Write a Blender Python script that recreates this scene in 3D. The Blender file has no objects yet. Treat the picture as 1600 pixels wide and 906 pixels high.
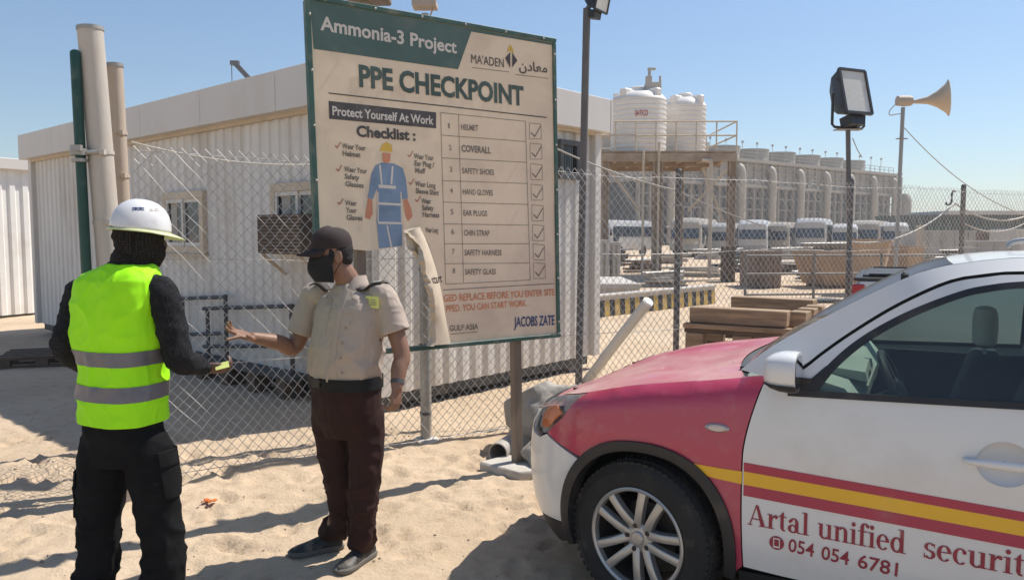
import bpy, bmesh, math, random
import numpy as np
from mathutils import Vector, Matrix, noise, geometry

random.seed(11)
S = bpy.context.scene
COL = S.collection
R = math.radians

# ------------------------------------------------------------------ camera, sky, sun, exposure
FPX, CAMH = 1220.0, 1.68                       # focal length in photo pixels (1600 wide), eye height
PITCH = math.atan(88 / FPX)
cam = bpy.data.cameras.new('camera')
cam.sensor_width = 36.0
cam.lens = FPX / 1600 * 36.0
cam.clip_start, cam.clip_end = 0.05, 4000
camo = bpy.data.objects.new('camera', cam)
camo.location = (0, 0, CAMH)
camo.rotation_euler = (math.pi / 2 - PITCH, 0, 0)
COL.objects.link(camo)
S.camera = camo

SUN_EL, SUN_AZ = R(55.5), math.atan2(0.85, 0.53)
w = bpy.data.worlds.new('World')
S.world = w
w.use_nodes = True
nt = w.node_tree
nt.nodes.clear()
sky = nt.nodes.new('ShaderNodeTexSky')
sky.sky_type = 'NISHITA'
sky.sun_disc = False
sky.sun_elevation = SUN_EL
sky.sun_rotation = SUN_AZ
sky.air_density, sky.dust_density, sky.ozone_density = 1.0, 0.15, 1.6
bg = nt.nodes.new('ShaderNodeBackground')
bg.inputs['Strength'].default_value = 0.115
wo = nt.nodes.new('ShaderNodeOutputWorld')
# the low sky of this photograph stays blue: thin its white horizon band a little
geo = nt.nodes.new('ShaderNodeTexCoord')
sep = nt.nodes.new('ShaderNodeSeparateXYZ')
nt.links.new(geo.outputs['Generated'], sep.inputs[0])
rmp = nt.nodes.new('ShaderNodeValToRGB')
rmp.color_ramp.elements[0].position = 0.0
rmp.color_ramp.elements[0].color = (.70, .745, .79, 1)
rmp.color_ramp.elements[1].position = .55
rmp.color_ramp.elements[1].color = (1.16, 1.15, 1.14, 1)
nt.links.new(sep.outputs['Z'], rmp.inputs[0])
mul = nt.nodes.new('ShaderNodeMix')
mul.data_type = 'RGBA'
mul.blend_type = 'MULTIPLY'
mul.inputs['Factor'].default_value = 1
nt.links.new(sky.outputs[0], mul.inputs[6])
nt.links.new(rmp.outputs[0], mul.inputs[7])
nt.links.new(mul.outputs[2], bg.inputs[0])
nt.links.new(bg.outputs[0], wo.inputs[0])

sun = bpy.data.lights.new('sun', 'SUN')
sun.energy = 4.9
sun.angle = R(0.55)
sun.color = (1.0, 0.95, 0.87)
suno = bpy.data.objects.new('sun', sun)
sd = Vector((math.cos(SUN_EL) * math.sin(SUN_AZ), math.cos(SUN_EL) * math.cos(SUN_AZ), math.sin(SUN_EL)))
suno.rotation_euler = sd.to_track_quat('Z', 'Y').to_euler()
suno.location = (20, 12, 30)
COL.objects.link(suno)

vs = S.view_settings
vs.view_transform = 'Standard'
vs.look = 'None'
vs.gamma = 1
vs.exposure = 0.27
vs.use_curve_mapping = False

# ------------------------------------------------------------------ helpers
CP, SP = math.cos(PITCH), math.sin(PITCH)
EYE = Vector((0, 0, CAMH))


def ray(px, py):
    x = (px - 800) / FPX
    y = (453 - py) / FPX
    return Vector((x, CP + y * SP, -SP + y * CP))


def ground_at(px, py, z=0.0):
    r = ray(px, py)
    return EYE + r * ((z - CAMH) / r.z)


def at(px, py, Y):
    r = ray(px, py)
    return EYE + r * (Y / r.y)


def on_plane(px, py, o, n):
    r = ray(px, py)
    return EYE + r * ((Vector(o) - EYE).dot(n) / r.dot(n))


def pchip(xs, ys):
    xs = [float(a) for a in xs]; ys = [float(a) for a in ys]
    n = len(xs)
    h = [xs[i + 1] - xs[i] for i in range(n - 1)]
    d = [(ys[i + 1] - ys[i]) / h[i] for i in range(n - 1)]
    m = [0.0] * n
    m[0], m[-1] = d[0], d[-1]
    for i in range(1, n - 1):
        if d[i - 1] * d[i] > 0:
            w1, w2 = 2 * h[i] + h[i - 1], h[i] + 2 * h[i - 1]
            m[i] = (w1 + w2) / (w1 / d[i - 1] + w2 / d[i])

    def f(x):
        if x <= xs[0]:
            return ys[0] + m[0] * (x - xs[0]) * 0.0
        if x >= xs[-1]:
            return ys[-1]
        i = 0
        while x > xs[i + 1]:
            i += 1
        t = (x - xs[i]) / h[i]
        a, b = ys[i], ys[i + 1]
        t2, t3 = t * t, t * t * t
        return (2 * t3 - 3 * t2 + 1) * a + (t3 - 2 * t2 + t) * h[i] * m[i] + (-2 * t3 + 3 * t2) * b + (t3 - t2) * h[i] * m[i + 1]
    return f


def smooth(a, b, x):
    t = min(1, max(0, (x - a) / (b - a)))
    return t * t * (3 - 2 * t)


class MB:
    """collects shapes, then links them as one mesh object"""

    def __init__(self):
        self.v, self.f, self.m, self.mi = [], [], [], 0

    def add(self, vs, fs):
        o = len(self.v)
        self.v += [Vector(a) for a in vs]
        self.f += [tuple(o + i for i in f) for f in fs]
        self.m += [self.mi] * len(fs)
        return self

    def box(self, c, s, rot=None):
        c = Vector(c)
        pts = []
        for x in (-.5, .5):
            for y in (-.5, .5):
                for z in (-.5, .5):
                    p = Vector((x * s[0], y * s[1], z * s[2]))
                    pts.append(c + (rot @ p if rot else p))
        return self.add(pts, [(0, 1, 3, 2), (4, 6, 7, 5), (0, 4, 5, 1), (2, 3, 7, 6), (0, 2, 6, 4), (1, 5, 7, 3)])

    def beam(self, a, b, wd, ht, up=(0, 0, 1)):
        a, b = Vector(a), Vector(b)
        d = b - a
        L = d.length
        d.normalize()
        u = Vector(up)
        if abs(d.dot(u)) > .98:
            u = Vector((1, 0, 0))
        s = d.cross(u).normalized()
        u = s.cross(d)
        return self.box((a + b) / 2, (L, wd, ht), Matrix((d, s, u)).transposed())

    def loft(self, rings, cap=True, close=False):
        n = len(rings[0])
        vs = [p for r in rings for p in r]
        fs = []
        k = len(rings)
        for i in range(k - 1 + (1 if close else 0)):
            for j in range(n):
                a, b = i * n + j, i * n + (j + 1) % n
                c, d = ((i + 1) % k) * n + (j + 1) % n, ((i + 1) % k) * n + j
                fs.append((a, b, c, d))
        if cap and not close:
            fs.append(tuple(range(n - 1, -1, -1)))
            fs.append(tuple((k - 1) * n + j for j in range(n)))
        return self.add(vs, fs)

    def tube(self, pts, r, n=8, cap=True, close=False):
        pts = [Vector(p) for p in pts]
        k = len(pts)
        rs = r if isinstance(r, (list, tuple)) else [r] * k
        rings = []
        prev = None
        for i, p in enumerate(pts):
            if close:
                d = pts[(i + 1) % k] - pts[i - 1]
            else:
                d = pts[min(i + 1, k - 1)] - pts[max(i - 1, 0)]
            if d.length < 1e-9:
                d = Vector((0, 0, 1))
            d.normalize()
            if prev is None:
                u = Vector((0, 0, 1)) if abs(d.z) < .9 else Vector((1, 0, 0))
                u = (u - d * u.dot(d)).normalized()
            else:
                u = (prev - d * prev.dot(d)).normalized()
            prev = u
            s = d.cross(u)
            rings.append([p + (u * math.cos(2 * math.pi * j / n) + s * math.sin(2 * math.pi * j / n)) * rs[i] for j in range(n)])
        return self.loft(rings, cap, close)

    def lathe(self, prof, c=(0, 0, 0), axis=(0, 0, 1), n=24, cap=True):
        """prof: (radius, height) pairs along axis"""
        ax = Vector(axis).normalized()
        u = Vector((1, 0, 0)) if abs(ax.x) < .9 else Vector((0, 1, 0))
        u = (u - ax * u.dot(ax)).normalized()
        s = ax.cross(u)
        c = Vector(c)
        rings = [[c + ax * h + (u * math.cos(2 * math.pi * j / n) + s * math.sin(2 * math.pi * j / n)) * r for j in range(n)] for r, h in prof]
        return self.loft(rings, cap)

    def prism(self, poly, a, b):
        """poly: list of Vector, swept from offset a to offset b"""
        a, b = Vector(a), Vector(b)
        n = len(poly)
        vs = [Vector(p) + a for p in poly] + [Vector(p) + b for p in poly]
        fs = [tuple(range(n - 1, -1, -1)), tuple(range(n, 2 * n))]
        fs += [(i, (i + 1) % n, n + (i + 1) % n, n + i) for i in range(n)]
        return self.add(vs, fs)

    def xf(self, M):
        self.v = [M @ p for p in self.v]
        return self

    def mesh(self, name, mats, bevel=0.0, sharp=35, fix=True, flat=False, segs=1):
        me = bpy.data.meshes.new(name)
        me.from_pydata([tuple(p) for p in self.v], [], self.f)
        for m in (mats if isinstance(mats, (list, tuple)) else [mats]):
            me.materials.append(m)
        if any(self.m):
            me.polygons.foreach_set('material_index', self.m)
        bm = bmesh.new()
        bm.from_mesh(me)
        if fix:
            bmesh.ops.recalc_face_normals(bm, faces=bm.faces)
        if bevel:
            ed = [e for e in bm.edges if len(e.link_faces) == 2 and e.calc_face_angle(0) > R(30)]
            bmesh.ops.bevel(bm, geom=ed, offset=bevel, segments=segs, affect='EDGES', profile=.5, clamp_overlap=True)
        bm.to_mesh(me)
        bm.free()
        if not flat:
            for p in me.polygons:
                p.use_smooth = True
            me.set_sharp_from_angle(angle=R(sharp))
        me.update()
        return me

    def build(self, name, mats, parent=None, **kw):
        return link(name, self.mesh(name, mats, **kw), parent)


def link(name, me, parent=None):
    o = bpy.data.objects.new(name, me)
    COL.objects.link(o)
    if parent:
        o.parent = parent
    return o


def thing(name, label, cat, loc=(0, 0, 0), rz=0.0, group=None):
    o = bpy.data.objects.new(name, None)
    o.empty_display_size = .2
    COL.objects.link(o)
    o.location = loc
    o.rotation_euler = (0, 0, rz)
    return tag(o, label, cat, group)


def tag(o, label, cat, group=None):
    o['label'] = label
    o['category'] = cat
    if group:
        o['group'] = group
    return o


def struct(o):
    o['kind'] = 'structure'
    return o


def copy_tree(o, parent=None):
    c = o.copy()
    COL.objects.link(c)
    if parent:
        c.parent = parent
    for ch in list(o.children):
        copy_tree(ch, c)
    return c


def rotz(a):
    return Matrix.Rotation(a, 3, 'Z')


def catmull(pts, n=6):
    pts = [Vector(p) for p in pts]
    out = []
    for i in range(len(pts) - 1):
        p0 = pts[max(i - 1, 0)]; p1 = pts[i]; p2 = pts[i + 1]; p3 = pts[min(i + 2, len(pts) - 1)]
        for k in range(n):
            t = k / n
            out.append(0.5 * ((2 * p1) + (p2 - p0) * t + (2 * p0 - 5 * p1 + 4 * p2 - p3) * t * t + (3 * p1 - p0 - 3 * p2 + p3) * t ** 3))
    out.append(pts[-1])
    return out


def sag(a, b, drop, n=16):
    a, b = Vector(a), Vector(b)
    return [a.lerp(b, i / n) - Vector((0, 0, drop * 4 * (i / n) * (1 - i / n))) for i in range(n + 1)]


def inside(poly, x, y):
    r = False
    j = len(poly) - 1
    for i in range(len(poly)):
        xi, yi = poly[i]; xj, yj = poly[j]
        if (yi > y) != (yj > y) and x < (xj - xi) * (y - yi) / (yj - yi) + xi:
            r = not r
        j = i
    return r


def tri_poly(poly, step, hole=None):
    """triangulated polygon with interior points: verts2d, tris, number of boundary points"""
    bd = []
    n = len(poly)
    for i in range(n):
        a, b = Vector(poly[i]), Vector(poly[(i + 1) % n])
        k = max(1, int((b - a).length / step + .5))
        for j in range(k):
            bd.append(a.lerp(b, j / k))
    xs = [p.x for p in bd]; ys = [p.y for p in bd]
    pts = list(bd)
    arr = np.array([[p.x, p.y] for p in bd])
    y = min(ys) + step * .5
    row = 0
    bl = [(p.x, p.y) for p in bd]
    while y < max(ys):
        x = min(xs) + step * (.5 if row % 2 else .25)
        while x < max(xs):
            if inside(bl, x, y):
                if np.min((arr[:, 0] - x) ** 2 + (arr[:, 1] - y) ** 2) > (step * .45) ** 2:
                    pts.append(Vector((x, y)))
            x += step
        y += step * .87
        row += 1
    nb = len(bd)
    ed_ = []
    if hole:
        hb = [Vector(p) for p in hole]
        pts = pts[:nb] + [p for p in pts[nb:] if min((p - q).length for q in hb) > step * .3]
        k0 = len(pts)
        pts += hb
        ed_ = [(k0 + i, k0 + (i + 1) % len(hb)) for i in range(len(hb))]
    ov, oe, of = geometry.delaunay_2d_cdt(pts, ed_, [list(range(nb))], 1, 1e-7)[:3]
    if hole:
        hl_ = [tuple(p) for p in hole]
        of = [f for f in of if not inside(hl_, sum(ov[i].x for i in f) / len(f), sum(ov[i].y for i in f) / len(f))]
    return ov, [tuple(f) for f in of], bd


def panel(poly, fn, step=.05, thick=.012, mb=None, hole=None):
    """a sheet: poly in 2D, fn(a, b, offset) -> 3D; edges turned inwards by thick"""
    mb = mb or MB()
    ov, of, bd = tri_poly(poly, step, hole)
    mb.add([fn(p.x, p.y, 0) for p in ov], of)
    if thick:
        n = len(bd)
        vs = [fn(p.x, p.y, 0) for p in bd] + [fn(p.x, p.y, -thick) for p in bd]
        mb.add(vs, [(i, (i + 1) % n, n + (i + 1) % n, n + i) for i in range(n)])
    return mb


# ------------------------------------------------------------------ materials
def mat(name, col, rough=.6, metal=0.0, var=.12, vscale=3.0, bump=0.0, bscale=60, spec=.5, coat=0.0,
        dirt=None, dirt_amt=.5, dirt_scale=2.0, stretch=None, dirt2=None, d2_amt=.4, d2_scale=18.0):
    m = bpy.data.materials.new(name)
    m.use_nodes = True
    t = m.node_tree
    N, Lk = t.nodes, t.links
    b = N['Principled BSDF']
    b.inputs['Metallic'].default_value = metal
    b.inputs['Roughness'].default_value = rough
    b.inputs['Specular IOR Level'].default_value = spec
    if coat:
        b.inputs['Coat Weight'].default_value = coat
        b.inputs['Coat Roughness'].default_value = .06
    tc = N.new('ShaderNodeTexCoord')
    vec = tc.outputs['Object']
    if stretch:
        mp = N.new('ShaderNodeMapping')
        mp.inputs['Scale'].default_value = stretch
        Lk.new(vec, mp.inputs[0])
        vec = mp.outputs[0]

    def nz(scale, detail=6):
        n = N.new('ShaderNodeTexNoise')
        n.inputs['Scale'].default_value = scale
        n.inputs['Detail'].default_value = detail
        n.inputs['Roughness'].default_value = .62
        Lk.new(vec, n.inputs['Vector'])
        return n.outputs['Fac']

    def ramp(fac, lo, hi):
        r = N.new('ShaderNodeMapRange')
        r.inputs['From Min'].default_value = lo
        r.inputs['From Max'].default_value = hi
        Lk.new(fac, r.inputs['Value'])
        return r.outputs[0]

    def mix(fac, a, bb):
        x = N.new('ShaderNodeMix')
        x.data_type = 'RGBA'
        Lk.new(fac, x.inputs['Factor'])
        for s, v in ((6, a), (7, bb)):
            if isinstance(v, tuple):
                x.inputs[s].default_value = (*v, 1)
            else:
                Lk.new(v, x.inputs[s])
        return x.outputs[2]
    lo = tuple(max(0, c * (1 - var)) for c in col)
    hi = tuple(min(1, c * (1 + var)) for c in col)
    c = mix(ramp(nz(vscale), .3, .7), lo, hi)
    if dirt:
        f = ramp(nz(dirt_scale), .62 - dirt_amt * .3, .82 - dirt_amt * .2)
        sc = N.new('ShaderNodeMath'); sc.operation = 'MULTIPLY'
        Lk.new(f, sc.inputs[0]); sc.inputs[1].default_value = min(1, dirt_amt + .2)
        c = mix(sc.outputs[0], c, dirt)
    if dirt2:
        f = ramp(nz(d2_scale), .55, .75)
        sc = N.new('ShaderNodeMath'); sc.operation = 'MULTIPLY'
        Lk.new(f, sc.inputs[0]); sc.inputs[1].default_value = d2_amt
        c = mix(sc.outputs[0], c, dirt2)
    Lk.new(c, b.inputs['Base Color'])
    rr = N.new('ShaderNodeMapRange')
    rr.inputs['To Min'].default_value = max(0, rough - .08)
    rr.inputs['To Max'].default_value = min(1, rough + .1)
    Lk.new(nz(vscale * 3), rr.inputs['Value'])
    Lk.new(rr.outputs[0], b.inputs['Roughness'])
    if bump:
        bp = N.new('ShaderNodeBump')
        bp.inputs['Strength'].default_value = bump
        bp.inputs['Distance'].default_value = .01
        Lk.new(nz(bscale), bp.inputs['Height'])
        Lk.new(bp.outputs[0], b.inputs['Normal'])
    return m


def glass_mat(name, tint, gloss=.12, rough=.02, dust=0.0):
    m = bpy.data.materials.new(name)
    m.use_nodes = True
    t = m.node_tree
    N, Lk = t.nodes, t.links
    N.remove(N['Principled BSDF'])
    out = N['Material Output']
    tr = N.new('ShaderNodeBsdfTransparent')
    tr.inputs[0].default_value = (*tint, 1)
    gl = N.new('ShaderNodeBsdfGlossy')
    gl.inputs['Roughness'].default_value = rough
    gm = N.new('ShaderNodeNewGeometry')
    dt = N.new('ShaderNodeVectorMath'); dt.operation = 'DOT_PRODUCT'
    Lk.new(gm.outputs['Normal'], dt.inputs[0]); Lk.new(gm.outputs['Incoming'], dt.inputs[1])
    ab = N.new('ShaderNodeMath'); ab.operation = 'ABSOLUTE'
    Lk.new(dt.outputs['Value'], ab.inputs[0])
    om = N.new('ShaderNodeMath'); om.operation = 'SUBTRACT'; om.inputs[0].default_value = 1
    Lk.new(ab.outputs[0], om.inputs[1])
    fr = N.new('ShaderNodeMath'); fr.operation = 'POWER'; fr.inputs[1].default_value = 4.5
    Lk.new(om.outputs[0], fr.inputs[0])
    ad = N.new('ShaderNodeMath'); ad.operation = 'MULTIPLY_ADD'
    Lk.new(fr.outputs[0], ad.inputs[0]); ad.inputs[1].default_value = .85; ad.inputs[2].default_value = gloss
    mx = N.new('ShaderNodeMixShader')
    Lk.new(ad.outputs[0], mx.inputs[0])
    Lk.new(tr.outputs[0], mx.inputs[1]); Lk.new(gl.outputs[0], mx.inputs[2])
    last = mx.outputs[0]
    if dust:
        df = N.new('ShaderNodeBsdfDiffuse'); df.inputs[0].default_value = (.5, .45, .38, 1)
        nz = N.new('ShaderNodeTexNoise'); nz.inputs['Scale'].default_value = 4; nz.inputs['Detail'].default_value = 6
        ml = N.new('ShaderNodeMath'); ml.operation = 'MULTIPLY'; ml.inputs[1].default_value = dust
        Lk.new(nz.outputs['Fac'], ml.inputs[0])
        m2 = N.new('ShaderNodeMixShader')
        Lk.new(ml.outputs[0], m2.inputs[0]); Lk.new(last, m2.inputs[1]); Lk.new(df.outputs[0], m2.inputs[2])
        last = m2.outputs[0]
    Lk.new(last, out.inputs[0])
    return m


def dot_mat(name, base, dot, scale, size, rough=.9):
    """woven cloth with small light dots"""
    m = mat(name, base, rough=rough, var=.3, vscale=8, bump=.5, bscale=220, spec=.2)
    t = m.node_tree
    N, Lk = t.nodes, t.links
    b = N['Principled BSDF']
    src = b.inputs['Base Color'].links[0].from_socket
    tc = N.new('ShaderNodeTexCoord')
    v = N.new('ShaderNodeTexVoronoi'); v.inputs['Scale'].default_value = scale; v.inputs['Randomness'].default_value = .25
    Lk.new(tc.outputs['Object'], v.inputs['Vector'])
    lt = N.new('ShaderNodeMath'); lt.operation = 'LESS_THAN'; lt.inputs[1].default_value = size
    Lk.new(v.outputs['Distance'], lt.inputs[0])
    x = N.new('ShaderNodeMix'); x.data_type = 'RGBA'
    Lk.new(lt.outputs[0], x.inputs['Factor']); Lk.new(src, x.inputs[6]); x.inputs[7].default_value = (*dot, 1)
    Lk.new(x.outputs[2], b.inputs['Base Color'])
    return m


SANDDUST = (.50, .40, .29)
M = {}
M['cabin'] = mat('cabin_cream_sheet', (.66, .63, .585), .5, var=.08, vscale=1.2, dirt2=(.45, .36, .27), d2_amt=.28, d2_scale=5, dirt=(.44, .37, .29), dirt_amt=.5, dirt_scale=1.6, stretch=(1, 1, .35), bump=.1, bscale=20)
M['fascia'] = mat('cabin_fascia_sheet', (.62, .58, .53), .5, var=.05, vscale=.8, dirt=(.50, .44, .36), dirt_amt=.3, dirt_scale=1.2, stretch=(1, 1, .4))
M['white_sheet'] = mat('white_sheet', (.78, .76, .72), .5, var=.05, dirt=(.55, .48, .4), dirt_amt=.3, dirt_scale=1)
M['frame_tan'] = mat('tan_window_frame', (.55, .45, .33), .5, var=.1, dirt=SANDDUST, dirt_amt=.4)
M['frame_white'] = mat('white_window_frame', (.60, .57, .51), .4, var=.06)
M['dark_glass'] = mat('dark_window_glass', (.035, .04, .045), .08, var=.4, vscale=2, spec=.8)
M['rustdark'] = mat('rusted_dark_grille', (.06, .05, .043), .8, var=.5, vscale=9, dirt=(.12, .08, .05), dirt_amt=.4, dirt_scale=6, bump=.4, bscale=40)
M['darksteel'] = mat('dark_painted_steel', (.075, .077, .08), .55, metal=.3, var=.3, dirt=(.2, .16, .12), dirt_amt=.3, dirt_scale=6)
M['galv'] = mat('galvanised_steel', (.36, .35, .33), .55, metal=.55, var=.22, vscale=6, dirt=(.42, .35, .27), dirt_amt=.4, dirt_scale=4, stretch=(1, 1, .3))
M['darkpost'] = mat('weathered_dark_steel_post', (.15, .14, .13), .65, metal=.2, var=.2, vscale=6, dirt=(.34, .28, .21), dirt_amt=.35, dirt_scale=5, stretch=(1, 1, .3))
M['wire'] = mat('galvanised_wire', (.50, .475, .44), .5, metal=.15, var=.25, vscale=5)
M['postpale'] = mat('pale_dusty_post_paint', (.50, .45, .39), .65, var=.15, vscale=5, dirt=(.34, .22, .14), dirt_amt=.3, dirt_scale=5, stretch=(1, 1, .35), bump=.2, bscale=30)
M['posttan'] = mat('tan_post_paint', (.47, .38, .30), .65, var=.15, vscale=5, dirt=(.3, .2, .14), dirt_amt=.3, dirt_scale=5, stretch=(1, 1, .35), bump=.2, bscale=30)
M['green'] = mat('dark_green_paint', (.009, .058, .043), .45, var=.2, dirt=(.2, .2, .14), dirt_amt=.25, dirt_scale=6)
M['brownpost'] = mat('brown_sign_post', (.20, .155, .12), .7, var=.2, vscale=8, dirt=(.36, .28, .2), dirt_amt=.4, dirt_scale=6, stretch=(1, 1, .3))
M['concrete'] = mat('concrete', (.50, .46, .41), .9, var=.14, vscale=4, dirt=(.4, .33, .25), dirt_amt=.4, dirt_scale=3, bump=.5, bscale=40)
M['pebble'] = mat('sandy_pebble', (.40, .32, .24), .95, var=.3, vscale=9)
M['rock'] = mat('rubble_concrete', (.36, .33, .29), .95, var=.25, vscale=6, dirt=SANDDUST, dirt_amt=.4, dirt_scale=4, bump=.8, bscale=30)
M['pvc'] = mat('white_pvc', (.66, .64, .60), .45, var=.06, dirt=SANDDUST, dirt_amt=.35, dirt_scale=6)
M['greypipe'] = mat('grey_pipe', (.38, .35, .32), .6, var=.1, dirt=SANDDUST, dirt_amt=.4, dirt_scale=6)
M['wood'] = mat('pallet_wood', (.36, .245, .15), .85, var=.35, vscale=4, dirt=(.14, .095, .06), dirt_amt=.4, dirt_scale=5, stretch=(.6, 6, 6), bump=.4, bscale=20)
M['wood2'] = mat('dark_pallet_wood', (.13, .09, .062), .9, var=.35, vscale=4, dirt=(.07, .05, .04), dirt_amt=.4, dirt_scale=5, bump=.4, bscale=20)
M['tank'] = mat('white_tank_plastic', (.74, .70, .65), .45, var=.04, dirt=(.6, .5, .4), dirt_amt=.3, dirt_scale=.7)
M['rustbeam'] = mat('rusty_beige_steel', (.36, .28, .20), .75, var=.2, vscale=2, dirt=(.19, .09, .05), dirt_amt=.5, dirt_scale=1.6, bump=.2)
M['beigerail'] = mat('beige_rail_paint', (.50, .42, .32), .6, var=.12)
M['ct_wall'] = mat('cooling_tower_cladding', (.335, .295, .245), .8, var=.16, vscale=.35, dirt=(.30, .26, .21), dirt_amt=.4, dirt_scale=.3)
M['ct_dark'] = mat('cooling_tower_louvre', (.10, .095, .085), .9, var=.4, vscale=.6)
M['ct_pipe'] = mat('cooling_tower_pipe', (.42, .365, .29), .6, var=.1, vscale=.5)
M['bus'] = mat('white_bus_paint', (.47, .455, .43), .35, var=.04, dirt=SANDDUST, dirt_amt=.5, dirt_scale=.8, coat=.15)
M['busglass'] = mat('bus_glass', (.045, .06, .075), .1, var=.3, spec=.7)
M['rubber'] = mat('black_rubber', (.022, .021, .02), .85, var=.25, vscale=10, dirt=(.20, .16, .12), dirt_amt=.22, dirt_scale=7, bump=.3, bscale=60)
M['tan'] = mat('tan_skip_paint', (.40, .265, .155), .7, var=.15, vscale=1.5, dirt=(.28, .16, .09), dirt_amt=.4, dirt_scale=1.2)
M['shedgreen'] = mat('dark_green_glazing', (.045, .075, .062), .35, var=.35, vscale=.5)
M['roofpale'] = mat('pale_shed_roof', (.55, .52, .47), .6, var=.08)
M['greyblock'] = mat('grey_block', (.42, .39, .35), .85, var=.15, vscale=.8, dirt=(.34, .28, .21), dirt_amt=.4, dirt_scale=.6)
M['brownjunk'] = mat('brown_scrap', (.20, .14, .10), .85, var=.3, vscale=1.2, dirt=(.3, .22, .16), dirt_amt=.4, dirt_scale=1)
M['yellow'] = mat('barrier_yellow', (.50, .33, .08), .7, var=.15, dirt=(.4, .31, .2), dirt_amt=.4, dirt_scale=3)
M['black'] = mat('black_paint', (.022, .021, .02), .6, var=.3, dirt=(.2, .16, .12), dirt_amt=.25, dirt_scale=4)
M['blackplastic'] = mat('black_plastic', (.02, .02, .021), .45, var=.2, vscale=8, dirt=(.12, .1, .08), dirt_amt=.15, dirt_scale=5, bump=.15, bscale=200)
M['lens'] = mat('floodlight_lens', (.62, .60, .54), .25, var=.06, dirt=SANDDUST, dirt_amt=.4, dirt_scale=6)
M['horn'] = mat('beige_horn_plastic', (.56, .43, .30), .5, var=.08, dirt=SANDDUST, dirt_amt=.3, dirt_scale=5)
M['cable'] = mat('pale_cable', (.50, .46, .40), .6, var=.1)
M['orange'] = mat('orange_scrap', (.55, .13, .02), .6, var=.1)
# ------------------------------------------------------------------ ground
def sand_mat():
    m = bpy.data.materials.new('desert_sand')
    m.use_nodes = True
    t = m.node_tree
    N, Lk = t.nodes, t.links
    b = N['Principled BSDF']
    b.inputs['Roughness'].default_value = .95
    b.inputs['Specular IOR Level'].default_value = .1
    tc = N.new('ShaderNodeTexCoord')

    def nz(s, d=8, r=.6):
        n = N.new('ShaderNodeTexNoise')
        n.inputs['Scale'].default_value = s; n.inputs['Detail'].default_value = d; n.inputs['Roughness'].default_value = r
        Lk.new(tc.outputs['Object'], n.inputs['Vector'])
        return n.outputs['Fac']

    def ramp(f, stops):
        r = N.new('ShaderNodeValToRGB')
        e = r.color_ramp.elements
        while len(e) < len(stops):
            e.new(.5)
        for i, (p, c) in enumerate(stops):
            e[i].position = p; e[i].color = (*c, 1)
        Lk.new(f, r.inputs[0])
        return r.outputs[0]

    def mix(f, a, c, mode='MIX'):
        x = N.new('ShaderNodeMix'); x.data_type = 'RGBA'; x.blend_type = mode
        if isinstance(f, float):
            x.inputs['Factor'].default_value = f
        else:
            Lk.new(f, x.inputs['Factor'])
        Lk.new(a, x.inputs[6]); Lk.new(c, x.inputs[7])
        return x.outputs[2]
    c1 = ramp(nz(.7), [(.3, (.50, .385, .268)), (.55, (.60, .465, .328)), (.75, (.66, .53, .388))])
    c2 = ramp(nz(9), [(.25, (.66, .62, .58)), (.5, (.98, .97, .96)), (.8, (1, 1, 1))])
    c = mix(.75, c1, c2, 'MULTIPLY')
    v = N.new('ShaderNodeTexVoronoi'); v.inputs['Scale'].default_value = 55; v.inputs['Randomness'].default_value = 1
    Lk.new(tc.outputs['Object'], v.inputs['Vector'])
    lt = N.new('ShaderNodeMath'); lt.operation = 'LESS_THAN'; lt.inputs[1].default_value = .11
    Lk.new(v.outputs['Distance'], lt.inputs[0])
    gate = N.new('ShaderNodeMath'); gate.operation = 'GREATER_THAN'; gate.inputs[1].default_value = .53
    Lk.new(nz(2.2, 3), gate.inputs[0])
    ml = N.new('ShaderNodeMath'); ml.operation = 'MULTIPLY'
    Lk.new(lt.outputs[0], ml.inputs[0]); Lk.new(gate.outputs[0], ml.inputs[1])
    grit = ramp(v.outputs['Color'], [(.2, (.22, .17, .12)), (.8, (.60, .53, .45))])
    c = mix(ml.outputs[0], c, grit)
    Lk.new(c, b.inputs['Base Color'])
    n1, n2 = nz(28, 6, .7), nz(140, 4, .7)
    ad = N.new('ShaderNodeMath'); ad.operation = 'MULTIPLY_ADD'
    Lk.new(n2, ad.inputs[0]); ad.inputs[1].default_value = .3; Lk.new(n1, ad.inputs[2])
    bp = N.new('ShaderNodeBump'); bp.inputs['Strength'].default_value = .75; bp.inputs['Distance'].default_value = .02
    Lk.new(ad.outputs[0], bp.inputs['Height'])
    Lk.new(bp.outputs[0], b.inputs['Normal'])
    return m


FEET = [(-1.86, 3.36), (-1.55, 3.3), (-1.02, 4.03), (-.80, 3.92), (-.97, 4.0), (.06, 5.55), (.56, 3.4)]
_rp = random.Random(5)
PRINTS = []
for i in range(340):
    x, y = _rp.uniform(-4.2, 2.2), _rp.uniform(2.9, 6.6)
    PRINTS.append((x, y, _rp.uniform(0, 3.14), _rp.uniform(.08, .15), _rp.uniform(.04, .06), _rp.uniform(.012, .030)))


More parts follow.
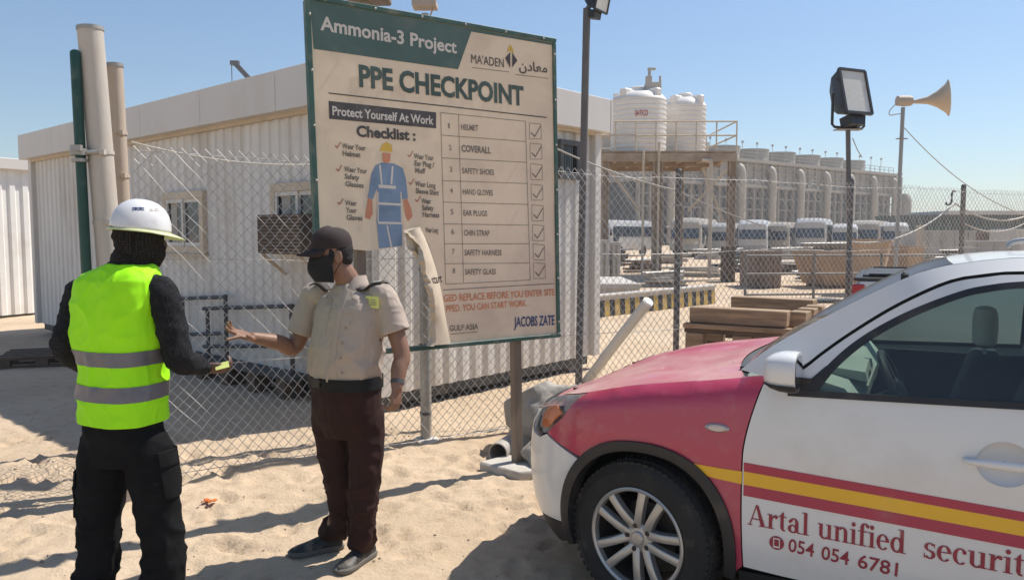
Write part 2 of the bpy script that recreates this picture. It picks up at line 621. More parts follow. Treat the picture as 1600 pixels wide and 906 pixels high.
def gz(x, y):
    """height of the sand"""
    d = math.hypot(x, y - 4)
    k = 1 - smooth(11, 30, d)
    h = .010 * noise.noise((x * .8, y * .8, 3.1)) + .008 * noise.noise((x * 2.6, y * 2.6, 7.7))
    if k > 0 and d < 16:
        h += .010 * noise.noise((x * 7, y * 7, 1.3)) + .010 * (.35 - abs(noise.noise((x * 13, y * 13, 4.4))))+ .0045 * noise.noise((x * 27, y * 27, 8.4))
        for (a, b, r, L, W, dep) in PRINTS:
            dx, dy = x - a, y - b
            if dx * dx + dy * dy < .09:
                u = dx * math.cos(r) + dy * math.sin(r); v = -dx * math.sin(r) + dy * math.cos(r)
                q = (u / L) ** 2 + (v / W) ** 2
                h += -dep * math.exp(-q * q) + dep * .6 * math.exp(-(math.sqrt(q) - 1.35) ** 2 * 9)
    f = 1.0
    for a, b in FEET:
        f = min(f, smooth(.1, .32, math.hypot(x - a, y - b)))
    # drift against the foot of the fence
    t = (x + 2.5) * .862 + (y - 5.08) * .506
    s = -(x + 2.5) * .506 + (y - 5.08) * .862
    dr = .05 * math.exp(-((s + .02) / .13) ** 2) * (.6 + .8 * noise.noise((t * 1.7, 0, 9))) if -.2 < t < 16 else 0
    return (h * k) * f + (h * .3 * (1 - k) if k < 1 else 0) + max(0, dr) * f


def axis_vals(a, b, step, far0, far1, g=1.13):
    v = []
    x = a
    while x <= b:
        v.append(x); x += step
    s, x = step, a
    lo = []
    while x > far0:
        s *= g; x -= s; lo.append(x)
    s, x = step, v[-1]
    hi = []
    while x < far1:
        s *= g; x += s; hi.append(x)
    return lo[::-1] + v + hi


gxs = axis_vals(-4.6, 3.2, .034, -900, 900)
gys = axis_vals(2.9, 7.6, .034, -120, 1500)
mb = MB()
gv = [(x, y, gz(x, y)) for y in gys for x in gxs]
nx = len(gxs)
gf = [(j * nx + i, j * nx + i + 1, (j + 1) * nx + i + 1, (j + 1) * nx + i) for j in range(len(gys) - 1) for i in range(nx - 1)]
me = bpy.data.meshes.new('ground')
me.from_pydata(gv, [], gf)
me.materials.append(sand_mat())
for p in me.polygons:
    p.use_smooth = True
struct(link('ground', me))

# pebbles and grit lying on the sand: nobody could count them
pm = MB()
rp = random.Random(21)
for i in range(2200):
    x = rp.uniform(-4.5, 3.5); y = rp.uniform(3.1, 7.5)
    if noise.noise((x * .9, y * .9, 33)) < -.05 and rp.random() < .8:
        continue
    r = rp.choice([.003, .003, .004, .004, .005, .006, .008, .013]) * rp.uniform(.6, 1.1)
    c = Vector((x, y, gz(x, y) + r * .25))
    ring = []
    vs = [c + Vector((rp.uniform(.7, 1.2) * r * math.cos(a), rp.uniform(.7, 1.2) * r * math.sin(a), 0)) for a in (0, 1.05, 2.1, 3.14, 4.2, 5.25)]
    top = [c + (v - c) * .6 + Vector((0, 0, r * rp.uniform(.4, .8))) for v in vs]
    pm.loft([[v - Vector((0, 0, r * .5)) for v in vs], vs, top])
o = pm.build('pebbles', M['pebble'])
o['kind'] = 'stuff'

# ------------------------------------------------------------------ cabin (site office)
CC = Vector((-1.21, 7.15, 0))                 # near corner
CU = Vector((-.748, .663, 0)).normalized()    # along the long front wall, away to the left
CW = Vector((CU.y, -CU.x, 0))                 # along the end wall, away to the right
if CW.y < 0:
    CW = -CW
CL, CD, CH = 9.0, 3.3, 2.90


def corrugated(mb, o, u, n, L, z0, z1, pitch=.19, dep=.021):
    """ribbed sheet from o along u, ribs standing out along n"""
    prof = []
    x = 0
    while x < L - .01:
        for a, b in ((0, 0), (.36, 0), (.48, 1), (.86, 1)):
            if x + a * pitch < L:
                prof.append((x + a * pitch, b * dep))
        x += pitch
    prof.append((L, 0))
    vs = []
    for s, d in prof:
        for z in (z0, z1):
            vs.append(o + u * s + n * d + Vector((0, 0, z)))
    fs = [(2 * i, 2 * i + 2, 2 * i + 3, 2 * i + 1) for i in range(len(prof) - 1)]
    mb.add(vs, fs)


cab = thing('site_cabin', 'long cream corrugated site cabin with a flat fascia behind the fence and notice board', 'building')
mb = MB()
corrugated(mb, CC, CU, -CW, CL, .18, CH)
corrugated(mb, CC, CW, -CU, CD, .18, CH)
corrugated(mb, CC + CU * CL, CW, CU, CD, .18, CH)
corrugated(mb, CC + CW * CD, CU, CW, CL, .18, CH)
mb.build('wall', M['cabin'], cab, fix=False, sharp=20)
mb = MB()
for p in (CC - CU * .02 - CW * .02, CC + CU * (CL + .02) - CW * .02, CC - CU * .02 + CW * (CD + .02)):
    mb = MB()
    mb.box(p + Vector((0, 0, .18 + (CH - .18) / 2)), (.12, .12, CH - .18), Matrix((CU, CW, Vector((0, 0, 1)))).transposed())
    mb.build('corner_trim', M['fascia'], cab, bevel=.006)
RM = Matrix((CU, CW, Vector((0, 0, 1)))).transposed()
mb = MB()
ov = .17
for i in range(6):      # fascia sheets with narrow gaps between
    a0 = -ov + i * (CL + 2 * ov) / 6; a1 = -ov + (i + 1) * (CL + 2 * ov) / 6 - .008
    for e in (-ov, CD + ov):
        mb.box(CC + CU * (a0 + a1) / 2 + CW * e + Vector((0, 0, CH + .2)), (a1 - a0, .04, .40), RM)
for i in range(2):
    b0 = -ov + .022 + i * (CD + 2 * ov - .044) / 2; b1 = b0 + (CD + 2 * ov - .044) / 2 - .008
    for e in (-ov + .02, CL + ov - .02):
        mb.box(CC + CW * (b0 + b1) / 2 + CU * e + Vector((0, 0, CH + .2)), (.04, b1 - b0, .398), RM)
mb.build('fascia', M['fascia'], cab, bevel=.004)
mb = MB()
mb.box(CC + CU * CL / 2 + CW * CD / 2 + Vector((0, 0, CH + .33)), (CL + .28, CD + .28, .04), RM)
mb.box(CC + CU * CL / 2 + CW * CD / 2 + Vector((0, 0, CH + .01)), (CL + .28, CD + .28, .02), RM)
mb.build('roof', M['fascia'], cab)
mb = MB()
mb.box(CC + CU * CL / 2 - CW * .045 + Vector((0, 0, CH - .02)), (CL, .05, .04), RM)
mb.box(CC + CW * CD / 2 - CU * .045 + Vector((0, 0, CH - .02)), (.05, CD, .04), RM)
mb.build('eaves_trim', M['frame_tan'], cab)
mb = MB()
mb.box(CC + CU * CL / 2 + CW * CD / 2 + Vector((0, 0, .13)), (CL - .06, CD - .06, .12), RM)
mb.build('base_frame', M['darksteel'], cab)
mb = MB()
for a in np.linspace(.3, CL - .3, 6):
    for b in (.2, CD - .2):
        mb = MB()
        mb.box(CC + CU * float(a) + CW * b + Vector((0, 0, .02)), (.4, .2, .14), RM)
        mb.build('footing', M['concrete'], cab)


def cabin_window(px0, py0, px1, py1, split=True):
    p = on_plane(px0, py0, CC, CW); q = on_plane(px1, py1, CC, CW)
    a0, a1 = (p - CC).dot(CU), (q - CC).dot(CU)
    z1, z0 = p.z, q.z
    if a0 > a1:
        a0, a1 = a1, a0
    t = .09
    c = CC - CW * .05
    up = Vector((0, 0, 1))
    f = MB()
    f.box(c + CU * (a0 + a1) / 2 + up * (z1 - t / 2), (a1 - a0, .06, t), RM)
    f.box(c + CU * (a0 + a1) / 2 + up * (z0 + t / 2), (a1 - a0, .06, t), RM)
    f.box(c + CU * (a0 + t / 2) + up * (z0 + z1) / 2, (t, .06, z1 - z0 - 2 * t), RM)
    f.box(c + CU * (a1 - t / 2) + up * (z0 + z1) / 2, (t, .06, z1 - z0 - 2 * t), RM)
    f.box(c - CW * .02 + CU * (a0 + a1) / 2 + up * (z0 - .012), (a1 - a0 + .06, .11, .024), RM)
    wn = f.build('window', M['frame_tan'], cab, bevel=.004)
    s = MB()
    b0, b1, y0, y1 = a0 + t, a1 - t, z0 + t, z1 - t
    k = .045
    for (x0, x1, off) in ((b0, (b0 + b1) / 2 + .02, .0), ((b0 + b1) / 2 - .02, b1, .016)):
        cc = c - CW * (off - .004)
        s.box(cc + CU * (x0 + x1) / 2 + up * (y1 - k / 2), (x1 - x0, .025, k), RM)
        s.box(cc + CU * (x0 + x1) / 2 + up * (y0 + k / 2), (x1 - x0, .025, k), RM)
        s.box(cc + CU * (x0 + k / 2) + up * (y0 + y1) / 2, (k, .025, y1 - y0 - 2 * k), RM)
        s.box(cc + CU * (x1 - k / 2) + up * (y0 + y1) / 2, (k, .025, y1 - y0 - 2 * k), RM)
    s.build('sash', M['frame_white'], wn, bevel=.003)
    g = MB()
    g.box(CC - CW * .038 + CU * (b0 + b1) / 2 + up * (y0 + y1) / 2, (b1 - b0, .008, y1 - y0), RM)
    g.build('pane', M['dark_glass'], wn)
    cl = MB()      # a half drawn pale blind behind the glass
    cl.box(CC - CW * .0445 + CU * (b1 - .17) + up * (y0 + y1) / 2, (.16, .004, y1 - y0 - .03), RM)
    cl.build('blind', mat('pale_blind', (.40, .37, .32), .8), wn)


cabin_window(262, 302, 328, 397)
cabin_window(431, 288, 520, 395)
# end wall window with clutter
pe = CC.copy()
p = on_plane(868, 218, CC, CU); q = on_plane(898, 282, CC, CU)
b0, b1 = (p - CC).dot(CW), (q - CC).dot(CW)
f = MB()
up = Vector((0, 0, 1))
for (x, z, sx, sz) in (((b0 + b1) / 2, p.z - .03, b1 - b0, .06), ((b0 + b1) / 2, q.z + .03, b1 - b0, .06), (b0 + .03, (p.z + q.z) / 2, .06, p.z - q.z - .12), (b1 - .03, (p.z + q.z) / 2, .06, p.z - q.z - .12)):
    f.box(CC - CU * .05 + CW * x + up * z, (.06, sx, sz), RM)
wn = f.build('window', M['darksteel'], cab, bevel=.003)
g = MB()
g.box(CC - CU * .04 + CW * (b0 + b1) / 2 + up * (p.z + q.z) / 2, (.01, b1 - b0 - .12, p.z - q.z - .12), RM)
for k in range(6):
    g.box(CC - CU * .047 + CW * (b0 + .06 + (k + .5) * (b1 - b0 - .12) / 6) + up * (p.z + q.z) / 2, (.008, .012, p.z - q.z - .12), RM)
g.build('pane', M['dark_glass'], wn)

# window air conditioner with a dark grille, on the cabin wall
p = on_plane(401, 336, CC - CW * .3, CW); q = on_plane(474, 398, CC - CW * .3, CW)
a0, a1 = (p - CC).dot(CU), (q - CC).dot(CU)
ac = thing('air_conditioner', 'rusty dark box air conditioner jutting from the cabin wall beside a window', 'air conditioner', CC + CU * (a0 + a1) / 2 + up * q.z)
L0 = ac.location
f = MB()
cz = (p.z + q.z) / 2 - q.z
wd, hg = abs(a1 - a0), p.z - q.z
f.box(-CW * .16 + up * cz, (wd, .28, hg), RM)
f.build('casing', M['rustdark'], ac, bevel=.008)
f = MB()
for k in range(12):
    f.box(-CW * .304 + up * (cz - hg / 2 + (k + .5) * hg / 12), (wd * .92, .012, hg / 30), RM)
f.build('grille', M['brownjunk'], ac)
f = MB()
for e in (-1, 1):
    f.beam(CU * e * wd * .4 - CW * .29 + up * -.01, CU * e * wd * .4 - CW * .03 + up * -.22, .03, .03)
f.build('bracket', M['frame_tan'], ac)

# steel handrail and landing in the shade under the cabin wall
p0 = on_plane(262, 470, CC - CW * .9, CW)
rl = thing('steel_handrail', 'dark steel pipe handrail of a landing in the shade under the cabin windows', 'handrail', (0, 0, 0))


def onr(px, py, off=.14):
    return on_plane(px, py, CC - CW * off, CW)


mb = MB()
for a, b in (((262, 467), (353, 464)), ((318, 482), (458, 478)), ((262, 523), (345, 521)), ((318, 541), (466, 540))):
    mb.tube([onr(*a), onr(*b)], .022, 8)
mb.build('rail', M['darksteel'], rl)
for px, y0, y1 in ((352, 460, 600), (324, 482, 596), (455, 475, 590), (285, 466, 600)):
    p = onr(px, y0)
    q = MB().tube([p, Vector((p.x, p.y, 0.0))], .024, 8)
    q.build('post', M['darksteel'], rl)
mb = MB()
a, b = onr(275, 590), onr(470, 590)
mb.box(((a + b) / 2).xy.to_3d() + up * .23, ((b - a).length, .24, .04), RM)
mb.build('landing', M['darksteel'], rl)
mb = MB()
for k in range(5):
    mb = MB()
    mb.box(a.xy.to_3d().lerp(b.xy.to_3d(), .08 + .21 * k) + up * .1, (.16, .2, .2), RM)
    mb.build('support', M['wood2'], rl)

# a white steel gate barrier / trough in the shade beside the landing
# ------------------------------------------------------------------ white container building at the far left
bl = thing('white_container', 'bright white corrugated container building beyond the left end of the cabin', 'building')
BO = ground_at(-30, 500)
BU = Vector((.45, .893, 0)).normalized(); BN = Vector((.893, -.45, 0))
mb = MB()
corrugated(mb, BO, BU, BN, 9, .05, 2.95, pitch=.26, dep=.035)
corrugated(mb, BO, -BN, -BU, 6, .05, 2.95, pitch=.26, dep=.035)
mb.build('wall', M['white_sheet'], bl, fix=False, sharp=20)
mb = MB()
BM = Matrix((BU, -BN, up)).transposed()
mb.box(BO + BU * 4.5 - BN * 2.95 + up * 3.06, (9.3, 6.2, .22), BM)
mb.build('roof', M['fascia'], bl, bevel=.01)
mb = MB()
for k in range(6):
    p = BO + BU * (1 + k * 1.4) + up * 3.17
    mb.beam(p, p + up * .28, .03, .03)
mb.beam(BO + BU * 1 + up * 3.44, BO + BU * 8 + up * 3.44, .03, .03)
mb.build('roof_rail', M['galv'], bl)


# ------------------------------------------------------------------ wooden pallets
def pallet(name, label, loc, rz, L=1.2, W=1.0, dark=False, group=None, seed=0, zs=1.0):
    rr = random.Random(seed)
    t = thing(name, label, 'pallet', loc, rz, group)
    m = M['wood2'] if dark else M['wood']
    mb = MB()
    for k in range(5):
        x = -W / 2 + .05 + k * (W - .1) / 4
        mb.box((rr.uniform(-.012, .012), x, .135), (L, .1, .022), rotz(rr.uniform(-.012, .012)))
    mb.build('deck_board', m, t, bevel=.002)
    mb = MB()
    for e in (-1, 0, 1):
        mb.box((0, e * (W / 2 - .06), .012), (L, .1, .022))
        mb.box((0, e * (W / 2 - .06), .113), (L, .1, .02))
    mb.build('runner', M['wood2'] if not dark else m, t, bevel=.002)
    mb = MB()
    for e in (-1, 0, 1):
        for g2 in (-1, 0, 1):
            mb = MB()
            mb.box((g2 * (L / 2 - .08), e * (W / 2 - .06), .062), (.14, .1, .078))
            mb.build('block', m, t, bevel=.003)
    t.scale = (1, 1, zs)
    return t


p = ground_at(76, 566)
pallet('wooden_pallet', 'weathered wooden pallet lying on the sand by the left end of the cabin', (p.x, p.y, gz(p.x, p.y)), R(20), 1.0, .8, True, seed=3)
# ------------------------------------------------------------------ chain link fence
FA = Vector((-2.48, 5.02, 0))
FD = Vector((.862, .506, 0)).normalized()
FN = Vector((FD.y, -FD.x, 0))
FH = 2.26


def fence_pt(t, z, off=0.0):
    b = .03 * noise.noise((t * .9, z * .8, 5.5)) + .012 * noise.noise((t * 3, z * 3, 2.5))
    t += .010 * noise.noise((t * 4, z * 4, 7.5)) + .006 * noise.noise((t * 11, z * 11, 1.5))
    z += .012 * noise.noise((t * 3.3, z * 3, 3.5)) * min(1, z * 3)
    return FA + FD * t + FN * (b + off) + Vector((0, 0, z))


def chain_mesh(mb, t0, t1, z0, z1, pt, pit=.073, r=.0025, zp=.082):
    """woven wires running both ways across a bay, knuckled along the top"""
    n = int((t1 - t0) / pit)
    nz = int((z1 - z0) / (zp / 2))
    for i in range(n):
        for sgn in (1, -1):
            # each wire zigzags up the bay between two columns
            pass
    k = int((t1 - t0) / (pit / 2))
    for sgn in (1, -1):
        for c in range(-nz, k + nz, 2):
            pts = []
            for j in range(nz + 1):
                i = c + sgn * j if sgn > 0 else c + nz - j
                if i < 0 or i > k:
                    continue
                t = t0 + i * (t1 - t0) / k
                z = z0 + j * (z1 - z0) / nz
                over = .003 if ((i + j) // 2 + (0 if sgn > 0 else 1)) % 2 else -.003
                pts.append(pt(t, z, over))
            if len(pts) > 1:
                mb.tube(pts, r, 3, cap=False)


fence = thing('chain_link_fence', 'tall galvanised chain link fence on steel posts running away behind the notice board and car', 'fence', (0, 0, 0))
BAYS = [0.06, 2.12, 4.75, 7.3, 9.5, 12.2]
for i in range(5):
    mb = MB()
    chain_mesh(mb, BAYS[i], BAYS[i + 1], .02, FH - .02, fence_pt)
    mb.build('wire_mesh', M['wire'], fence, fix=False)
for i, t in enumerate(BAYS[1:], 1):
    r = .042 if i == 1 else .03
    b = FA + FD * t - FN * (.035 + r)
    mb = MB()
    mb.tube([b - up * .05, b + up * (FH + (.02 if i != 1 else -.05))], r, 14)
    mb.tube([b + up * (FH - .05 if i == 1 else FH + .015), b + up * (FH - .02 if i == 1 else FH + .035)], [r * 1.08, r * .7], 14)
    po = mb.build('post', M['galv' if i == 1 else 'darkpost'], fence)
    mb = MB()
    for z in (.25, .8, 1.4, 1.95):
        mb.tube([b + up * (z - .012), b + up * (z + .012)], r + .005, 14)
    mb.build('clamp', M['darksteel'] if i == 1 else M['galv'], po)
mb = MB()
for z in (.06, .78, 1.5, FH - .06):
    mb.tube([fence_pt(t, z + .012 * math.sin(t * 2.1 + z), -.006) for t in np.linspace(.05, 12.2, 90)], .0028, 5)
mb.build('line_wire', M['wire'], fence, fix=False)
mb = MB()
b = FA + FD * 2.12 - FN * .075
mb.lathe([(.10, -.03), (.11, .035), (.085, .05)], b, n=12)
mb.build('post_footing', M['concrete'], fence)

# heavy gate posts and the opened green gate leaf, seen edge on
a0, a1 = ground_at(202, 778), at(141, 47, 4.86)
gp = thing('gate_post', 'thickest pale steel gate post, taller of the two beside the green gate', 'post', a0, group='gate posts')
ax = (a1 - a0)
mb = MB()
mb.tube([ax * -.02, ax * .5, ax], .073, 24)
mb.build('shaft', M['postpale'], gp)
mb = MB()
mb.tube([ax * .998, ax * 1.006], .077, 24)
mb.build('cap', M['galv'], gp)
mb = MB()
for k in (.33, .44, .60, .745):
    mb = MB()
    mb.tube([ax * (k - .004), ax * (k + .004)], .078, 24)
    mb.box(ax * k + Vector((.05, -.07, 0)), (.03, .03, .03))
    mb.build('band', M['postpale'], gp)
b0, b1 = ground_at(214, 760), at(179, 104, 5.12)
gq = thing('gate_post', 'slimmer tan gate post standing behind the thickest one', 'post', b0, group='gate posts')
bx = b1 - b0
mb = MB()
mb.tube([bx * -.02, bx], .05, 20)
mb.build('shaft', M['posttan'], gq)
mb = MB()
mb.tube([bx * .998, bx * 1.006], .054, 20)
mb.build('cap', M['galv'], gq)
mb = MB()
for k in (.35, .5, .745, .845):
    mb = MB()
    mb.tube([bx * (k - .004), bx * (k + .004)], .056, 20)
    mb.box(bx * k + Vector((.045, -.045, 0)), (.025, .025, .028))
    mb.build('band', M['posttan'], gq)

n0, n1 = at(146, 640, 4.78), at(117, 72, 4.78)
gd = Vector((n1.x, n1.y, 0)).normalized()
gl = thing('gate_leaf', 'dark green pipe gate leaf with chain link mesh, swung open beside the thick gate post', 'gate', (n0.x, n0.y, 0))
go = Vector((n0.x, n0.y, 0))
lean = Vector((n1.x - n0.x, n1.y - n0.y, 0)) / (n1.z - n0.z)


def gate_pt(t, z, off=0.0):
    return lean * (z - n0.z) + gd * t + Vector((gd.y, -gd.x, 0)) * off + up * z


GL, GZ = 1.25, n1.z - .06
mb = MB()
mb.tube(catmull([gate_pt(0, .12), gate_pt(0, 1.5), gate_pt(0, GZ - .09), gate_pt(.03, GZ - .02), gate_pt(.1, GZ), gate_pt(GL - .05, GZ), gate_pt(GL, GZ - .06), gate_pt(GL, .12), gate_pt(.05, .12)], 5), .030, 12)
mb.tube([gate_pt(0, 1.4), gate_pt(GL, 1.4)], .024, 10)
mb.build('gate_frame', M['green'], gl)
mb = MB()
chain_mesh(mb, .02, GL - .02, .16, GZ - .02, lambda t, z, o: gate_pt(t, z, o * 2), pit=.073)
mb.build('wire_mesh', M['wire'], gl, fix=False)
hp = at(125, 238, 4.78) - go
mb = MB()
mb.tube([hp - up * .02, hp + up * .02], .055, 14)
mb.tube([hp + Vector((.0, -.03, 0)), hp + Vector((.14, .02, 0))], .014, 8)
mb.box(hp + Vector((.01, -.055, .02)), (.06, .03, .035))
mb.tube([hp - up * .06 + Vector((0, -.01, 0)), hp - up * .04 + Vector((0, -.01, 0))], .046, 14)
mb.build('hinge', M['galv'], gl)

# ------------------------------------------------------------------ notice board
TL = Vector((-1.173, 4.58, 3.032))
UD = Vector((1.465, 1.02, 0)); BW = UD.length; UD.normalize()
NB = Vector((UD.y, -UD.x, 0))
BH, SHEAR = 2.087, .052


def bd(u, v, off=0.0):
    wv = .004 * noise.noise((u * 2.2, v * 2.2, .3)) + .0018 * noise.noise((u * 6, v * 6, 4.3))
    return UD * (u + SHEAR * v / BH) - up * v + NB * (off + wv)


def buv(px, py):
    p = on_plane(px, py, TL, NB) - TL
    v = -p.z
    return Vector((p.dot(UD) - SHEAR * v / BH, v))


board = thing('notice_board', 'dusty cream safety notice board with green header, checklist table and a torn lower left corner', 'notice board', TL)
M['banner'] = mat('cream_banner', (.76, .62, .44), .6, var=.04, vscale=3, dirt=(.55, .43, .31), dirt_amt=.4, dirt_scale=2.2, dirt2=(.60, .48, .35), d2_amt=.35, d2_scale=9)
M['bannerback'] = mat('banner_back', (.60, .50, .37), .6, var=.08, dirt=(.45, .38, .3), dirt_amt=.4, dirt_scale=5)
M['pgreen'] = mat('printed_green', (.070, .125, .105), .55, var=.12, dirt=(.16, .18, .15), dirt_amt=.35, dirt_scale=4)
M['pdkgreen'] = mat('printed_dark_green', (.05, .085, .07), .6, var=.15, dirt=(.16, .15, .12), dirt_amt=.3, dirt_scale=8)
M['pblack'] = mat('printed_charcoal', (.065, .058, .055), .6, var=.2, dirt=(.2, .17, .14), dirt_amt=.3, dirt_scale=8)
M['pfaded'] = mat('printed_faded_grey', (.17, .145, .12), .6, var=.3, vscale=20, dirt=(.34, .29, .23), dirt_amt=.35, dirt_scale=25)
M['pcream'] = mat('printed_cream', (.62, .57, .50), .6, var=.05)
M['pred'] = mat('printed_faded_red', (.42, .14, .08), .6, var=.2, dirt=(.5, .36, .26), dirt_amt=.3, dirt_scale=20)
M['porange'] = mat('printed_orange', (.60, .21, .085), .6, var=.15, vscale=9, dirt=(.56, .38, .25), dirt_amt=.4, dirt_scale=16)
M['pnavy'] = mat('printed_navy', (.035, .06, .17), .6, var=.15)
M['pblue'] = mat('printed_blue', (.18, .26, .36), .6, var=.15, vscale=6)
M['pyellow'] = mat('printed_yellow', (.62, .40, .06), .6, var=.1)
M['pskin'] = mat('printed_glove_orange', (.55, .22, .12), .6, var=.1)

# banner sheet with its torn hole
hole_edge = [(545, 389), (575, 392), (604, 388), (627, 385), (630, 362), (655, 355), (672, 385), (684, 428), (693, 470), (703, 536)]
poly = [Vector((.005, .005)), Vector((.005, 1.42))] + [buv(*q) for q in hole_edge[:]] + [Vector((BW - .005, BH - .005)), Vector((BW - .005, .005))]
poly[-3].y = BH - .006
poly[1] = buv(505, 384)
poly[1].x = .006
mb = panel(poly, bd, step=.06, thick=.002)
mb.build('banner', M['banner'], board, fix=False, sharp=60)

# green tube frame
mb = MB()
e = .018
cs = [(0, 0), (BW, 0), (BW, BH), (0, BH)]
for (u0, v0), (u1, v1) in zip(cs, cs[1:] + cs[:1]):
    a = UD * (u0 + SHEAR * v0 / BH) - up * v0 - NB * .012
    b = UD * (u1 + SHEAR * v1 / BH) - up * v1 - NB * .012
    d = (b - a).normalized()
    if abs(d.z) > .5:
        mb.beam(a + d * .019, b - d * .019, .028, .05, NB)
    else:
        mb.beam(a - d * .018, b + d * .018, .028, .05, NB)
mb.build('frame', mat('faded_green_frame', (.035, .095, .075), .55, var=.2, dirt=(.3, .27, .2), dirt_amt=.4, dirt_scale=5), board, bevel=.003)
mb = MB()
for k in range(7):
    for u in (.004, BW - .004):
        v = .1 + k * (BH - .2) / 6
        mb.lathe([(.008, 0), (.008, .006), (.004, .009)], bd(u, v, .013), NB, 8)
for k in range(6):
    u = .1 + k * (BW - .2) / 5
    mb.lathe([(.008, 0), (.008, .006), (.004, .009)], bd(u, .004, .013), NB, 8)
mb.build('rivet', M['galv'], board)
# posts
for px, col, w_ in ((812, 'brownpost', .062), (572, 'brownpost', .06)):
    u = buv(px, 480).x
    top = UD * (u + SHEAR * .5) - up * .12 - NB * .07
    foot = UD * (u + SHEAR * (1.0 + .45 * (px > 700)) + .0) - NB * .07
    foot.z = -TL.z + .02
    mb = MB()
    mb.beam(foot, top, w_, w_, NB)
    po = mb.build('post', M[col], board, bevel=.004)
    mb = MB()
    for v in (.3, 1.1, 1.85):
        mb.box(UD * (u + SHEAR * v / BH) - up * v - NB * .045, (.10, .02, .03), Matrix((UD, NB, up)).transposed())
    mb.build('bracket', M['galv'], po)
mb = MB()
c = Vector((.05, 5.47, 0))
mb.prism([Vector((-.24, 5.50, 0)), Vector((.05, 5.24, 0)), Vector((.30, 5.34, 0)), Vector((.34, 5.56, 0)), Vector((.0, 5.72, 0))], (0, 0, -.05), (0, 0, .05))
o = mb.build('footing_slab', M['concrete'], None, bevel=.012)
tag(o, 'cracked pale concrete slab under the right post of the notice board', 'slab')


# ---- lettering
_H = {}


def text_geo(s, bold=0.0):
    cu = bpy.data.curves.new('lettering', 'FONT')
    cu.body = s
    cu.size = 1
    cu.offset = bold
    cu.resolution_u = 3
    cu.fill_mode = 'FRONT'
    o = bpy.data.objects.new('lettering', cu)
    COL.objects.link(o)
    dg = bpy.context.evaluated_depsgraph_get()
    me = bpy.data.meshes.new_from_object(o.evaluated_get(dg))
    v = [Vector((p.co.x, p.co.y)) for p in me.vertices]
    f = [tuple(p.vertices) for p in me.polygons]
    bpy.data.objects.remove(o)
    bpy.data.curves.remove(cu)
    bpy.data.meshes.remove(me)
    return v, f


CAP = max(p.y for p in text_geo('H')[0])


def put_text(mb, s, p0, p1, capv, off, fn, bold=0.0):
    """baseline from p0 to p1 in the sheet's own metres, capital height capv"""
    v, f = text_geo(s, bold)
    if not v:
        return
    x0, x1 = min(p.x for p in v), max(p.x for p in v)
    p0, p1 = Vector(p0), Vector(p1)
    d = p1 - p0
    L = d.length
    d.normalize()
    n = Vector((d.y, -d.x))          # up on the sheet (v runs down)
    k = L / (x1 - x0)
    vs = []
    for p in v:
        q = p0 + d * ((p.x - x0) * k) + n * (p.y / CAP * capv)
        vs.append(fn(q.x, q.y, off))
    mb.add(vs, f)


def btext(mb, s, l, r, cap_px, off=.0035, bold=.0):
    p0, p1 = buv(*l), buv(*r)
    cp = abs(buv(l[0], l[1] - cap_px).y - p0.y)
    put_text(mb, s, p0, p1, cp, off, bd, bold)


def bpoly(mb, pts, off=.002, step=.08):
    panel([buv(*p) for p in pts], bd, step, 0, mb)
    k = len(mb.v)
    return mb


_shift = [0.0]


def bp(mb, pts, off=.0025, step=.08):
    panel([buv(*p) for p in pts], lambda u, v, o: bd(u, v, off + o), step, 0, mb)


def bline(mb, a, b, w_=.004, off=.003):
    a, b = buv(*a), buv(*b)
    d = (b - a)
    n = Vector((-d.y, d.x)).normalized() * w_ / 2
    k = max(1, int(d.length / .06))
    vs = []
    for i in range(k + 1):
        p = a.lerp(b, i / k)
        vs += [bd(p.x + n.x, p.y + n.y, off), bd(p.x - n.x, p.y - n.y, off)]
    mb.add(vs, [(2 * i, 2 * i + 1, 2 * i + 3, 2 * i + 2) for i in range(k)])


def printed(name, mb, m):
    return mb.build(name, M[m], board, fix=False, flat=True)


mb = MB()
bp(mb, [(484, 0), (738, 45), (715, 109), (490, 77)], .002)
bp(mb, [(738, 45), (862, 67), (862, 71), (736, 50)], .002)
printed('header_band', mb, 'pgreen')
mb = MB()
btext(mb, 'Ammonia-3 Project', (500, 47), (713, 84), 21, .004, .026)
printed('header_text', mb, 'pcream')
mb = MB()
btext(mb, 'PPE CHECKPOINT', (561, 135), (818, 165), 32, .004, .036)
printed('title_text', mb, 'pdkgreen')
mb = MB()
bline(mb, (513, 146), (854, 184), .007)
bp(mb, [(513, 158), (681, 176), (681, 201), (514, 186)], .002)
printed('title_rule', mb, 'pblack')
mb = MB()
btext(mb, 'Protect Yourself At Work', (519, 180), (677, 195), 13.5, .004, .024)
printed('banner_text', mb, 'pcream')
mb = MB()
btext(mb, 'Checklist :', (557, 213), (649, 220), 16, .004, .036)
printed('checklist_heading', mb, 'pblack')
# company emblem
mb = MB()
btext(mb, "MA'ADEN", (736, 99), (787, 106), 13.5, .004, .0)
bp(mb, [(789, 91), (797, 82), (797, 107)], .003)
bp(mb, [(800, 83), (808, 95), (800, 106)], .0034)
bline(mb, (805, 117), (857, 123), .003)
bline(mb, (737, 106), (795, 113), .003)
try:
    btext(mb, '\ufee5\ufea9\ufe8e\ufecc\ufee3', (811, 110), (855, 114), 14, .004, .012)
except Exception:
    pass
printed('emblem', mb, 'pblack')
mb = MB()
bp(mb, [(796, 79), (792, 83), (794, 75), (797, 70), (801, 77), (802, 84)], .003)
printed('emblem_flame', mb, 'pyellow')
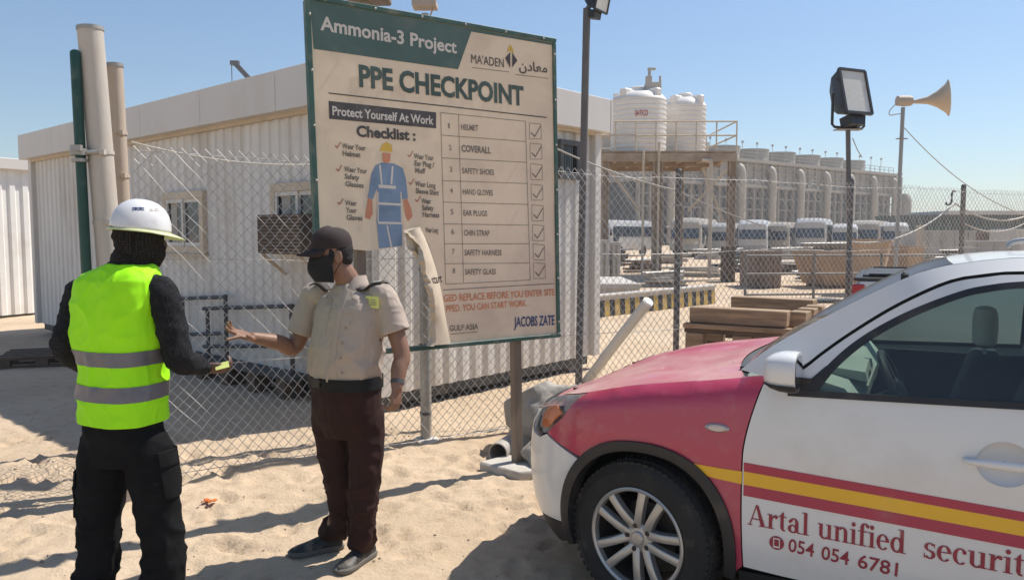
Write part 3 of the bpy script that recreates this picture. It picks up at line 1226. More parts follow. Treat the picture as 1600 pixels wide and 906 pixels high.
# small checklist captions
mb = MB()
for lines, x0, x1s, y, dy in ((('Wear Your', 'Helmet'), 534, (571, 562), 232, 11.5), (('Wear Your', 'Safety', 'Glasses'), 537, (573, 560, 566), 268, 11.5), (('Wear', 'Your', 'Glaves'), 539, (557, 556, 564), 321, 11.3),
                              (('Wear Your', 'Ear Plug /', 'Muff'), 646, (677, 677, 662), 248, 11), (('Wear Long', 'Sleeve Shirt'), 648, (680, 684), 291, 11), (('Wear', 'Safety', 'Harness'), 658, (673, 676, 684), 318, 10.5), (('Wear Long',), 664, (684,), 363, 10)):
    for k, s in enumerate(lines):
        sl = .10
        btext(mb, s, (x0 + k, y + k * dy), (x1s[k] + k, y + k * dy + (x1s[k] - x0) * sl * (1 if y < 300 else .4)), 7.8, .004, .03)
printed('checklist_text', mb, 'pfaded')
mb = MB()


def tick(mb, x, y, s, w_):
    bline(mb, (x - s * .45, y), (x - s * .05, y + s * .45), w_, .0036)
    bline(mb, (x - s * .07, y + s * .45), (x + s * .6, y - s * .7), w_ * .8, .0040)


for x, y in ((527, 228), (529, 264), (531, 316), (640, 242), (642, 285), (652, 312)):
    tick(mb, x, y, 8, .007)
printed('red_tick', mb, 'pred')
# table
mb = MB()
rowsL = [176.5, 211.5, 247, 282.5, 316, 350, 381, 412, 444]
rowsR = [190, 221.5, 254, 287, 319.6, 352, 381, 411, 437.5]
for a, b in zip(rowsL, rowsR):
    xa = 688 + (a - 176) / 268 * 8
    xb = 821 + (b - 190) / 247 * 7
    bline(mb, (xa, a), (xb, b), .0035)
bline(mb, (688, 176.5), (696, 444), .0035, .0032)
bline(mb, (821, 190), (828, 437.5), .0035, .0032)
bline(mb, (716, 179.5), (724, 441), .0035, .0032)
bline(mb, (692, 453), (866, 443), .005)
for k, y in enumerate((205.5, 237, 269, 301, 333, 364, 394, 423)):
    x = 836 + k * .9
    for (p, q) in (((x - 9, y - 13), (x + 9, y - 11)), ((x + 9, y - 11), (x + 9.5, y + 12)), ((x + 9.5, y + 12), (x - 8.5, y + 12)), ((x - 8.5, y + 12), (x - 9, y - 13))):
        bline(mb, p, q, .003, .003)
printed('table_rule', mb, 'pfaded')
mb = MB()
for k, y in enumerate((205.5, 237, 269, 301, 333, 364, 394, 423)):
    tick(mb, 836 + k * .9, y + 2, 14, .006)
printed('black_tick', mb, 'pblack')
mb = MB()
rows = ['HELMET', 'COVERALL', 'SAFETY SHOES', 'HAND GLOVES', 'EAR PLUGS', 'CHIN STRAP', 'SAFETY HARNESS', 'SAFETY GLASS']
wid = [27, 46, 50, 47, 37, 40, 58, 48]
for k, (s, wd_) in enumerate(zip(rows, wid)):
    y = [203, 237, 271, 304, 337, 368, 399, 429][k]
    x = 720 + k * .9
    sl = (.07 if k < 2 else .05, .07, .055, .04, .03, .015, .0, -.01)[k]
    btext(mb, s, (x, y), (x + wd_, y + wd_ * sl), 8.5 if k != 1 else 10, .004, .014 if k != 1 else .03)
    btext(mb, str(k + 1), (700.5 + k * .9, y - 2), ((704.5 if k else 702.3) + k * .9, y - 2), 8, .004, .004)
printed('table_text', mb, 'pfaded')
mb = MB()
btext(mb, 'GED REPLACE BEFORE YOU ENTER SITE', (693, 471.2), (866, 461), 10.5, .004, .014)
btext(mb, 'PPED. YOU CAN START WORK.', (697, 487.2), (823, 478), 10, .004, .014)
printed('warning_text', mb, 'porange')
mb = MB()
btext(mb, 'JACOBS ZATE', (803, 510.5), (866, 507), 15, .004, .02)
printed('contractor_name', mb, 'pnavy')
mb = MB()
btext(mb, 'GULF ASIA', (702, 517), (747, 514), 8.5, .004, .015)
bline(mb, (704, 522), (746, 518), .004)
printed('contractor_name', mb, 'pfaded')
# printed figure of a worker in coveralls
mb = MB()
bp(mb, [(593, 236), (597, 226), (604, 222), (612, 227), (613, 238)], .003)
printed('figure_helmet', mb, 'pyellow')
mb = MB()
bp(mb, [(596, 254), (586, 259), (580, 272), (576, 300), (574, 308), (582, 312), (588, 295), (590, 300), (588, 345), (592, 388), (628, 384), (628, 345), (627, 300), (629, 312), (637, 310), (634, 280), (629, 263), (616, 256)], .0026, .05)
printed('figure_coverall', mb, 'pblue')
mb = MB()
bp(mb, [(597, 239), (610, 240), (609, 252), (604, 256), (598, 252)], .0034)
bp(mb, [(575, 309), (581, 313), (582, 334), (577, 343), (570, 340), (572, 326)], .0034)
bp(mb, [(630, 313), (636, 311), (642, 326), (644, 338), (637, 346), (633, 336)], .0034)
printed('figure_glove', mb, 'pskin')
mb = MB()
for a, b, ww in (((593, 258), (596, 288), .012), ((613, 260), (611, 288), .012), ((591, 291), (618, 293), .02), ((590, 318), (627, 320), .014), ((590, 348), (628, 349), .014), ((604, 352), (611, 386), .01), ((590, 300), (590, 346), .008), ((626, 300), (627, 346), .008)):
    bline(mb, a, b, ww, .0042)
printed('figure_harness', mb, 'pcream')

# torn flaps of banner curling away from the hole
def flap(pts_edge, pts_free, name, steps=14, curl=.30):
    """thin sheet hinged on pts_edge, peeled open towards pts_free, its ragged rim curling back"""
    mb = MB()
    E_ = catmull([bd(*buv(*p), .004) for p in pts_edge], 6)
    Fr = catmull([bd(*buv(*p[:2]), p[2]) for p in pts_free], 6)
    rr = random.Random(len(pts_edge))
    vs = []
    for i in range(len(E_)):
        d = Fr[i] - E_[i]
        L = d.length * (1.12 + .10 * rr.uniform(-1, 1) + .10 * noise.noise((i * .6, 2.2, 0)))
        d.normalize()
        s0 = L * (1 - curl)
        n_ = (NB - d * NB.dot(d)).normalized()
        r = .028 + .01 * noise.noise((i * .3, 0, 1))
        for j in range(steps + 1):
            q = L * j / steps
            if q < s0:
                p = E_[i] + d * q + n_ * (.012 * math.sin(math.pi * q / s0))
            else:
                a_ = (q - s0) / r
                p = E_[i] + d * (s0 + r * math.sin(a_)) + n_ * (r * (1 - math.cos(a_)))
            k_ = j / steps
            p += n_ * (k_ * (.022 * noise.noise(E_[i] * 7 + Vector((k_ * .8, 0, 0))) + .012 * (abs(noise.noise(p * 11)) - .2)))
            vs.append(p)
    st = steps + 1
    mb.add(vs, [(i * st + j, i * st + j + 1, (i + 1) * st + j + 1, (i + 1) * st + j) for i in range(len(E_) - 1) for j in range(steps)])
    return mb.build(name, M['bannerback'], board, fix=False, sharp=34)


flap([(655, 354), (664, 372), (674, 398), (682, 425), (690, 458), (696, 495), (704, 537)],
     [(629, 364, .02), (642, 386, .06), (633, 406, .10), (646, 426, .08), (645, 454, .11), (658, 492, .08), (650, 538, .08)], 'torn_flap')
flap([(630, 360), (640, 357), (650, 355), (658, 357)], [(633, 392, .03), (641, 402, .05), (646, 412, .04), (652, 400, .02)], 'torn_flap')
mb = MB()
fl = lambda u, v, o: bd(u, v, .060 + o)
p0, p1 = buv(668, 443), buv(684, 440)
put_text(mb, 'start', p0, p1, .055, 0, fl, .02)
mb.build('flap_text', M['pblack'], board, fix=False, flat=True)

# ------------------------------------------------------------------ leaning pipe, rubble, drain pipe
p = ground_at(880, 640); q = at(1013, 471, 6.35)
ln = thing('leaning_pipe', 'white plastic pipe leaning from the rubble against the fence', 'pipe', p)
mb = MB()
d = q - p
pts = [p - p, d * .35 + Vector((0, 0, -.01)), d * .7, d]
mb.tube(catmull(pts, 4), [.045] * 13, 16)
mb.tube([d * .985, d * 1.004], [.047, .034], 16)
mb.build('pipe', M['pvc'], ln)


def rock(name, label, c, s, seed, m='rock', rot=0, group='lumps of concrete rubble beside the car'):
    rr = random.Random(seed)
    bm = bmesh.new()
    bmesh.ops.create_icosphere(bm, subdivisions=4, radius=1)
    for v in bm.verts:
        d = v.co.normalized()
        k = 1 + .35 * noise.noise(d * 1.1 + Vector((seed, 0, 0))) + .16 * noise.noise(d * 2.7 + Vector((0, seed, 0))) + .05 * noise.noise(d * 7 + Vector((0, seed, 3)))
        p = d * k
        for ax_ in (Vector((.6, .5, .62)), Vector((-.5, .2, .84)), Vector((.3, -.9, .3)), Vector((-.8, -.5, .2))):
            a = ax_.normalized()
            e = p.dot(a) - .72
            if e > 0:
                p -= a * e * .85
        v.co = Vector((p.x * s[0], p.y * s[1], p.z * s[2]))
    me = bpy.data.meshes.new(name)
    bm.to_mesh(me); bm.free()
    me.materials.append(M[m])
    for pl in me.polygons:
        pl.use_smooth = True
    me.set_sharp_from_angle(angle=R(40))
    o = link(name, me)
    o.location = c
    o.rotation_euler = (0, 0, rot)
    return tag(o, label, 'rubble', group)


rock('rubble_lump', 'largest lump of broken concrete, on top of the rubble between sign post and car', (.24, 6.0, .32), (.30, .26, .24), 1.3)
rock('rubble_lump', 'grey concrete lump low in the rubble right beside the sign post', (.17, 5.95, .12), (.2, .18, .2), 4.1, rot=1)
rock('rubble_lump', 'broken concrete lump in the rubble nearest the car headlight', (.26, 5.55, .1), (.22, .2, .17), 7.7, rot=2)
rock('rubble_lump', 'pale broken lump at the back of the rubble against the fence', (.48, 6.3, .26), (.26, .2, .22), 9.2, rot=.5)
rock('rubble_lump', 'small concrete lump at the foot of the rubble beside the slab', (.17, 5.62, .06), (.11, .1, .09), 2.9, rot=.8)
p, q = ground_at(778, 722), ground_at(822, 690)
dp = thing('drain_pipe', 'short open grey pipe lying on the sand beside the sign slab', 'pipe', (p.x, p.y, 0))
a, b = Vector((0, 0, .07)), Vector((q.x - p.x + .1, q.y - p.y + .2, .08))
mb = MB()
d = (b - a).normalized()
mb.lathe([(.075, 0), (.075, (b - a).length), (.066, (b - a).length), (.066, .0), (.075, 0)], a, d, 20, cap=False)
mb.build('pipe', M['greypipe'], dp)
p = ground_at(328, 789)
mb = MB()
rr = random.Random(3)
for k in range(6):
    c = Vector((rr.uniform(-.03, .03), rr.uniform(-.02, .02), .012 + rr.uniform(0, .012)))
    mb.box(c, (.035, .022, .006), Matrix.Rotation(rr.uniform(0, 3), 3, 'Z') @ Matrix.Rotation(rr.uniform(-.6, .6), 3, 'X'))
o = mb.build('crumpled_wrapper', M['orange'], None)
o.location = (p.x, p.y, gz(p.x, p.y))
tag(o, 'crumpled orange wrapper on the sand between the two men', 'litter')
# ------------------------------------------------------------------ lamp poles and the horn loudspeaker
def lamp_head(parent, c, yaw, tilt, s=1.0):
    """box floodlight: finned body, bezel, glass, stirrup; faces +X before turning"""
    T = Matrix.Translation(c) @ Matrix.Rotation(yaw, 4, 'Z') @ Matrix.Rotation(tilt, 4, 'Y') @ Matrix.Scale(s, 4)
    mb = MB()
    W, Hh = .20, .26
    r0 = [Vector((.08, -W, -Hh)), Vector((.08, W, -Hh)), Vector((.08, W, Hh)), Vector((.08, -W, Hh))]
    r1 = [Vector((-.06, -W * .86, -Hh * .86)), Vector((-.06, W * .86, -Hh * .86)), Vector((-.06, W * .86, Hh * .86)), Vector((-.06, -W * .86, Hh * .86))]
    r2 = [Vector((-.18, -W * .5, -Hh * .5)), Vector((-.18, W * .5, -Hh * .5)), Vector((-.18, W * .5, Hh * .45)), Vector((-.18, -W * .5, Hh * .45))]
    mb.loft([r2, r1, r0])
    for k in range(5):
        mb.box((-.1, -W * .4 + k * W * .2, 0), (.14, .008, Hh * 1.2))
    for z in (-.1, .1):
        for e in (-1, 1):
            mb.box((.06, e * W * 1.02, z * 1.6), (.05, .02, .04))
    mb.box((-.02, 0, -Hh - .06), (.16, .22, .12))
    body = mb.xf(T).build('lamp_housing', M['blackplastic'], parent, bevel=.006 * s)
    mb = MB()
    for (a, b) in (((-W, -Hh), (W, -Hh)), ((W, -Hh), (W, Hh)), ((W, Hh), (-W, Hh)), ((-W, Hh), (-W, -Hh))):
        mb.beam((.094, a[0], a[1]), (.094, b[0], b[1]), .03, .034, (1, 0, 0))
    mb.xf(T).build('bezel', M['blackplastic'], body)
    mb = MB()
    mb.box((.092, 0, 0), (.008, W * 2 - .03, Hh * 2 - .03))
    mb.xf(T).build('lens', M['lens'], body)
    return T


def lamp_pole(name, label, foot, top, r, yaw, tilt, s, stir=.34, col='darkpost', plat=True):
    t = thing(name, label, 'floodlight', foot)
    mb = MB()
    tp = top - foot
    mb.tube([Vector((0, 0, -.05)), tp * .5, tp], r, 12)
    mb.build('pole', M[col], t)
    hc = tp + up * (stir + .06) * s
    lamp_head(t, hc, yaw, tilt, s)
    mb = MB()
    sx = Vector((math.cos(yaw + math.pi / 2), math.sin(yaw + math.pi / 2), 0))
    a = .25 * s
    mb.tube([hc + sx * a, tp + sx * a + up * .05 * s, tp + sx * (a - .04) + up * .02, tp - sx * (a - .04) + up * .02, tp - sx * a + up * .05 * s, hc - sx * a], .016 * s, 8)
    mb.build('stirrup', M['blackplastic'], t)
    if plat:
        mb = MB()
        mb.box(tp, (.30 * s, .12 * s, .012))
        mb.build('mount_plate', M['galv'], t)
    return t


ft = Vector((4.02, 9.15, 0))
tp = at(1325, 203, 9.2)
lamp_pole('floodlight_pole', 'black square floodlight on a slim pole beside the fence, glass facing right', ft, tp, .027, R(-66), R(-14), 1.0)
mb = MB()
q = at(1345, 242, 9.15)
mb.tube([at(1332, 216, 9.2), at(1340, 235, 9.2), at(1347, 246, 9.2)], .006, 6)
o = mb.build('cable', M['cable'])
tag(o, 'short cable stub hanging below the black floodlight', 'cable')

# tall pole beside the board with a lamp cut by the top of the photo
ft = Vector((.60, 7.02, 0)); tp = at(917, 14, 7.05)
t = thing('lamp_pole', 'tall slim grey lamp pole rising just right of the notice board', 'lamp pole', ft)
mb = MB()
mb.tube([Vector((0, 0, -.05)), (tp - ft) * .5, tp - ft], .033, 14)
mb.build('pole', M['darkpost'], t)
lamp_head(t, tp - ft + Vector((.10, -.02, .12)), R(-35), R(12), .55)
mb = MB()
mb.tube([tp - ft, tp - ft + Vector((.06, 0, .05))], .02, 8)
mb.build('lamp_arm', M['galv'], t)
# lamp behind the board, its head above the top edge
ft = Vector((-.72, 6.60, 0)); tp = at(664, 22, 6.6)
t = thing('lamp_pole', 'lamp on a pole behind the notice board, peeping over its top edge', 'lamp pole', ft)
mb = MB()
mb.tube([Vector((0, 0, -.05)), tp - ft], .03, 12)
mb.build('pole', M['galv'], t)
mb = MB()
mb.box(tp - ft + up * .07, (.20, .16, .05))
mb.box(tp - ft + up * .12 + Vector((-.02, 0, 0)), (.12, .12, .05))
mb.tube([tp - ft + Vector((.07, 0, .05)), tp - ft + Vector((.03, 0, -.05))], .008, 6)
mb.build('lamp_housing', M['posttan'], t, bevel=.01)
p = at(572, 0, 6.4)
t = thing('lamp_pole', 'brown lamp box on a pole behind the left of the board top edge', 'lamp pole', (p.x, p.y, 0))
mb = MB()
mb.tube([Vector((0, 0, -.05)), Vector((0, 0, p.z - .02))], .03, 12)
mb.build('pole', M['galv'], t)
mb = MB()
mb.box((.02, 0, p.z + .03), (.34, .2, .11))
mb.box((.02, 0, p.z + .1), (.22, .15, .04))
mb.build('lamp_housing', M['brownpost'], t, bevel=.012)

# horn loudspeaker
ft = ground_at(1397, 520); ft.z = 0
HY = 10.0
tp = at(1411, 168, HY)
ft = Vector((at(1401, 420, HY).x - .03, HY, 0))
t = thing('horn_loudspeaker', 'beige horn loudspeaker on a thin pole, pointing right', 'loudspeaker', ft)
mb = MB()
mb.tube([Vector((0, 0, -.05)), tp - ft], .024, 12)
mb.build('pole', M['galv'], t)
mb = MB()
q = at(1409, 217, HY) - ft
mb.box(q, (.13, .05, .012))
mb.build('cross_plate', M['galv'], t)
c = at(1413, 158, HY) - ft
mb = MB()
mb.lathe([(.03, -.10), (.062, -.09), (.066, -.02), (.066, .05), (.058, .09), (.03, .10)], c, (1, .05, .0), 18)
mb.build('driver_unit', M['posttan'], t)
ha, hb = at(1424, 160, HY) - ft, at(1481, 153.5, HY - .15) - ft
d = hb - ha
L = d.length
mb = MB()
prof = [(.022, -.03), (.022, .03), (.03, L * .2), (.046, L * .4), (.045, L * .42), (.075, L * .6), (.12, L * .78), (.175, L * .93), (.215, L), (.225, L + .004), (.218, L + .008), (.17, L * .92), (.1, L * .7), (.04, L * .42)]
mb.lathe(prof, ha, d, 36)
mb.build('horn', M['horn'], t)
mb = MB()
mb.tube(catmull([at(1402, 161, HY) - ft, at(1391, 172, HY) - ft, at(1390, 180, HY) - ft, at(1400, 179, HY) - ft, at(1408, 178, HY) - ft], 6), .006, 6)
mb.build('lead', M['cable'], t)

# ------------------------------------------------------------------ cables
def cable(name, label, pts, r=.006):
    mb = MB()
    mb.tube(pts, r, 6)
    return tag(mb.build(name, M['cable']), label, 'cable')


cable('cable', 'thin cable falling to the right from the horn loudspeaker pole', sag(at(1413, 200, HY), at(1640, 345, HY + .4), .22, 24), .0065)
cable('cable', 'pale cable sagging from the cabin end across the fence toward the tanks', sag(at(866, 231, 7.3), at(1062, 299, 7.55), .035, 18), .0075)
cable('cable', 'thin rope running down to the right of the second fence post', sag(at(1062, 299, 7.55), at(1190, 352, 8.15), .02, 12), .006)
cable('rope', 'pale rope slung low between the two slim poles and the right fence post', sag(at(1330, 378, 8.8), at(1492, 318, 9.8), .16, 20), .010)
cable('rope', 'pale rope drooping right from the last fence post', sag(at(1492, 318, 9.85), at(1640, 318, 10.6), .22, 20), .011)
cable('rope', 'lower pale rope rising toward the right edge of the photo', sag(at(1500, 345, 10.0), at(1640, 318, 10.8), .25, 20), .009)
cable('wire_strand', 'dark strand of wire sagging across the fence before the cabin windows', sag(at(205, 222, 5.0), at(492, 257, 6.0), .05, 18), .006)
hk = at(1487, 312, 9.75)
mb = MB()
mb.tube(catmull([hk + Vector((.05, 0, .10)), hk + Vector((.015, 0, .105)), hk + Vector((0, 0, .07)), hk + Vector((0, 0, -.02)), hk + Vector((-.025, 0, -.06)), hk + Vector((-.06, 0, -.06)), hk + Vector((-.07, 0, -.03))], 5), .011, 8)
tag(mb.build('steel_hook', M['darksteel']), 'bent dark steel hook hung on the fence beside a right hand post', 'hook')

# ------------------------------------------------------------------ stack of pallets behind the bonnet
PC = Vector((2.12, 6.42, 0))
prz = R(-32)
ZP = .245
for k in range(4):
    rr = random.Random(k + 40)
    lab = ['lowest pallet of the stack behind the car bonnet', 'second pallet from the ground in the stack behind the bonnet', 'third pallet from the ground in the stack behind the bonnet', 'topmost pallet of the stack behind the car bonnet'][k]
    pallet('wooden_pallet', 'brown wooden ' + lab, PC + rotz(prz) @ Vector((-.05 if k == 3 else .06 + rr.uniform(-.03, .03), rr.uniform(-.02, .02) + (-.04 if k == 3 else .05), k * ZP)), prz + R(rr.uniform(-3, 3)), (.9 if k == 3 else .8), 1.2, k < 3, 'pallets stacked behind the car', seed=k, zs=1.66)
for k, (dx, dy, L, lab) in enumerate(((-.09, -.54, .74, 'front square timber baulk laid across the top of the pallet stack'), (-.06, .40, .7, 'rear square timber baulk laid across the top of the pallet stack'))):
    mb = MB()
    mb.box((0, 0, .06), (L, .16, .12 if k == 0 else .16))
    o = mb.build('timber_baulk', M['wood'], None, bevel=.006)
    o.location = PC + rotz(prz) @ Vector((dx, dy, 4 * ZP + .003))
    o.rotation_euler = (0, 0, prz + R(1 - 3 * k))
    tag(o, lab, 'timber', 'timber baulks on the pallets')
for k in range(3):
    mb = MB()
    mb.box((0, 0, .055), (.13, .16, .11))
    o = mb.build('timber_block', M['wood'], None, bevel=.006)
    o.location = PC + rotz(prz) @ Vector((.33, -.40 + .28 * k, 4 * ZP + .003))
    o.rotation_euler = (0, 0, prz + R(3 * k - 3))
    tag(o, ['left', 'middle', 'right'][k] + ' one of the three short timber blocks on top of the pallet stack', 'timber', 'timber blocks on the pallets')

# ------------------------------------------------------------------ water tanks on a steel stand
TY = 30.0
tkA = at(997, 240, TY); tkB = at(1070, 240, TY + 1.4)
deck_z = tkA.z - .05
a = at(930, 240, TY - 1.4); b = at(1150, 240, TY - 1.4)
st = thing('tank_stand', 'rusty beige steel platform on legs with a railing, carrying two water tanks', 'platform', ((a.x + b.x) / 2, TY, 0))
o0 = st.location
x0, x1 = a.x - o0.x, b.x - o0.x
y0, y1 = -1.45, 3.0
mb = MB()
mb.box(((x0 + x1) / 2, (y0 + y1) / 2, deck_z - .03), (x1 - x0, y1 - y0, .06))
mb.build('deck', M['rustbeam'], st)
mb = MB()
for y in (y0, (y0 + y1) / 2, y1):
    mb.box(((x0 + x1) / 2, y, deck_z - .24), (x1 - x0 + .02, .14, .30))
for x in np.linspace(x0 + .1, x1 - .1, 7):
    mb.box((float(x), (y0 + y1) / 2, deck_z - .19), (.12, y1 - y0 - .2, .18))
mb.build('beam', M['rustbeam'], st)
for px in (945, 1027, 1062, 1143):
    for y in (y0 + .1, y1 - .1):
        if px == 1062 and y < 0:
            continue
        x = at(px, 300, TY + y).x - o0.x
        mb = MB()
        wd = .34 if px == 1027 else .26
        mb.box((x, y, (deck_z - .39) / 2), (wd, .05, deck_z - .39))
        mb.box((x - wd / 2 + .02, y, (deck_z - .39) / 2), (.04, .26, deck_z - .39))
        mb.box((x + wd / 2 - .02, y, (deck_z - .39) / 2), (.04, .26, deck_z - .39))
        mb.build('leg', M['rustbeam'], st)
mb = MB()
for a_, b_, y_ in (((1098, 262), (1130, 345), -1.2), ((950, 262), (1000, 330), -1.2), ((1075, 330), (1140, 262), 2)):
    mb = MB()
    mb.beam(at(*a_, TY + y_) - o0, at(*b_, TY + y_) - o0, .09, .09)
    mb.build('brace', M['beigerail'], st)
mb = MB()
for y in (y0, y1):
    for z in (.55, 1.05):
        mb.tube([(x0, y, deck_z + z), (x1, y, deck_z + z)], .03, 6)
    for x in np.linspace(x0, x1, 8):
        mb.tube([(float(x), y, deck_z), (float(x), y, deck_z + 1.05)], .028, 6)
for x in (x0, x1):
    for z in (.55, 1.05):
        mb.tube([(x, y0, deck_z + z), (x, y1, deck_z + z)], .03, 6)
mb.build('railing', M['beigerail'], st)
mb = MB()
for px in (1006, 1030):
    x = at(px, 230, TY - 1.6).x - o0.x
    mb.tube([(x, y0 - .12, .1), (x, y0 - .12, deck_z - .2 + (.5 if px > 1010 else .2))], .045, 8)
x = at(1110, 300, TY - 1.5).x - o0.x
mb.tube(catmull([(x - .35, y0 - .1, deck_z - .35), (x - .1, y0 - .1, deck_z - .38), (x, y0 - .1, deck_z - .6), (x, y0 - .1, 1.5), (x, y0 - .1, .05)], 6), .07, 8)
mb.build('down_pipe', M['beigerail'], st)


def tank(c, r, h, label, writing):
    t = thing('water_tank', label, 'water tank', c, group='plastic water tanks on the stand')
    prof = [(r * .98, 0)]
    k = 11
    for i in range(k):
        z0_ = h * i / k
        prof += [(r, z0_ + .02), (r, z0_ + h / k * .62), (r * .965, z0_ + h / k * .72), (r * .965, z0_ + h / k * .9)]
    prof += [(r, h), (r * .97, h + .08), (r * .86, h + .2), (r * .6, h + .33), (r * .34, h + .37)]
    mb = MB()
    mb.lathe(prof, n=48)
    body = mb.build('body', M['tank'], t, sharp=40)
    mb = MB()
    mb.lathe([(r * .34, h + .34), (r * .34, h + .5), (r * .3, h + .53), (.02, h + .55)], n=24)
    mb.build('lid', M['tank'], t)
    for a_ in (2.6, 3.9, 5.4):
        mb = MB()
        mb.box((math.cos(a_) * r * .72, math.sin(a_) * r * .72, h + .24), (.5, .3, .3), rotz(a_))
        mb.build('lug', M['tank'], t, bevel=.05)
    if writing:
        mb = MB()
        v, f = text_geo('SATICO', .02)
        wx = max(p.x for p in v)
        vs = []
        for p in v:
            ang = -math.pi / 2 - .28 + p.x / wx * .45
            vs.append((math.cos(ang) * r * 1.006, math.sin(ang) * r * 1.006, h * .66 + p.y * .3))
        mb.add(vs, f)
        mb.build('writing', mat('tank_red_print', (.4, .06, .07), .6), t, fix=False, flat=True)
    return t


rA = (1040 - 954) / 2 / FPX * TY * .99
rB = (1100 - 1040) / 2 / FPX * TY * 1.13
tA = tank(Vector((tkA.x, TY, deck_z)), rA, at(1000, 152, TY - 1).z - deck_z, 'larger white ribbed plastic water tank with red print, left on the stand', True)
tB = tank(Vector((tkB.x, TY + 1.5, deck_z)), rB, at(1070, 158, TY).z - deck_z, 'plain white ribbed water tank, right and behind on the stand', False)
# pipework and level gauge on the top of the larger tank
h = at(1000, 152, TY - 1).z - deck_z
mb = MB()
mb.box((.45, -.3, h + .42), (.5, .4, .45)); mb.box((.30, -.4, h + .62), (.22, .22, .5)); mb.tube([(.34, -.3, h + .4), (.34, -.3, h + 1.2)], .06, 8)
mb.box((.42, -.3, h + 1.15), (.3, .1, .09)); mb.tube([(.75, -.3, h + .3), (.75, -.3, h + .9)], .05, 8)
mb.build('inlet_valve', M['greyblock'], tA, bevel=.01)

# ------------------------------------------------------------------ cooling tower far behind
ca, cb = Vector((17.5, 110, 0)), Vector((77, 158, 0))
ct = thing('cooling_tower', 'long beige industrial cooling tower with fan stacks and riser pipes beyond the buses', 'industrial building', ca)
cu_ = (cb - ca); CLn = cu_.length; cu_.normalize()
cn = Vector((cu_.y, -cu_.x, 0))
CM = Matrix((cu_, -cn, up)).transposed()
HT = 14.2


def cbx(mb, s, d, z, sx, sy, sz):
    mb.box(cu_ * s - cn * d + up * z, (sx, sy, sz), CM)


mb = MB()
cbx(mb, CLn / 2, 8, 11.5, CLn, 16, 4.2)
mb.build('casing', M['ct_wall'], ct)
mb = MB()
cbx(mb, CLn / 2, 8, HT - .9, CLn + 1, 17.4, .5)
cbx(mb, CLn / 2, 8, 9.3, CLn + .6, 17, .5)
mb.build('ledge', M['ct_wall'], ct)
mb = MB()
cbx(mb, CLn / 2, 8, 4.6, CLn - 1, 14, 9.1)
mb.build('louvre', M['ct_dark'], ct)
mb = MB()
for s in np.linspace(.3, CLn - .3, 34):
    cbx(mb, float(s), 0, 4.6, .35, .4, 9)
for z in (1.6, 3.6, 5.6, 7.4):
    cbx(mb, CLn / 2, .1, z, CLn, .22, .22)
for s in np.linspace(.3, CLn - .3, 67):
    cbx(mb, float(s), .35, 4.6, .12, .2, 9)
for s in np.linspace(.3, CLn - .3, 34):
    cbx(mb, float(s), -.12, 11.5, .3, .3, 4.0)
for z in (10.4, 11.6, 12.6):
    cbx(mb, CLn / 2, -.15, z, CLn, .22, .18)
mb.build('column', M['ct_wall'], ct)
mb = MB()
for s in np.linspace(1, CLn - 1, 40):
    mb.beam(cu_ * float(s) + up * (HT - .6), cu_ * float(s) + up * (HT + .5), .07, .07)
for z in (HT - .05, HT + .5):
    mb.beam(cu_ * 1 + up * z, cu_ * (CLn - 1) + up * z, .08, .08)
mb.build('handrail', M['ct_wall'], ct)
for i in range(9):
    s = 4 + i * (CLn - 8) / 8
    mb = MB()
    mb.lathe([(3.7, 0), (3.3, .7), (3.2, 1.6), (3.4, 2.9), (3.2, 2.9), (3.0, 1.2)], cu_ * s - cn * 8 + up * (HT - .7), n=28, cap=False)
    mb.lathe([(3.1, 0), (3.1, .3)], cu_ * s - cn * 8 + up * (HT - .2), n=20)
    mb.build('fan_stack', M['ct_wall'], ct)
    mb = MB()
    b_ = cu_ * (s + 2.2) + cn * .9
    mb.tube(catmull([b_ - cn * 2.4 + up * 12.3, b_ - cn * .9 + up * 12.3, b_ + up * 11.2, b_ + up * 6, b_ + up * .2], 6), .62, 12)
    mb.build('riser_pipe', M['ct_pipe'], ct)
    mb = MB()
    for e in (-2.2, 1.9):
        b_ = cu_ * (s + e) - cn * 2 + up * (HT - .7)
        mb.tube([b_, b_ + up * 3.0], .05, 5)
        mb.box(b_ + up * 3.1, (.3, .3, .35))
    mb.build('roof_lamp', M['greyblock'], ct)
mb = MB()
for dx in (.6, 2.8):
    for dy in (0, 2.5):
        b_ = cu_ * (CLn + dx) - cn * dy
        mb.beam(b_, b_ + up * 13, .2, .2)
for k in range(7):
    z = .5 + k * 1.9
    mb.beam(cu_ * (CLn + .6) + up * z, cu_ * (CLn + 2.8) + up * (z + 1.9), .3, .12)
    mb.beam(cu_ * (CLn + .6) + up * (z + 1.9), cu_ * (CLn + 2.8) + up * (z + 1.9), .14, .14)
mb.build('stair_tower', M['ct_pipe'], ct)
mb = MB()
mb.lathe([(1.3, 0), (1.3, 8.3), (1.0, 9.2), (.5, 9.8)], cu_ * (CLn + 4.4), n=20)
mb.build('end_column', M['ct_wall'], ct)

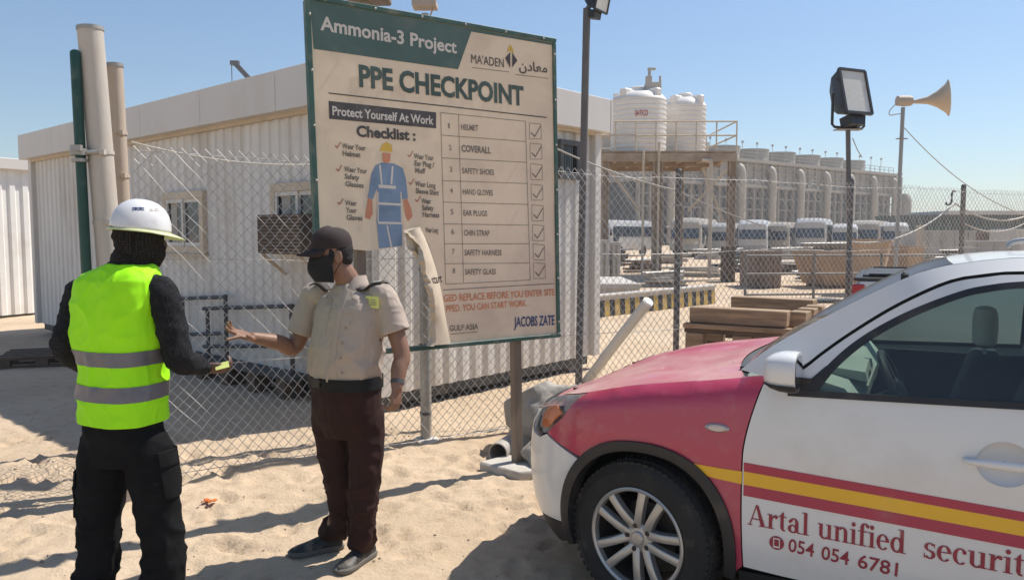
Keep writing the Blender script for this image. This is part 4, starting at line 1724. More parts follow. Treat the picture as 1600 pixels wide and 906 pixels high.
# ------------------------------------------------------------------ parked buses
M['busold'] = mat('dusty_white_bus_paint', (.36, .33, .285), .55, var=.08, dirt=SANDDUST, dirt_amt=.6, dirt_scale=.7)
M['busnew'] = mat('clean_white_bus_paint', (.55, .54, .52), .35, var=.05, dirt=SANDDUST, dirt_amt=.3, dirt_scale=.7, coat=.2)
def bus(loc, rz, label, paint_='bus', sc=1.0):
    t = thing('parked_bus', label, 'bus', loc, rz, 'white buses parked in a row')
    t.scale = (sc, sc, sc)
    L, W, Hh = 6.6, 2.1, 2.65
    # body cross sections along the length (x forward)
    prof = [(-L / 2, .0), (-L / 2 + .12, .06), (L / 2 - .45, .06), (L / 2 - .1, .0), (L / 2, -.12)]
    rings = []
    for x, k in prof:
        w2 = W / 2 + min(0, k) * .5
        tp_ = Hh - (.22 if x > L / 2 - .2 else 0) - (.1 if x == L / 2 else 0)
        rings.append([Vector((x, y, z)) for y, z in ((-w2, .45), (-w2, 1.5), (-w2 * .97, tp_ - .25), (-w2 * .85, tp_ - .04), (-w2 * .5, tp_), (w2 * .5, tp_), (w2 * .85, tp_ - .04), (w2 * .97, tp_ - .25), (w2, 1.5), (w2, .45))])
    mb = MB()
    mb.loft(rings)
    mb.build('body', M[paint_], t)
    for e in (-1, 1):
        mb = MB()
        for k in range(5):
            mb.box((-L / 2 + .75 + k * 1.15, e * (W / 2 + .0), 1.83), (1.05, .05, .74))
        mb.build('window', M['busglass'], t, bevel=.02)
    mb = MB()
    mb.box((L / 2 - .02, 0, 1.72), (.1, W * .88, .95), Matrix.Rotation(R(-8), 3, 'Y'))
    mb.build('windscreen', M['busglass'], t, bevel=.03)
    mb = MB()
    mb.box((L / 2 - .9, -W / 2, 1.35), (.75, .06, 1.7))
    mb.box((L / 2 - .9, W / 2, 1.55), (.75, .06, 1.3))
    mb.build('door', M['busglass'], t, bevel=.02)
    mb = MB()
    mb.box((L / 2 + .0, 0, .62), (.16, W * .98, .28))
    mb.build('bumper', M['greyblock'], t, bevel=.04)
    for e in (-1, 1):
        mb = MB()
        mb.lathe([(.13, 0), (.13, .05)], (L / 2 + .0, e * .75, .98), (1, 0, 0), 12)
        mb.build('headlight', M['lens'], t)
        for x in (L / 2 - 1.6, -L / 2 + 1.5):
            mb = MB()
            mb.lathe([(.2, 0), (.38, .02), (.4, .1), (.4, .24)], (x, e * (W / 2 - .2), .4), (0, e, 0), 18)
            mb.build('wheel', M['rubber'], t)
        mb = MB()
        mb.tube([(L / 2 - .2, e * W / 2, 2.1), (L / 2 + .15, e * (W / 2 + .18), 2.0)], .025, 5)
        mb.box((L / 2 + .15, e * (W / 2 + .2), 1.75), (.06, .16, .42))
        mb.build('mirror', M['blackplastic'], t)
    return t


bpx = [968, 1085, 1140, 1180, 1228, 1272, 1316, 1360, 1394]
names = ['white bus between the left legs of the tank stand', 'white bus just right of the tank stand middle leg', 'white bus behind the right leg of the tank stand', 'white bus first to the right of the tank stand',
         'white bus second to the right of the tank stand', 'white bus left of the black floodlight pole', 'white bus just behind the black floodlight pole', 'white bus between the floodlight pole and the horn pole', 'white bus at the right end of the row by the horn pole']
for k, (px, nm) in enumerate(zip(bpx, names)):
    Y = 58 + k * .9
    p = at(px, 380, Y)
    bus(Vector((p.x, Y, 0)), R(-118 + (-9, 4, -3, 7, -6, 2, 8, -4, 5)[k]), nm, ('bus', 'busold', 'bus', 'busnew', 'busold', 'bus', 'busnew', 'busold', 'bus')[k], (1, 1.06, .93, 1.02, .96, 1.08, .92, 1.03, .97)[k])

# ------------------------------------------------------------------ long green glazed shed on the right and blocks below it
sh = thing('long_shed', 'long low dark green glazed shed with a pale flat roof on the right', 'building', (0, 0, 0))
a = at(1412, 366, 75); b = at(1720, 366, 75)
mb = MB()
mb.box(((a.x + b.x) / 2, 78, (at(1500, 336, 75).z + 0) / 2), (b.x - a.x, 6, at(1500, 336, 75).z))
mb.build('wall', M['shedgreen'], sh)
mb = MB()
zt = at(1500, 336, 75).z
for k in range(22):
    mb.box((a.x + (k + .5) * (b.x - a.x) / 22, 74.95, zt * .62), (.14, .14, zt * .7))
mb.box(((a.x + b.x) / 2, 74.93, zt - .1), (b.x - a.x, .2, .2))
mb.box(((a.x + b.x) / 2, 74.93, zt * .35), (b.x - a.x, .2, .15))
mb.build('mullion', M['ct_dark'], sh)
mb = MB()
c = at(1468, 332, 75)
mb.box(((c.x + b.x) / 2, 77.5, zt + .18), (b.x - c.x, 8, .36))
mb.build('roof', M['roofpale'], sh)


def block(px0, y0, px1, y1, Y, m, name, label, cat, dep=2.0, rz=0.0):
    a, b = at(px0, y1, Y), at(px1, y0, Y)
    w_ = b.x - a.x
    t = thing(name, label, cat, ((a.x + b.x) / 2, Y + dep / 2, 0), rz)
    mb = MB()
    mb.box((0, 0, b.z / 2), (w_, dep, b.z))
    mb.build('body', M[m], t, bevel=.03)
    mb = MB()
    for k in range(max(2, int(w_ / .6))):
        n_ = max(2, int(w_ / .6))
        mb.box((-w_ / 2 + (k + .5) * w_ / n_, -dep / 2 - .03, b.z / 2), (.08, .06, b.z * .96))
    mb.box((0, -dep / 2 - .03, b.z - .06), (w_, .07, .1))
    mb.build('rib', M[m], t)
    return t


block(1440, 360, 1525, 398, 42, 'greyblock', 'storage_container', 'grey storage container on the right below the green shed', 'container', 2.4)
block(1532, 362, 1585, 384, 46, 'brownjunk', 'storage_container', 'brown storage container at the right below the green shed', 'container', 2.4)
block(1586, 358, 1660, 388, 43, 'roofpale', 'storage_container', 'pale storage container cut by the right edge below the shed', 'container', 2.4)
block(1515, 376, 1596, 392, 36, 'greyblock', 'concrete_block_wall', 'low grey concrete wall ahead of the right hand containers', 'wall', .5)
block(1436, 352, 1443, 402, 40, 'posttan', 'door_panel', 'narrow tan upright panel left of the grey container', 'panel', .4)
block(936, 375, 952, 437, 25, 'greyblock', 'electrical_cabinet', 'grey green electrical cabinet under the tank stand, left one of a pair', 'cabinet', .6)
block(955, 378, 970, 436, 25.2, 'greyblock', 'electrical_cabinet', 'grey green electrical cabinet under the tank stand, right one of a pair', 'cabinet', .6)
block(925, 443, 1000, 462, 18.5, 'concrete', 'concrete_slab', 'flat concrete slab behind the striped barrier on the left', 'slab', 3)
block(1178, 392, 1222, 410, 24, 'brownjunk', 'scrap_bin', 'dark brown scrap bin beyond the yellow barrier', 'bin', 1.5)
block(1135, 385, 1150, 420, 27, 'wood2', 'cable_crate', 'small brown crate against the right leg of the tank stand', 'crate', .8)


def skip(px0, py0, px1, py1, Y, label, rz):
    a, b = at(px0, py1, Y), at(px1, py0, Y)
    w_ = b.x - a.x
    h_ = b.z
    t = thing('skip_bin', label, 'skip', ((a.x + b.x) / 2, Y + .8, 0), rz, 'tan skips in the yard')
    bot = [Vector((x, y, .08)) for x, y in ((-w_ * .28, -.7), (w_ * .28, -.7), (w_ * .28, .7), (-w_ * .28, .7))]
    top = [Vector((x, y, h_)) for x, y in ((-w_ * .5, -.8), (w_ * .5, -.8), (w_ * .5, .8), (-w_ * .5, .8))]
    mb = MB()
    mb.loft([bot, top], cap=False)
    mb.add(bot, [(0, 1, 2, 3)])
    inn = [p * .96 + Vector((0, 0, .04)) for p in top]
    mb.add([p for p in top] + [Vector((p.x * .95, p.y * .93, h_)) for p in top], [(i, (i + 1) % 4, 4 + (i + 1) % 4, 4 + i) for i in range(4)])
    mb.loft([[Vector((p.x * .95, p.y * .93, h_)) for p in top], [Vector((p.x * .92, p.y * .92, .14)) for p in bot]], cap=False)
    mb.build('tub', M['tan'], t)
    mb = MB()
    for i in range(4):
        mb.beam(top[i], top[(i + 1) % 4], .07, .07)
    mb.build('rim', M['tan'], t)
    mb = MB()
    for e in (-1, 1):
        mb.box((0, e * .5, .05), (w_ * .5, .1, .1))
    mb.build('skid', M['brownjunk'], t)
    return t


skip(1268, 395, 1350, 432, 24, 'tan steel skip with sloping ends just left of the floodlight pole', R(8))
skip(1348, 376, 1412, 432, 21, 'taller tan steel skip between the floodlight pole and the horn pole', R(-28))
skip(1408, 386, 1440, 428, 23, 'small tan skip behind the horn loudspeaker pole', R(10))

# low yellow and black striped barrier
a, b = ground_at(905, 499), ground_at(1112, 474)
d = b - a
L = d.length
bt = thing('striped_barrier', 'low concrete barrier striped yellow and black beyond the fence', 'barrier', a, math.atan2(d.y, d.x))
k = int(L / .17)
mb = MB()
vs = [[(x, -.10, 0), (x, -.08, .40), (x, .08, .40), (x, .10, 0)] for x in (0, L)]
mb.loft([[Vector(p) for p in r_] for r_ in vs])
mb.build('wall', M['concrete'], bt)
for col in (0, 1):
    mb = MB()
    for i in range(k):
        if i % 2 == col:
            x0_, x1_ = i * L / k, (i + 1) * L / k - .004
            mb.add([(x0_, -.103, .01), (x1_, -.103, .01), (x1_, -.085, .34), (x0_, -.085, .34)], [(0, 1, 2, 3)])
    mb.build('paint_stripe', M['yellow'] if col == 0 else M['black'], bt, fix=False)
mb = MB()
mb.box((L / 2, 0, .43), (L + .05, .24, .05))
mb.build('coping', M['concrete'], bt, bevel=.01)

# pipe guard rail behind the pallets
a, b = at(1165, 420, 17), at(1420, 420, 17.5)
gr = thing('pipe_guardrail', 'thin steel pipe guardrail on posts in the yard behind the pallets', 'guardrail', (a.x, a.y, 0))
mb = MB()
for z in (.35, .8, 1.2):
    mb.tube([(0, 0, z), (b.x - a.x + 4, b.y - a.y + .4, z)], .025, 6)
mb.build('rail', M['darkpost'], gr)
for k in range(6):
    mb = MB()
    q = (Vector((b.x - a.x + 4, b.y - a.y + .4, 0))) * (k / 5)
    mb.tube([q, q + up * 1.25], .03, 6)
    mb.build('post', M['darkpost'], gr)


# scattered scrap on the yard
def scrap(px, py, w_, h_, m, seed, name, label, cat):
    rr = random.Random(seed)
    p = ground_at(px, py)
    t = thing(name, label, cat, p, rr.uniform(-.5, .5))
    mb = MB()
    for i in range(5):
        L = w_ * rr.uniform(.6, 1.05)
        mb.box((rr.uniform(-.1, .1) * w_, rr.uniform(-.3, .3), h_ * (i + .5) / 5), (L, rr.uniform(.1, .5), h_ / 5 * .9), rotz(rr.uniform(-.25, .25)))
    mb.build('pile', M[m], t, bevel=.01)
    mb = MB()
    for i in range(3):
        y = rr.uniform(-.4, .4)
        mb.tube([(-w_ * .5, y, h_ + .03), (w_ * rr.uniform(.3, .6), y + .2, h_ + rr.uniform(.02, .12))], .04, 6)
    mb.build('loose_bar', M['galv'], t)
    return t


scrap(1080, 432, 2.4, .3, 'concrete', 1, 'scrap_heap', 'flat heap of concrete offcuts beyond the striped barrier', 'scrap heap')
scrap(1000, 425, 1.6, .5, 'brownjunk', 2, 'scrap_heap', 'low brown heap of scrap under the tank stand', 'scrap heap')
scrap(1215, 425, 2.2, .35, 'wood2', 3, 'scrap_heap', 'dark heap of boards before the scrap bin', 'scrap heap')
scrap(1285, 440, 2.0, .3, 'darksteel', 4, 'scrap_heap', 'dark heap of steel bars left of the tan skip', 'scrap heap')
scrap(1110, 405, 2.6, .6, 'greyblock', 5, 'scrap_heap', 'grey heap of blocks behind the right tank stand leg', 'scrap heap')
scrap(1240, 405, 3.0, .7, 'rock', 6, 'scrap_heap', 'pale rubble heap at the foot of the far buses', 'scrap heap')
scrap(1480, 420, 3.0, .5, 'concrete', 7, 'scrap_heap', 'pale heap of slabs below the grey container', 'scrap heap')
scrap(1560, 408, 3.0, .5, 'roofpale', 8, 'scrap_heap', 'pale heap of offcuts at the right beyond the car roof', 'scrap heap')
scrap(1050, 412, 2.0, .5, 'posttan', 9, 'scrap_heap', 'tan heap of boards behind the second fence post', 'scrap heap')
for i, (px, py, w_, h_, m_, nm_, lb_) in enumerate((
        (1190, 440, 1.5, .55, 'brownjunk', 'scrap_heap', 'brown heap of scrap beyond the pallets, left of the dark heap'),
        (1330, 425, 2.4, .8, 'wood2', 'scrap_heap', 'dark timber heap between the two larger tan skips'),
        (1145, 425, 1.6, .9, 'darksteel', 'scrap_heap', 'dark steel heap at the foot of the right tank stand leg'),
        (1040, 448, 1.4, .4, 'rock', 'scrap_heap', 'grey rubble heap just beyond the striped barrier'),
        (1440, 432, 2.6, .7, 'brownjunk', 'scrap_heap', 'brown heap of scrap right of the horn pole'),
        (1520, 418, 3.0, .8, 'wood2', 'scrap_heap', 'dark heap of boards above the car roof'),
        (1375, 412, 2.5, .9, 'greyblock', 'scrap_heap', 'grey heap of blocks behind the taller tan skip'),
        (960, 415, 1.6, .8, 'wood2', 'scrap_heap', 'dark heap of boards behind the pair of cabinets'),
        (1300, 405, 4.0, 1.0, 'brownjunk', 'scrap_heap', 'long brown heap before the buses left of the floodlight pole'),
        (1110, 398, 4.0, 1.1, 'darksteel', 'scrap_heap', 'long dark heap before the buses at the tank stand'),
        (1200, 398, 4.0, .9, 'tan', 'scrap_heap', 'tan heap of boards before the middle buses'),
        (1590, 425, 3.0, .7, 'greyblock', 'scrap_heap', 'grey heap of blocks at the right edge above the car roof'))):
    scrap(px, py, w_, h_, m_, 50 + i, nm_, lb_, 'scrap heap')
mb = MB()
p = ground_at(1245, 472)
mb.prism([Vector((-1.0, -.3, 0)), Vector((1.1, -.25, 0)), Vector((.9, .3, 0)), Vector((-.6, .35, 0))], (0, 0, 0), (0, 0, .05))
o = mb.build('rubber_mat', M['darksteel'])
o.location = p + up * .03
tag(o, 'dark flat sheet lying on the bright sand behind the pallets', 'sheet')
o.hide_render = False

# crane boom beyond the cabin
ct_ = at(367, 99, 95); cbm = at(450, 185, 95)
cr = thing('crane', 'dark crane boom poking up beyond the cabin roof', 'crane', (cbm.x + 12, 95, 0))
o0 = cr.location
mb = MB()
top_, foot_ = ct_ - o0, Vector((0, 0, 2.2))
mb.beam(foot_, top_, .5, .55)
mb.build('boom', M['darksteel'], cr)
mb = MB()
mb.box(top_, (1.0, .6, .5)); mb.tube([top_ + Vector((-.4, 0, -.2)), top_ + Vector((-.4, 0, -6))], .05, 5)
mb.build('boom_head', M['darksteel'], cr)
mb = MB()
mb.box((1, 0, 1.5), (5, 2.6, 1.8)); mb.box((-2.6, 0, 1.2), (2, 2.4, 1.6))
mb.build('carrier', M['yellow'], cr, bevel=.1)
for x in (-2.6, -.6, 1.4, 3):
    mb = MB()
    for e in (-1, 1):
        mb.lathe([(.3, 0), (.55, .03), (.55, .4)], (x, e * 1.0, .55), (0, e, 0), 16)
    mb.build('wheel', M['rubber'], cr)
# ------------------------------------------------------------------ the security car
CO, CYAW = Vector((.965, 4.093, 0)), R(152)
car = thing('security_car', 'white crossover car with crimson wing and bonnet, yellow stripe and security lettering on its door', 'car', CO, CYAW)


def paint(name, col, rough=.32, dust=.25):
    return mat(name, col, rough, var=.03, vscale=1.5, coat=.55, dirt=(.45, .38, .31), dirt_amt=dust, dirt_scale=1.4, dirt2=(.48, .42, .36), d2_amt=.10, d2_scale=14)


M['carwhite'] = paint('white_car_paint', (.70, .69, .67))
M['carred'] = paint('crimson_car_paint', (.44, .038, .085))
M['carbonnet'] = mat('dusty_sunlit_crimson_bonnet', (.46, .06, .11), .45, var=.04, vscale=1.5, coat=.35, dirt=(.66, .47, .40), dirt_amt=.75, dirt_scale=.9, dirt2=(.58, .42, .34), d2_amt=.22, d2_scale=16)  # dust, with the bonnet's pale sun glare put into the same colour
M['carredflat'] = mat('crimson_vinyl', (.42, .04, .075), .45, var=.06, vscale=6, dirt=(.45, .3, .28), dirt_amt=.2, dirt_scale=5)
M['caryellow'] = mat('yellow_vinyl', (.84, .47, .03), .42, var=.05, vscale=5, dirt=(.5, .38, .2), dirt_amt=.2, dirt_scale=5)
M['cartrim'] = mat('black_car_trim', (.018, .018, .019), .5, var=.2, vscale=8, dirt=(.16, .13, .10), dirt_amt=.22, dirt_scale=4, bump=.1, bscale=300)
M['cargap'] = mat('dark_car_underside', (.012, .012, .012), .9)
M['carglass'] = glass_mat('green_car_glass', (.55, .67, .63), .06, dust=.05)
M['screenglass'] = glass_mat('windscreen_glass', (.62, .70, .66), .12, dust=.18)
M['alloy'] = mat('silver_alloy', (.46, .45, .43), .38, metal=.6, var=.08, dirt=(.3, .25, .2), dirt_amt=.3, dirt_scale=8)
M['alloydark'] = mat('dark_brake_steel', (.055, .05, .047), .6, metal=.5, var=.3, dirt=(.16, .1, .06), dirt_amt=.4, dirt_scale=8)
M['lampclear'] = glass_mat('clear_headlight', (.88, .89, .90), .05, dust=.10)
M['lampchrome'] = mat('headlight_reflector', (.52, .52, .53), .42, metal=.5, var=.12)
M['amber'] = mat('amber_indicator', (.95, .20, .01), .25, var=.1, coat=.5)
M['dash'] = mat('pale_dashboard_top', (.46, .47, .41), .7, var=.08)
M['seat'] = mat('dark_seat_cloth', (.035, .037, .04), .9, var=.2)
M['seatpale'] = mat('sunlit_headrest_and_stripe_cloth', (.50, .50, .46), .7, var=.12, vscale=12)  # sunlight on the passenger headrest is put into this colour; rank stripes share it
M['mirrorglass'] = mat('mirror_glass', (.6, .62, .64), .04, metal=1.0, var=.02)

_pl = [(-3.44, 0), (-3.42, .3), (-3.36, .58), (-3.22, .76), (-3.0, .845), (-2.67, .876), (-2.0, .886), (-1.0, .888), (-.4, .888), (0, .884), (.2, .870), (.40, .818), (.55, .735), (.66, .61), (.745, .42), (.795, .21), (.815, 0)]
_pp = [Vector((p.x, p.y)) for p in catmull([Vector((x, y, 0)) for x, y in _pl], 12)]
_ar = [0.0]
for i in range(1, len(_pp)):
    _ar.append(_ar[-1] + (_pp[i] - _pp[i - 1]).length)
_i0 = min(range(len(_pp)), key=lambda i: abs(_pp[i].x) + (0 if _pp[i].y > .8 else 9))
_s0 = _ar[_i0] - _pp[_i0].x
SMIN, SMAX = -_s0, _ar[-1] - _s0
_A = np.array(_ar) - _s0
_tn = [(_pp[min(i + 2, len(_pp) - 1)] - _pp[max(i - 2, 0)]).normalized() for i in range(len(_pp))]


def outline(s):
    s = min(max(s, SMIN), SMAX)
    i = int(np.searchsorted(_A, s)) - 1
    i = min(max(i, 0), len(_pp) - 2)
    t = (s - _A[i]) / max(1e-9, _A[i + 1] - _A[i])
    p = _pp[i].lerp(_pp[i + 1], t)
    d = _tn[i].lerp(_tn[i + 1], t).normalized()
    n = Vector((-d.y, d.x))
    if s >= SMAX - 1e-6 or s <= SMIN + 1e-6:
        n = Vector((1 if s > 0 else -1, 0))
    return p, n


_ins_side = pchip([.15, .22, .3, .42, .55, .68, .76, .80, .84, .92, 1.05, 1.13, 1.3, 1.45, 1.5, 1.54, 1.58, 1.63],
                  [.10, .06, .03, .012, .008, .011, .005, .0, .005, .014, .035, .058, .122, .178, .206, .24, .285, .36])
_ins_front = pchip([.15, .22, .3, .42, .56, .68, .76, .82, .90, 1.0], [.16, .09, .045, .012, .0, .008, .03, .06, .13, .24])


def inset(s, z):
    k = smooth(.30, .85, s)
    return _ins_side(z) * (1 - k) + _ins_front(z) * k


def mk_side(sgn, extra=None):
    def fn(s, z, off=0.0):
        p, n = outline(s)
        e = inset(s, z) - off + (extra(s, z) if extra else 0)
        q = p - n * e
        return Vector((q.x, sgn * max(0, q.y) if abs(s) > 1 else sgn * q.y, z))
    return fn


zsh = pchip([-.50, -.25, 0, .15, .37, .55, .75, .98, 1.2, 1.45], [1.10, 1.058, 1.020, .992, .940, .906, .864, .81, .795, .79])


def shoulder(s, z):
    r = .075
    q = (z - (zsh(s) - r)) / r
    if q <= 0:
        return 0
    q = min(q, 1)
    return r * (1 - math.sqrt(max(0, 1 - q * q * .98)))


def arch(xc, zc, rx, ry, t0, t1, n=18, e=2.2):
    out = []
    for i in range(n + 1):
        t = R(t0 + (t1 - t0) * i / n)
        c, s = math.cos(t), math.sin(t)
        out.append((xc + rx * math.copysign(abs(c) ** (2 / e), c), zc + ry * math.copysign(abs(s) ** (2 / e), s)))
    return out


def strip(pa, pb, fn, mb, off=0.0, thick=0.0):
    """ribbon between two polylines of equal length in side coordinates"""
    n = len(pa)
    vs = [fn(*p, off) for p in pa] + [fn(*p, off) for p in pb]
    fs = [(i, i + 1, n + i + 1, n + i) for i in range(n - 1)]
    mb.add(vs, fs)
    if thick:
        for pl in (pa, pb):
            vs = [fn(*p, off) for p in pl] + [fn(*p, off - thick) for p in pl]
            mb.add(vs, fs)
    return mb


def resample(pl, n):
    pl = [Vector(p) for p in pl]
    acc = [0.0]
    for a, b in zip(pl, pl[1:]):
        acc.append(acc[-1] + (b - a).length)
    out = []
    for i in range(n):
        d = acc[-1] * i / (n - 1)
        j = 0
        while j < len(pl) - 2 and acc[j + 1] < d:
            j += 1
        out.append(tuple(pl[j].lerp(pl[j + 1], (d - acc[j]) / max(1e-9, acc[j + 1] - acc[j]))))
    return out


def cm2(pts, n=6):
    return [(p.x, p.y) for p in catmull([Vector((a, b, 0)) for a, b in pts], n)]


ARX, ARZ, AC = .415, .44, .345
front_arch = arch(0, AC, ARX, ARZ, -6, 186, 30)          # from front foot over the top to rear foot
door_lead = cm2([(-.512, 1.098), (-.478, .99), (-.447, .86), (-.436, .74), (-.436, .55), (-.444, .315)], 5)
drip = cm2([(-.512, 1.103), (-.628, 1.137), (-.717, 1.213), (-.817, 1.295), (-.969, 1.404), (-1.139, 1.496), (-1.264, 1.524), (-1.385, 1.536), (-1.9, 1.545), (-2.4, 1.518), (-2.75, 1.43), (-2.98, 1.28)], 5)
sil = cm2([(-.41, 1.125), (-.50, 1.205), (-.62, 1.288), (-.742, 1.363), (-.877, 1.442), (-1.008, 1.512), (-1.09, 1.543), (-1.18, 1.566), (-1.29, 1.582), (-1.42, 1.592), (-1.9, 1.602), (-2.5, 1.58), (-2.95, 1.52), (-3.2, 1.42)], 5)
glass_up = cm2([(-.705, 1.058), (-.757, 1.14), (-.865, 1.252), (-1.015, 1.356), (-1.182, 1.438), (-1.284, 1.467), (-1.382, 1.482), (-1.54, 1.490)], 5)
trim_up = cm2([(-.665, 1.05), (-.737, 1.165), (-.850, 1.278), (-1.008, 1.383), (-1.180, 1.464), (-1.282, 1.492), (-1.382, 1.506), (-1.54, 1.513)], 5)
KEEP = {}


def side_parts(sgn):
    sd_ = mk_side(sgn)
    sf = mk_side(sgn, shoulder)
    # wing
    fa = [p for p in front_arch if not (p[0] > .30 and p[1] < .66)]
    top = [(s, zsh(s)) for s in np.linspace(.311, -.44, 22)]
    poly = fa[::-1] + [(.528, .735), (.415, .825)] + [(float(a), b) for a, b in top] + [(-.508, 1.100)] + [(a + .006, b) for a, b in door_lead[1:]]
    poly = [p for p in poly]
    w_ = panel(poly, sf, .035, .02).build('wing', M['carred'], car, fix=False, sharp=50)
    # side repeater and stripe on the wing
    rep = [(-.33 + .045 * math.cos(t), .885 + .016 * math.sin(t)) for t in np.linspace(0, 2 * math.pi, 18)[:-1]]
    mbr = MB()
    rr_ = [[sd_(-.33 + (a + .33) * k, .885 + (b - .885) * k, o_) for a, b in rep] for k, o_ in ((1.12, .0), (1.1, .006), (.98, .009))]
    mbr.loft(rr_, cap=False).build('repeater_bezel', M['lampchrome'], w_)
    mbr = MB()
    mbr.loft([[sd_(-.33 + (a + .33) * k, .885 + (b - .885) * k, o_) for a, b in rep] for k, o_ in ((.97, .006), (.8, .012), (.4, .014))]).build('repeater_lens', mat('repeater_lens', (.6, .5, .42), .2, coat=.5), w_)
    mbs = MB()
    strip(resample([(-.434, .717), (-.34, .718), (-.235, .722)], 8), resample([(-.433, .664), (-.33, .672), (-.27, .679)], 8), sd_, mbs, .0022)
    mbs.build('stripe', M['caryellow'], w_, fix=False)
    # arch moulding and inner liner
    a_out = resample(arch(0, AC, ARX, ARZ, -14, 191, 40), 44)
    a_in = resample(arch(0, AC, ARX - .048, ARZ - .045, -14, 191, 40), 44)
    mbm = MB()
    mid = [((p[0] + q[0]) / 2, (p[1] + q[1]) / 2) for p, q in zip(a_out, a_in)]
    n = len(a_out)
    rows = [[sd_(*p, .001) for p in a_out], [sd_(*p, .013) for p in a_out], [sd_(*p, .018) for p in mid], [sd_(*p, .012) for p in a_in], [sd_(*p, -.06) for p in a_in]]
    vs = [p for r_ in rows for p in r_]
    mbm.add(vs, [(i * n + j, i * n + j + 1, (i + 1) * n + j + 1, (i + 1) * n + j) for i in range(4) for j in range(n - 1)])
    mbm.build('arch_moulding', M['cartrim'], w_, fix=False, sharp=50)
    mbl = MB()
    ai = resample(arch(0, AC, ARX - .03, ARZ - .03, -30, 210, 40), 30)
    rows = [[sd_(p[0], p[1], -.05) for p in ai], [Vector((p[0], sgn * .45, p[1])) for p in ai]]
    vs = [p for r_ in rows for p in r_]
    n = len(ai)
    mbl.add(vs, [(j, j + 1, n + j + 1, n + j) for j in range(n - 1)])
    mbl.add([Vector((-.5, sgn * .45, .15)), Vector((.5, sgn * .45, .15)), Vector((.5, sgn * .45, .9)), Vector((-.5, sgn * .45, .9))], [(0, 1, 2, 3)])
    mbl.build('arch_liner', M['cargap'], w_, fix=False)
    # headlight
    hl = [(float(a), zsh(float(a)) - .002) for a in np.linspace(.318, .975, 14)] + [(.95, .77), (.86, .735), (.72, .705), (.60, .708), (.53, .742), (.42, .825)]
    hd = panel(hl, lambda a, b, o: sf(a, b, o + .002), .04, .03).build('headlight', M['lampclear'], car, fix=False, sharp=50)
    mbh = MB()
    hin = [(.66 + (a - .66) * .97, .81 + (b - .81) * .97) for a, b in hl]
    panel(hin, lambda a, b, o: sd_(a, b, -.036 - .008 * math.sin(a * 55) + o), .035, 0, mbh)
    mbh.build('reflector', M['lampchrome'], hd, fix=False)
    mbh = MB()
    amb = [(.43, .845), (.49, .870), (.60, .845), (.645, .80), (.62, .745), (.545, .755)]
    panel(amb, lambda a, b, o: sd_(a, b, -.010 + o), .03, .012, mbh)
    mbh.build('indicator', M['amber'], hd, fix=False)
    mbh = MB()
    p, nn = outline(.82)
    c = sd_(.78, .785, -.062)
    mbh.lathe([(.036, -.02), (.040, .0), (.030, .008)], c, (1, sgn * .35, 0), 18)
    mbh.build('bulb_housing', M['lampchrome'], hd)
    # front bumper corner
    fb = [p for p in front_arch if p[0] > .2 and p[1] < .70][::-1]
    poly = [(.315, .655)] + [p for p in fb if p[0] > .30 and p[1] < .64] + [(.43, .33), (.8, .30), (1.0, .36), (1.02, .60), (.97, .76), (.86, .726), (.72, .696), (.60, .698), (.535, .728)]
    panel(poly, sd_, .04, .02).build('front_bumper', M['carwhite'], car, fix=False, sharp=50)
    poly = [(.415, .30), (.425, .322), (.8, .292), (1.0, .352), (SMAX, .352), (SMAX, .20), (.8, .19), (.5, .20), (.41, .235)]
    panel(poly, lambda a, b, o: sd_(a, b, o - .004), .05, .03).build('bumper_valance', M['cartrim'], car, fix=False, sharp=50)
    poly = [(1.004, .362), (1.024, .60), (.975, .765), (1.0, .792), (1.2, .785), (SMAX, .78), (SMAX, .356)]
    panel(poly, lambda a, b, o: sd_(a, b, o - .02), .05, .02).build('grille', M['cartrim'], car, fix=False)
    # door
    DB = -1.555
    belt = cm2([(-.66, 1.044), (-.9, 1.052), (-1.2, 1.062), (DB, 1.074)], 4)
    poly = door_lead + [(-.6, .305), (-1.0, .295), (DB, .290), (DB, .7)] + belt[::-1] + [(-.60, 1.085)]
    bowl = [(-1.335 + .088 * math.cos(t), .872 + .078 * math.sin(t)) for t in np.linspace(0, 2 * math.pi, 41)[:-1]]
    dr = panel(poly, sd_, .05, .02, hole=bowl).build('door', M['carwhite'], car, fix=False, sharp=50)
    KEEP['door%d' % sgn] = dr
    mbt = MB()
    # stripes and lettering follow the door skin
    for (za, zb, zc, zd, m, nm) in ((.757, .7195, .712, .679, 'carredflat', 'stripe'), (.719, .664, .6785, .6265, 'caryellow', 'stripe'), (.6635, .619, .626, .582, 'carredflat', 'stripe')):
        ss = np.linspace(-.441, DB + .004, 40)
        fa_ = lambda s, a, b: a + (b - a) * (s + .434) / (-1.399 + .434)
        lead = lambda z: -.437
        mbq = MB()
        strip([(float(s), fa_(float(s), za, zc)) for s in ss], [(float(s), fa_(float(s), zb, zd)) for s in ss], sd_, mbq, .0022)
        mbq.build(nm, M[m], dr, fix=False)
    # door frame, glass, trims
    n = 46
    dl = [(a - .005, b - .006) for a, b in drip if a > -1.60]
    mbf = MB()
    strip(resample([(-.545, 1.100)] + dl[3:], n), resample([(-.60, 1.060)] + trim_up + [(-1.58, 1.505)], n), sd_, mbf, 0, .02)
    mbf.build('door_frame', M['carwhite'], dr, fix=False, sharp=50)
    mbf = MB()
    strip(resample([(-.60, 1.052)] + trim_up, n), resample([(-.70, 1.05)] + glass_up, n), sd_, mbf, .001, .012)
    strip(resample([(-.60, 1.068), (-.9, 1.074), (-1.2, 1.083), (-1.54, 1.094)], 14), resample([(-.60, 1.040), (-.9, 1.050), (-1.2, 1.060), (-1.54, 1.072)], 14), sd_, mbf, .006, .012)
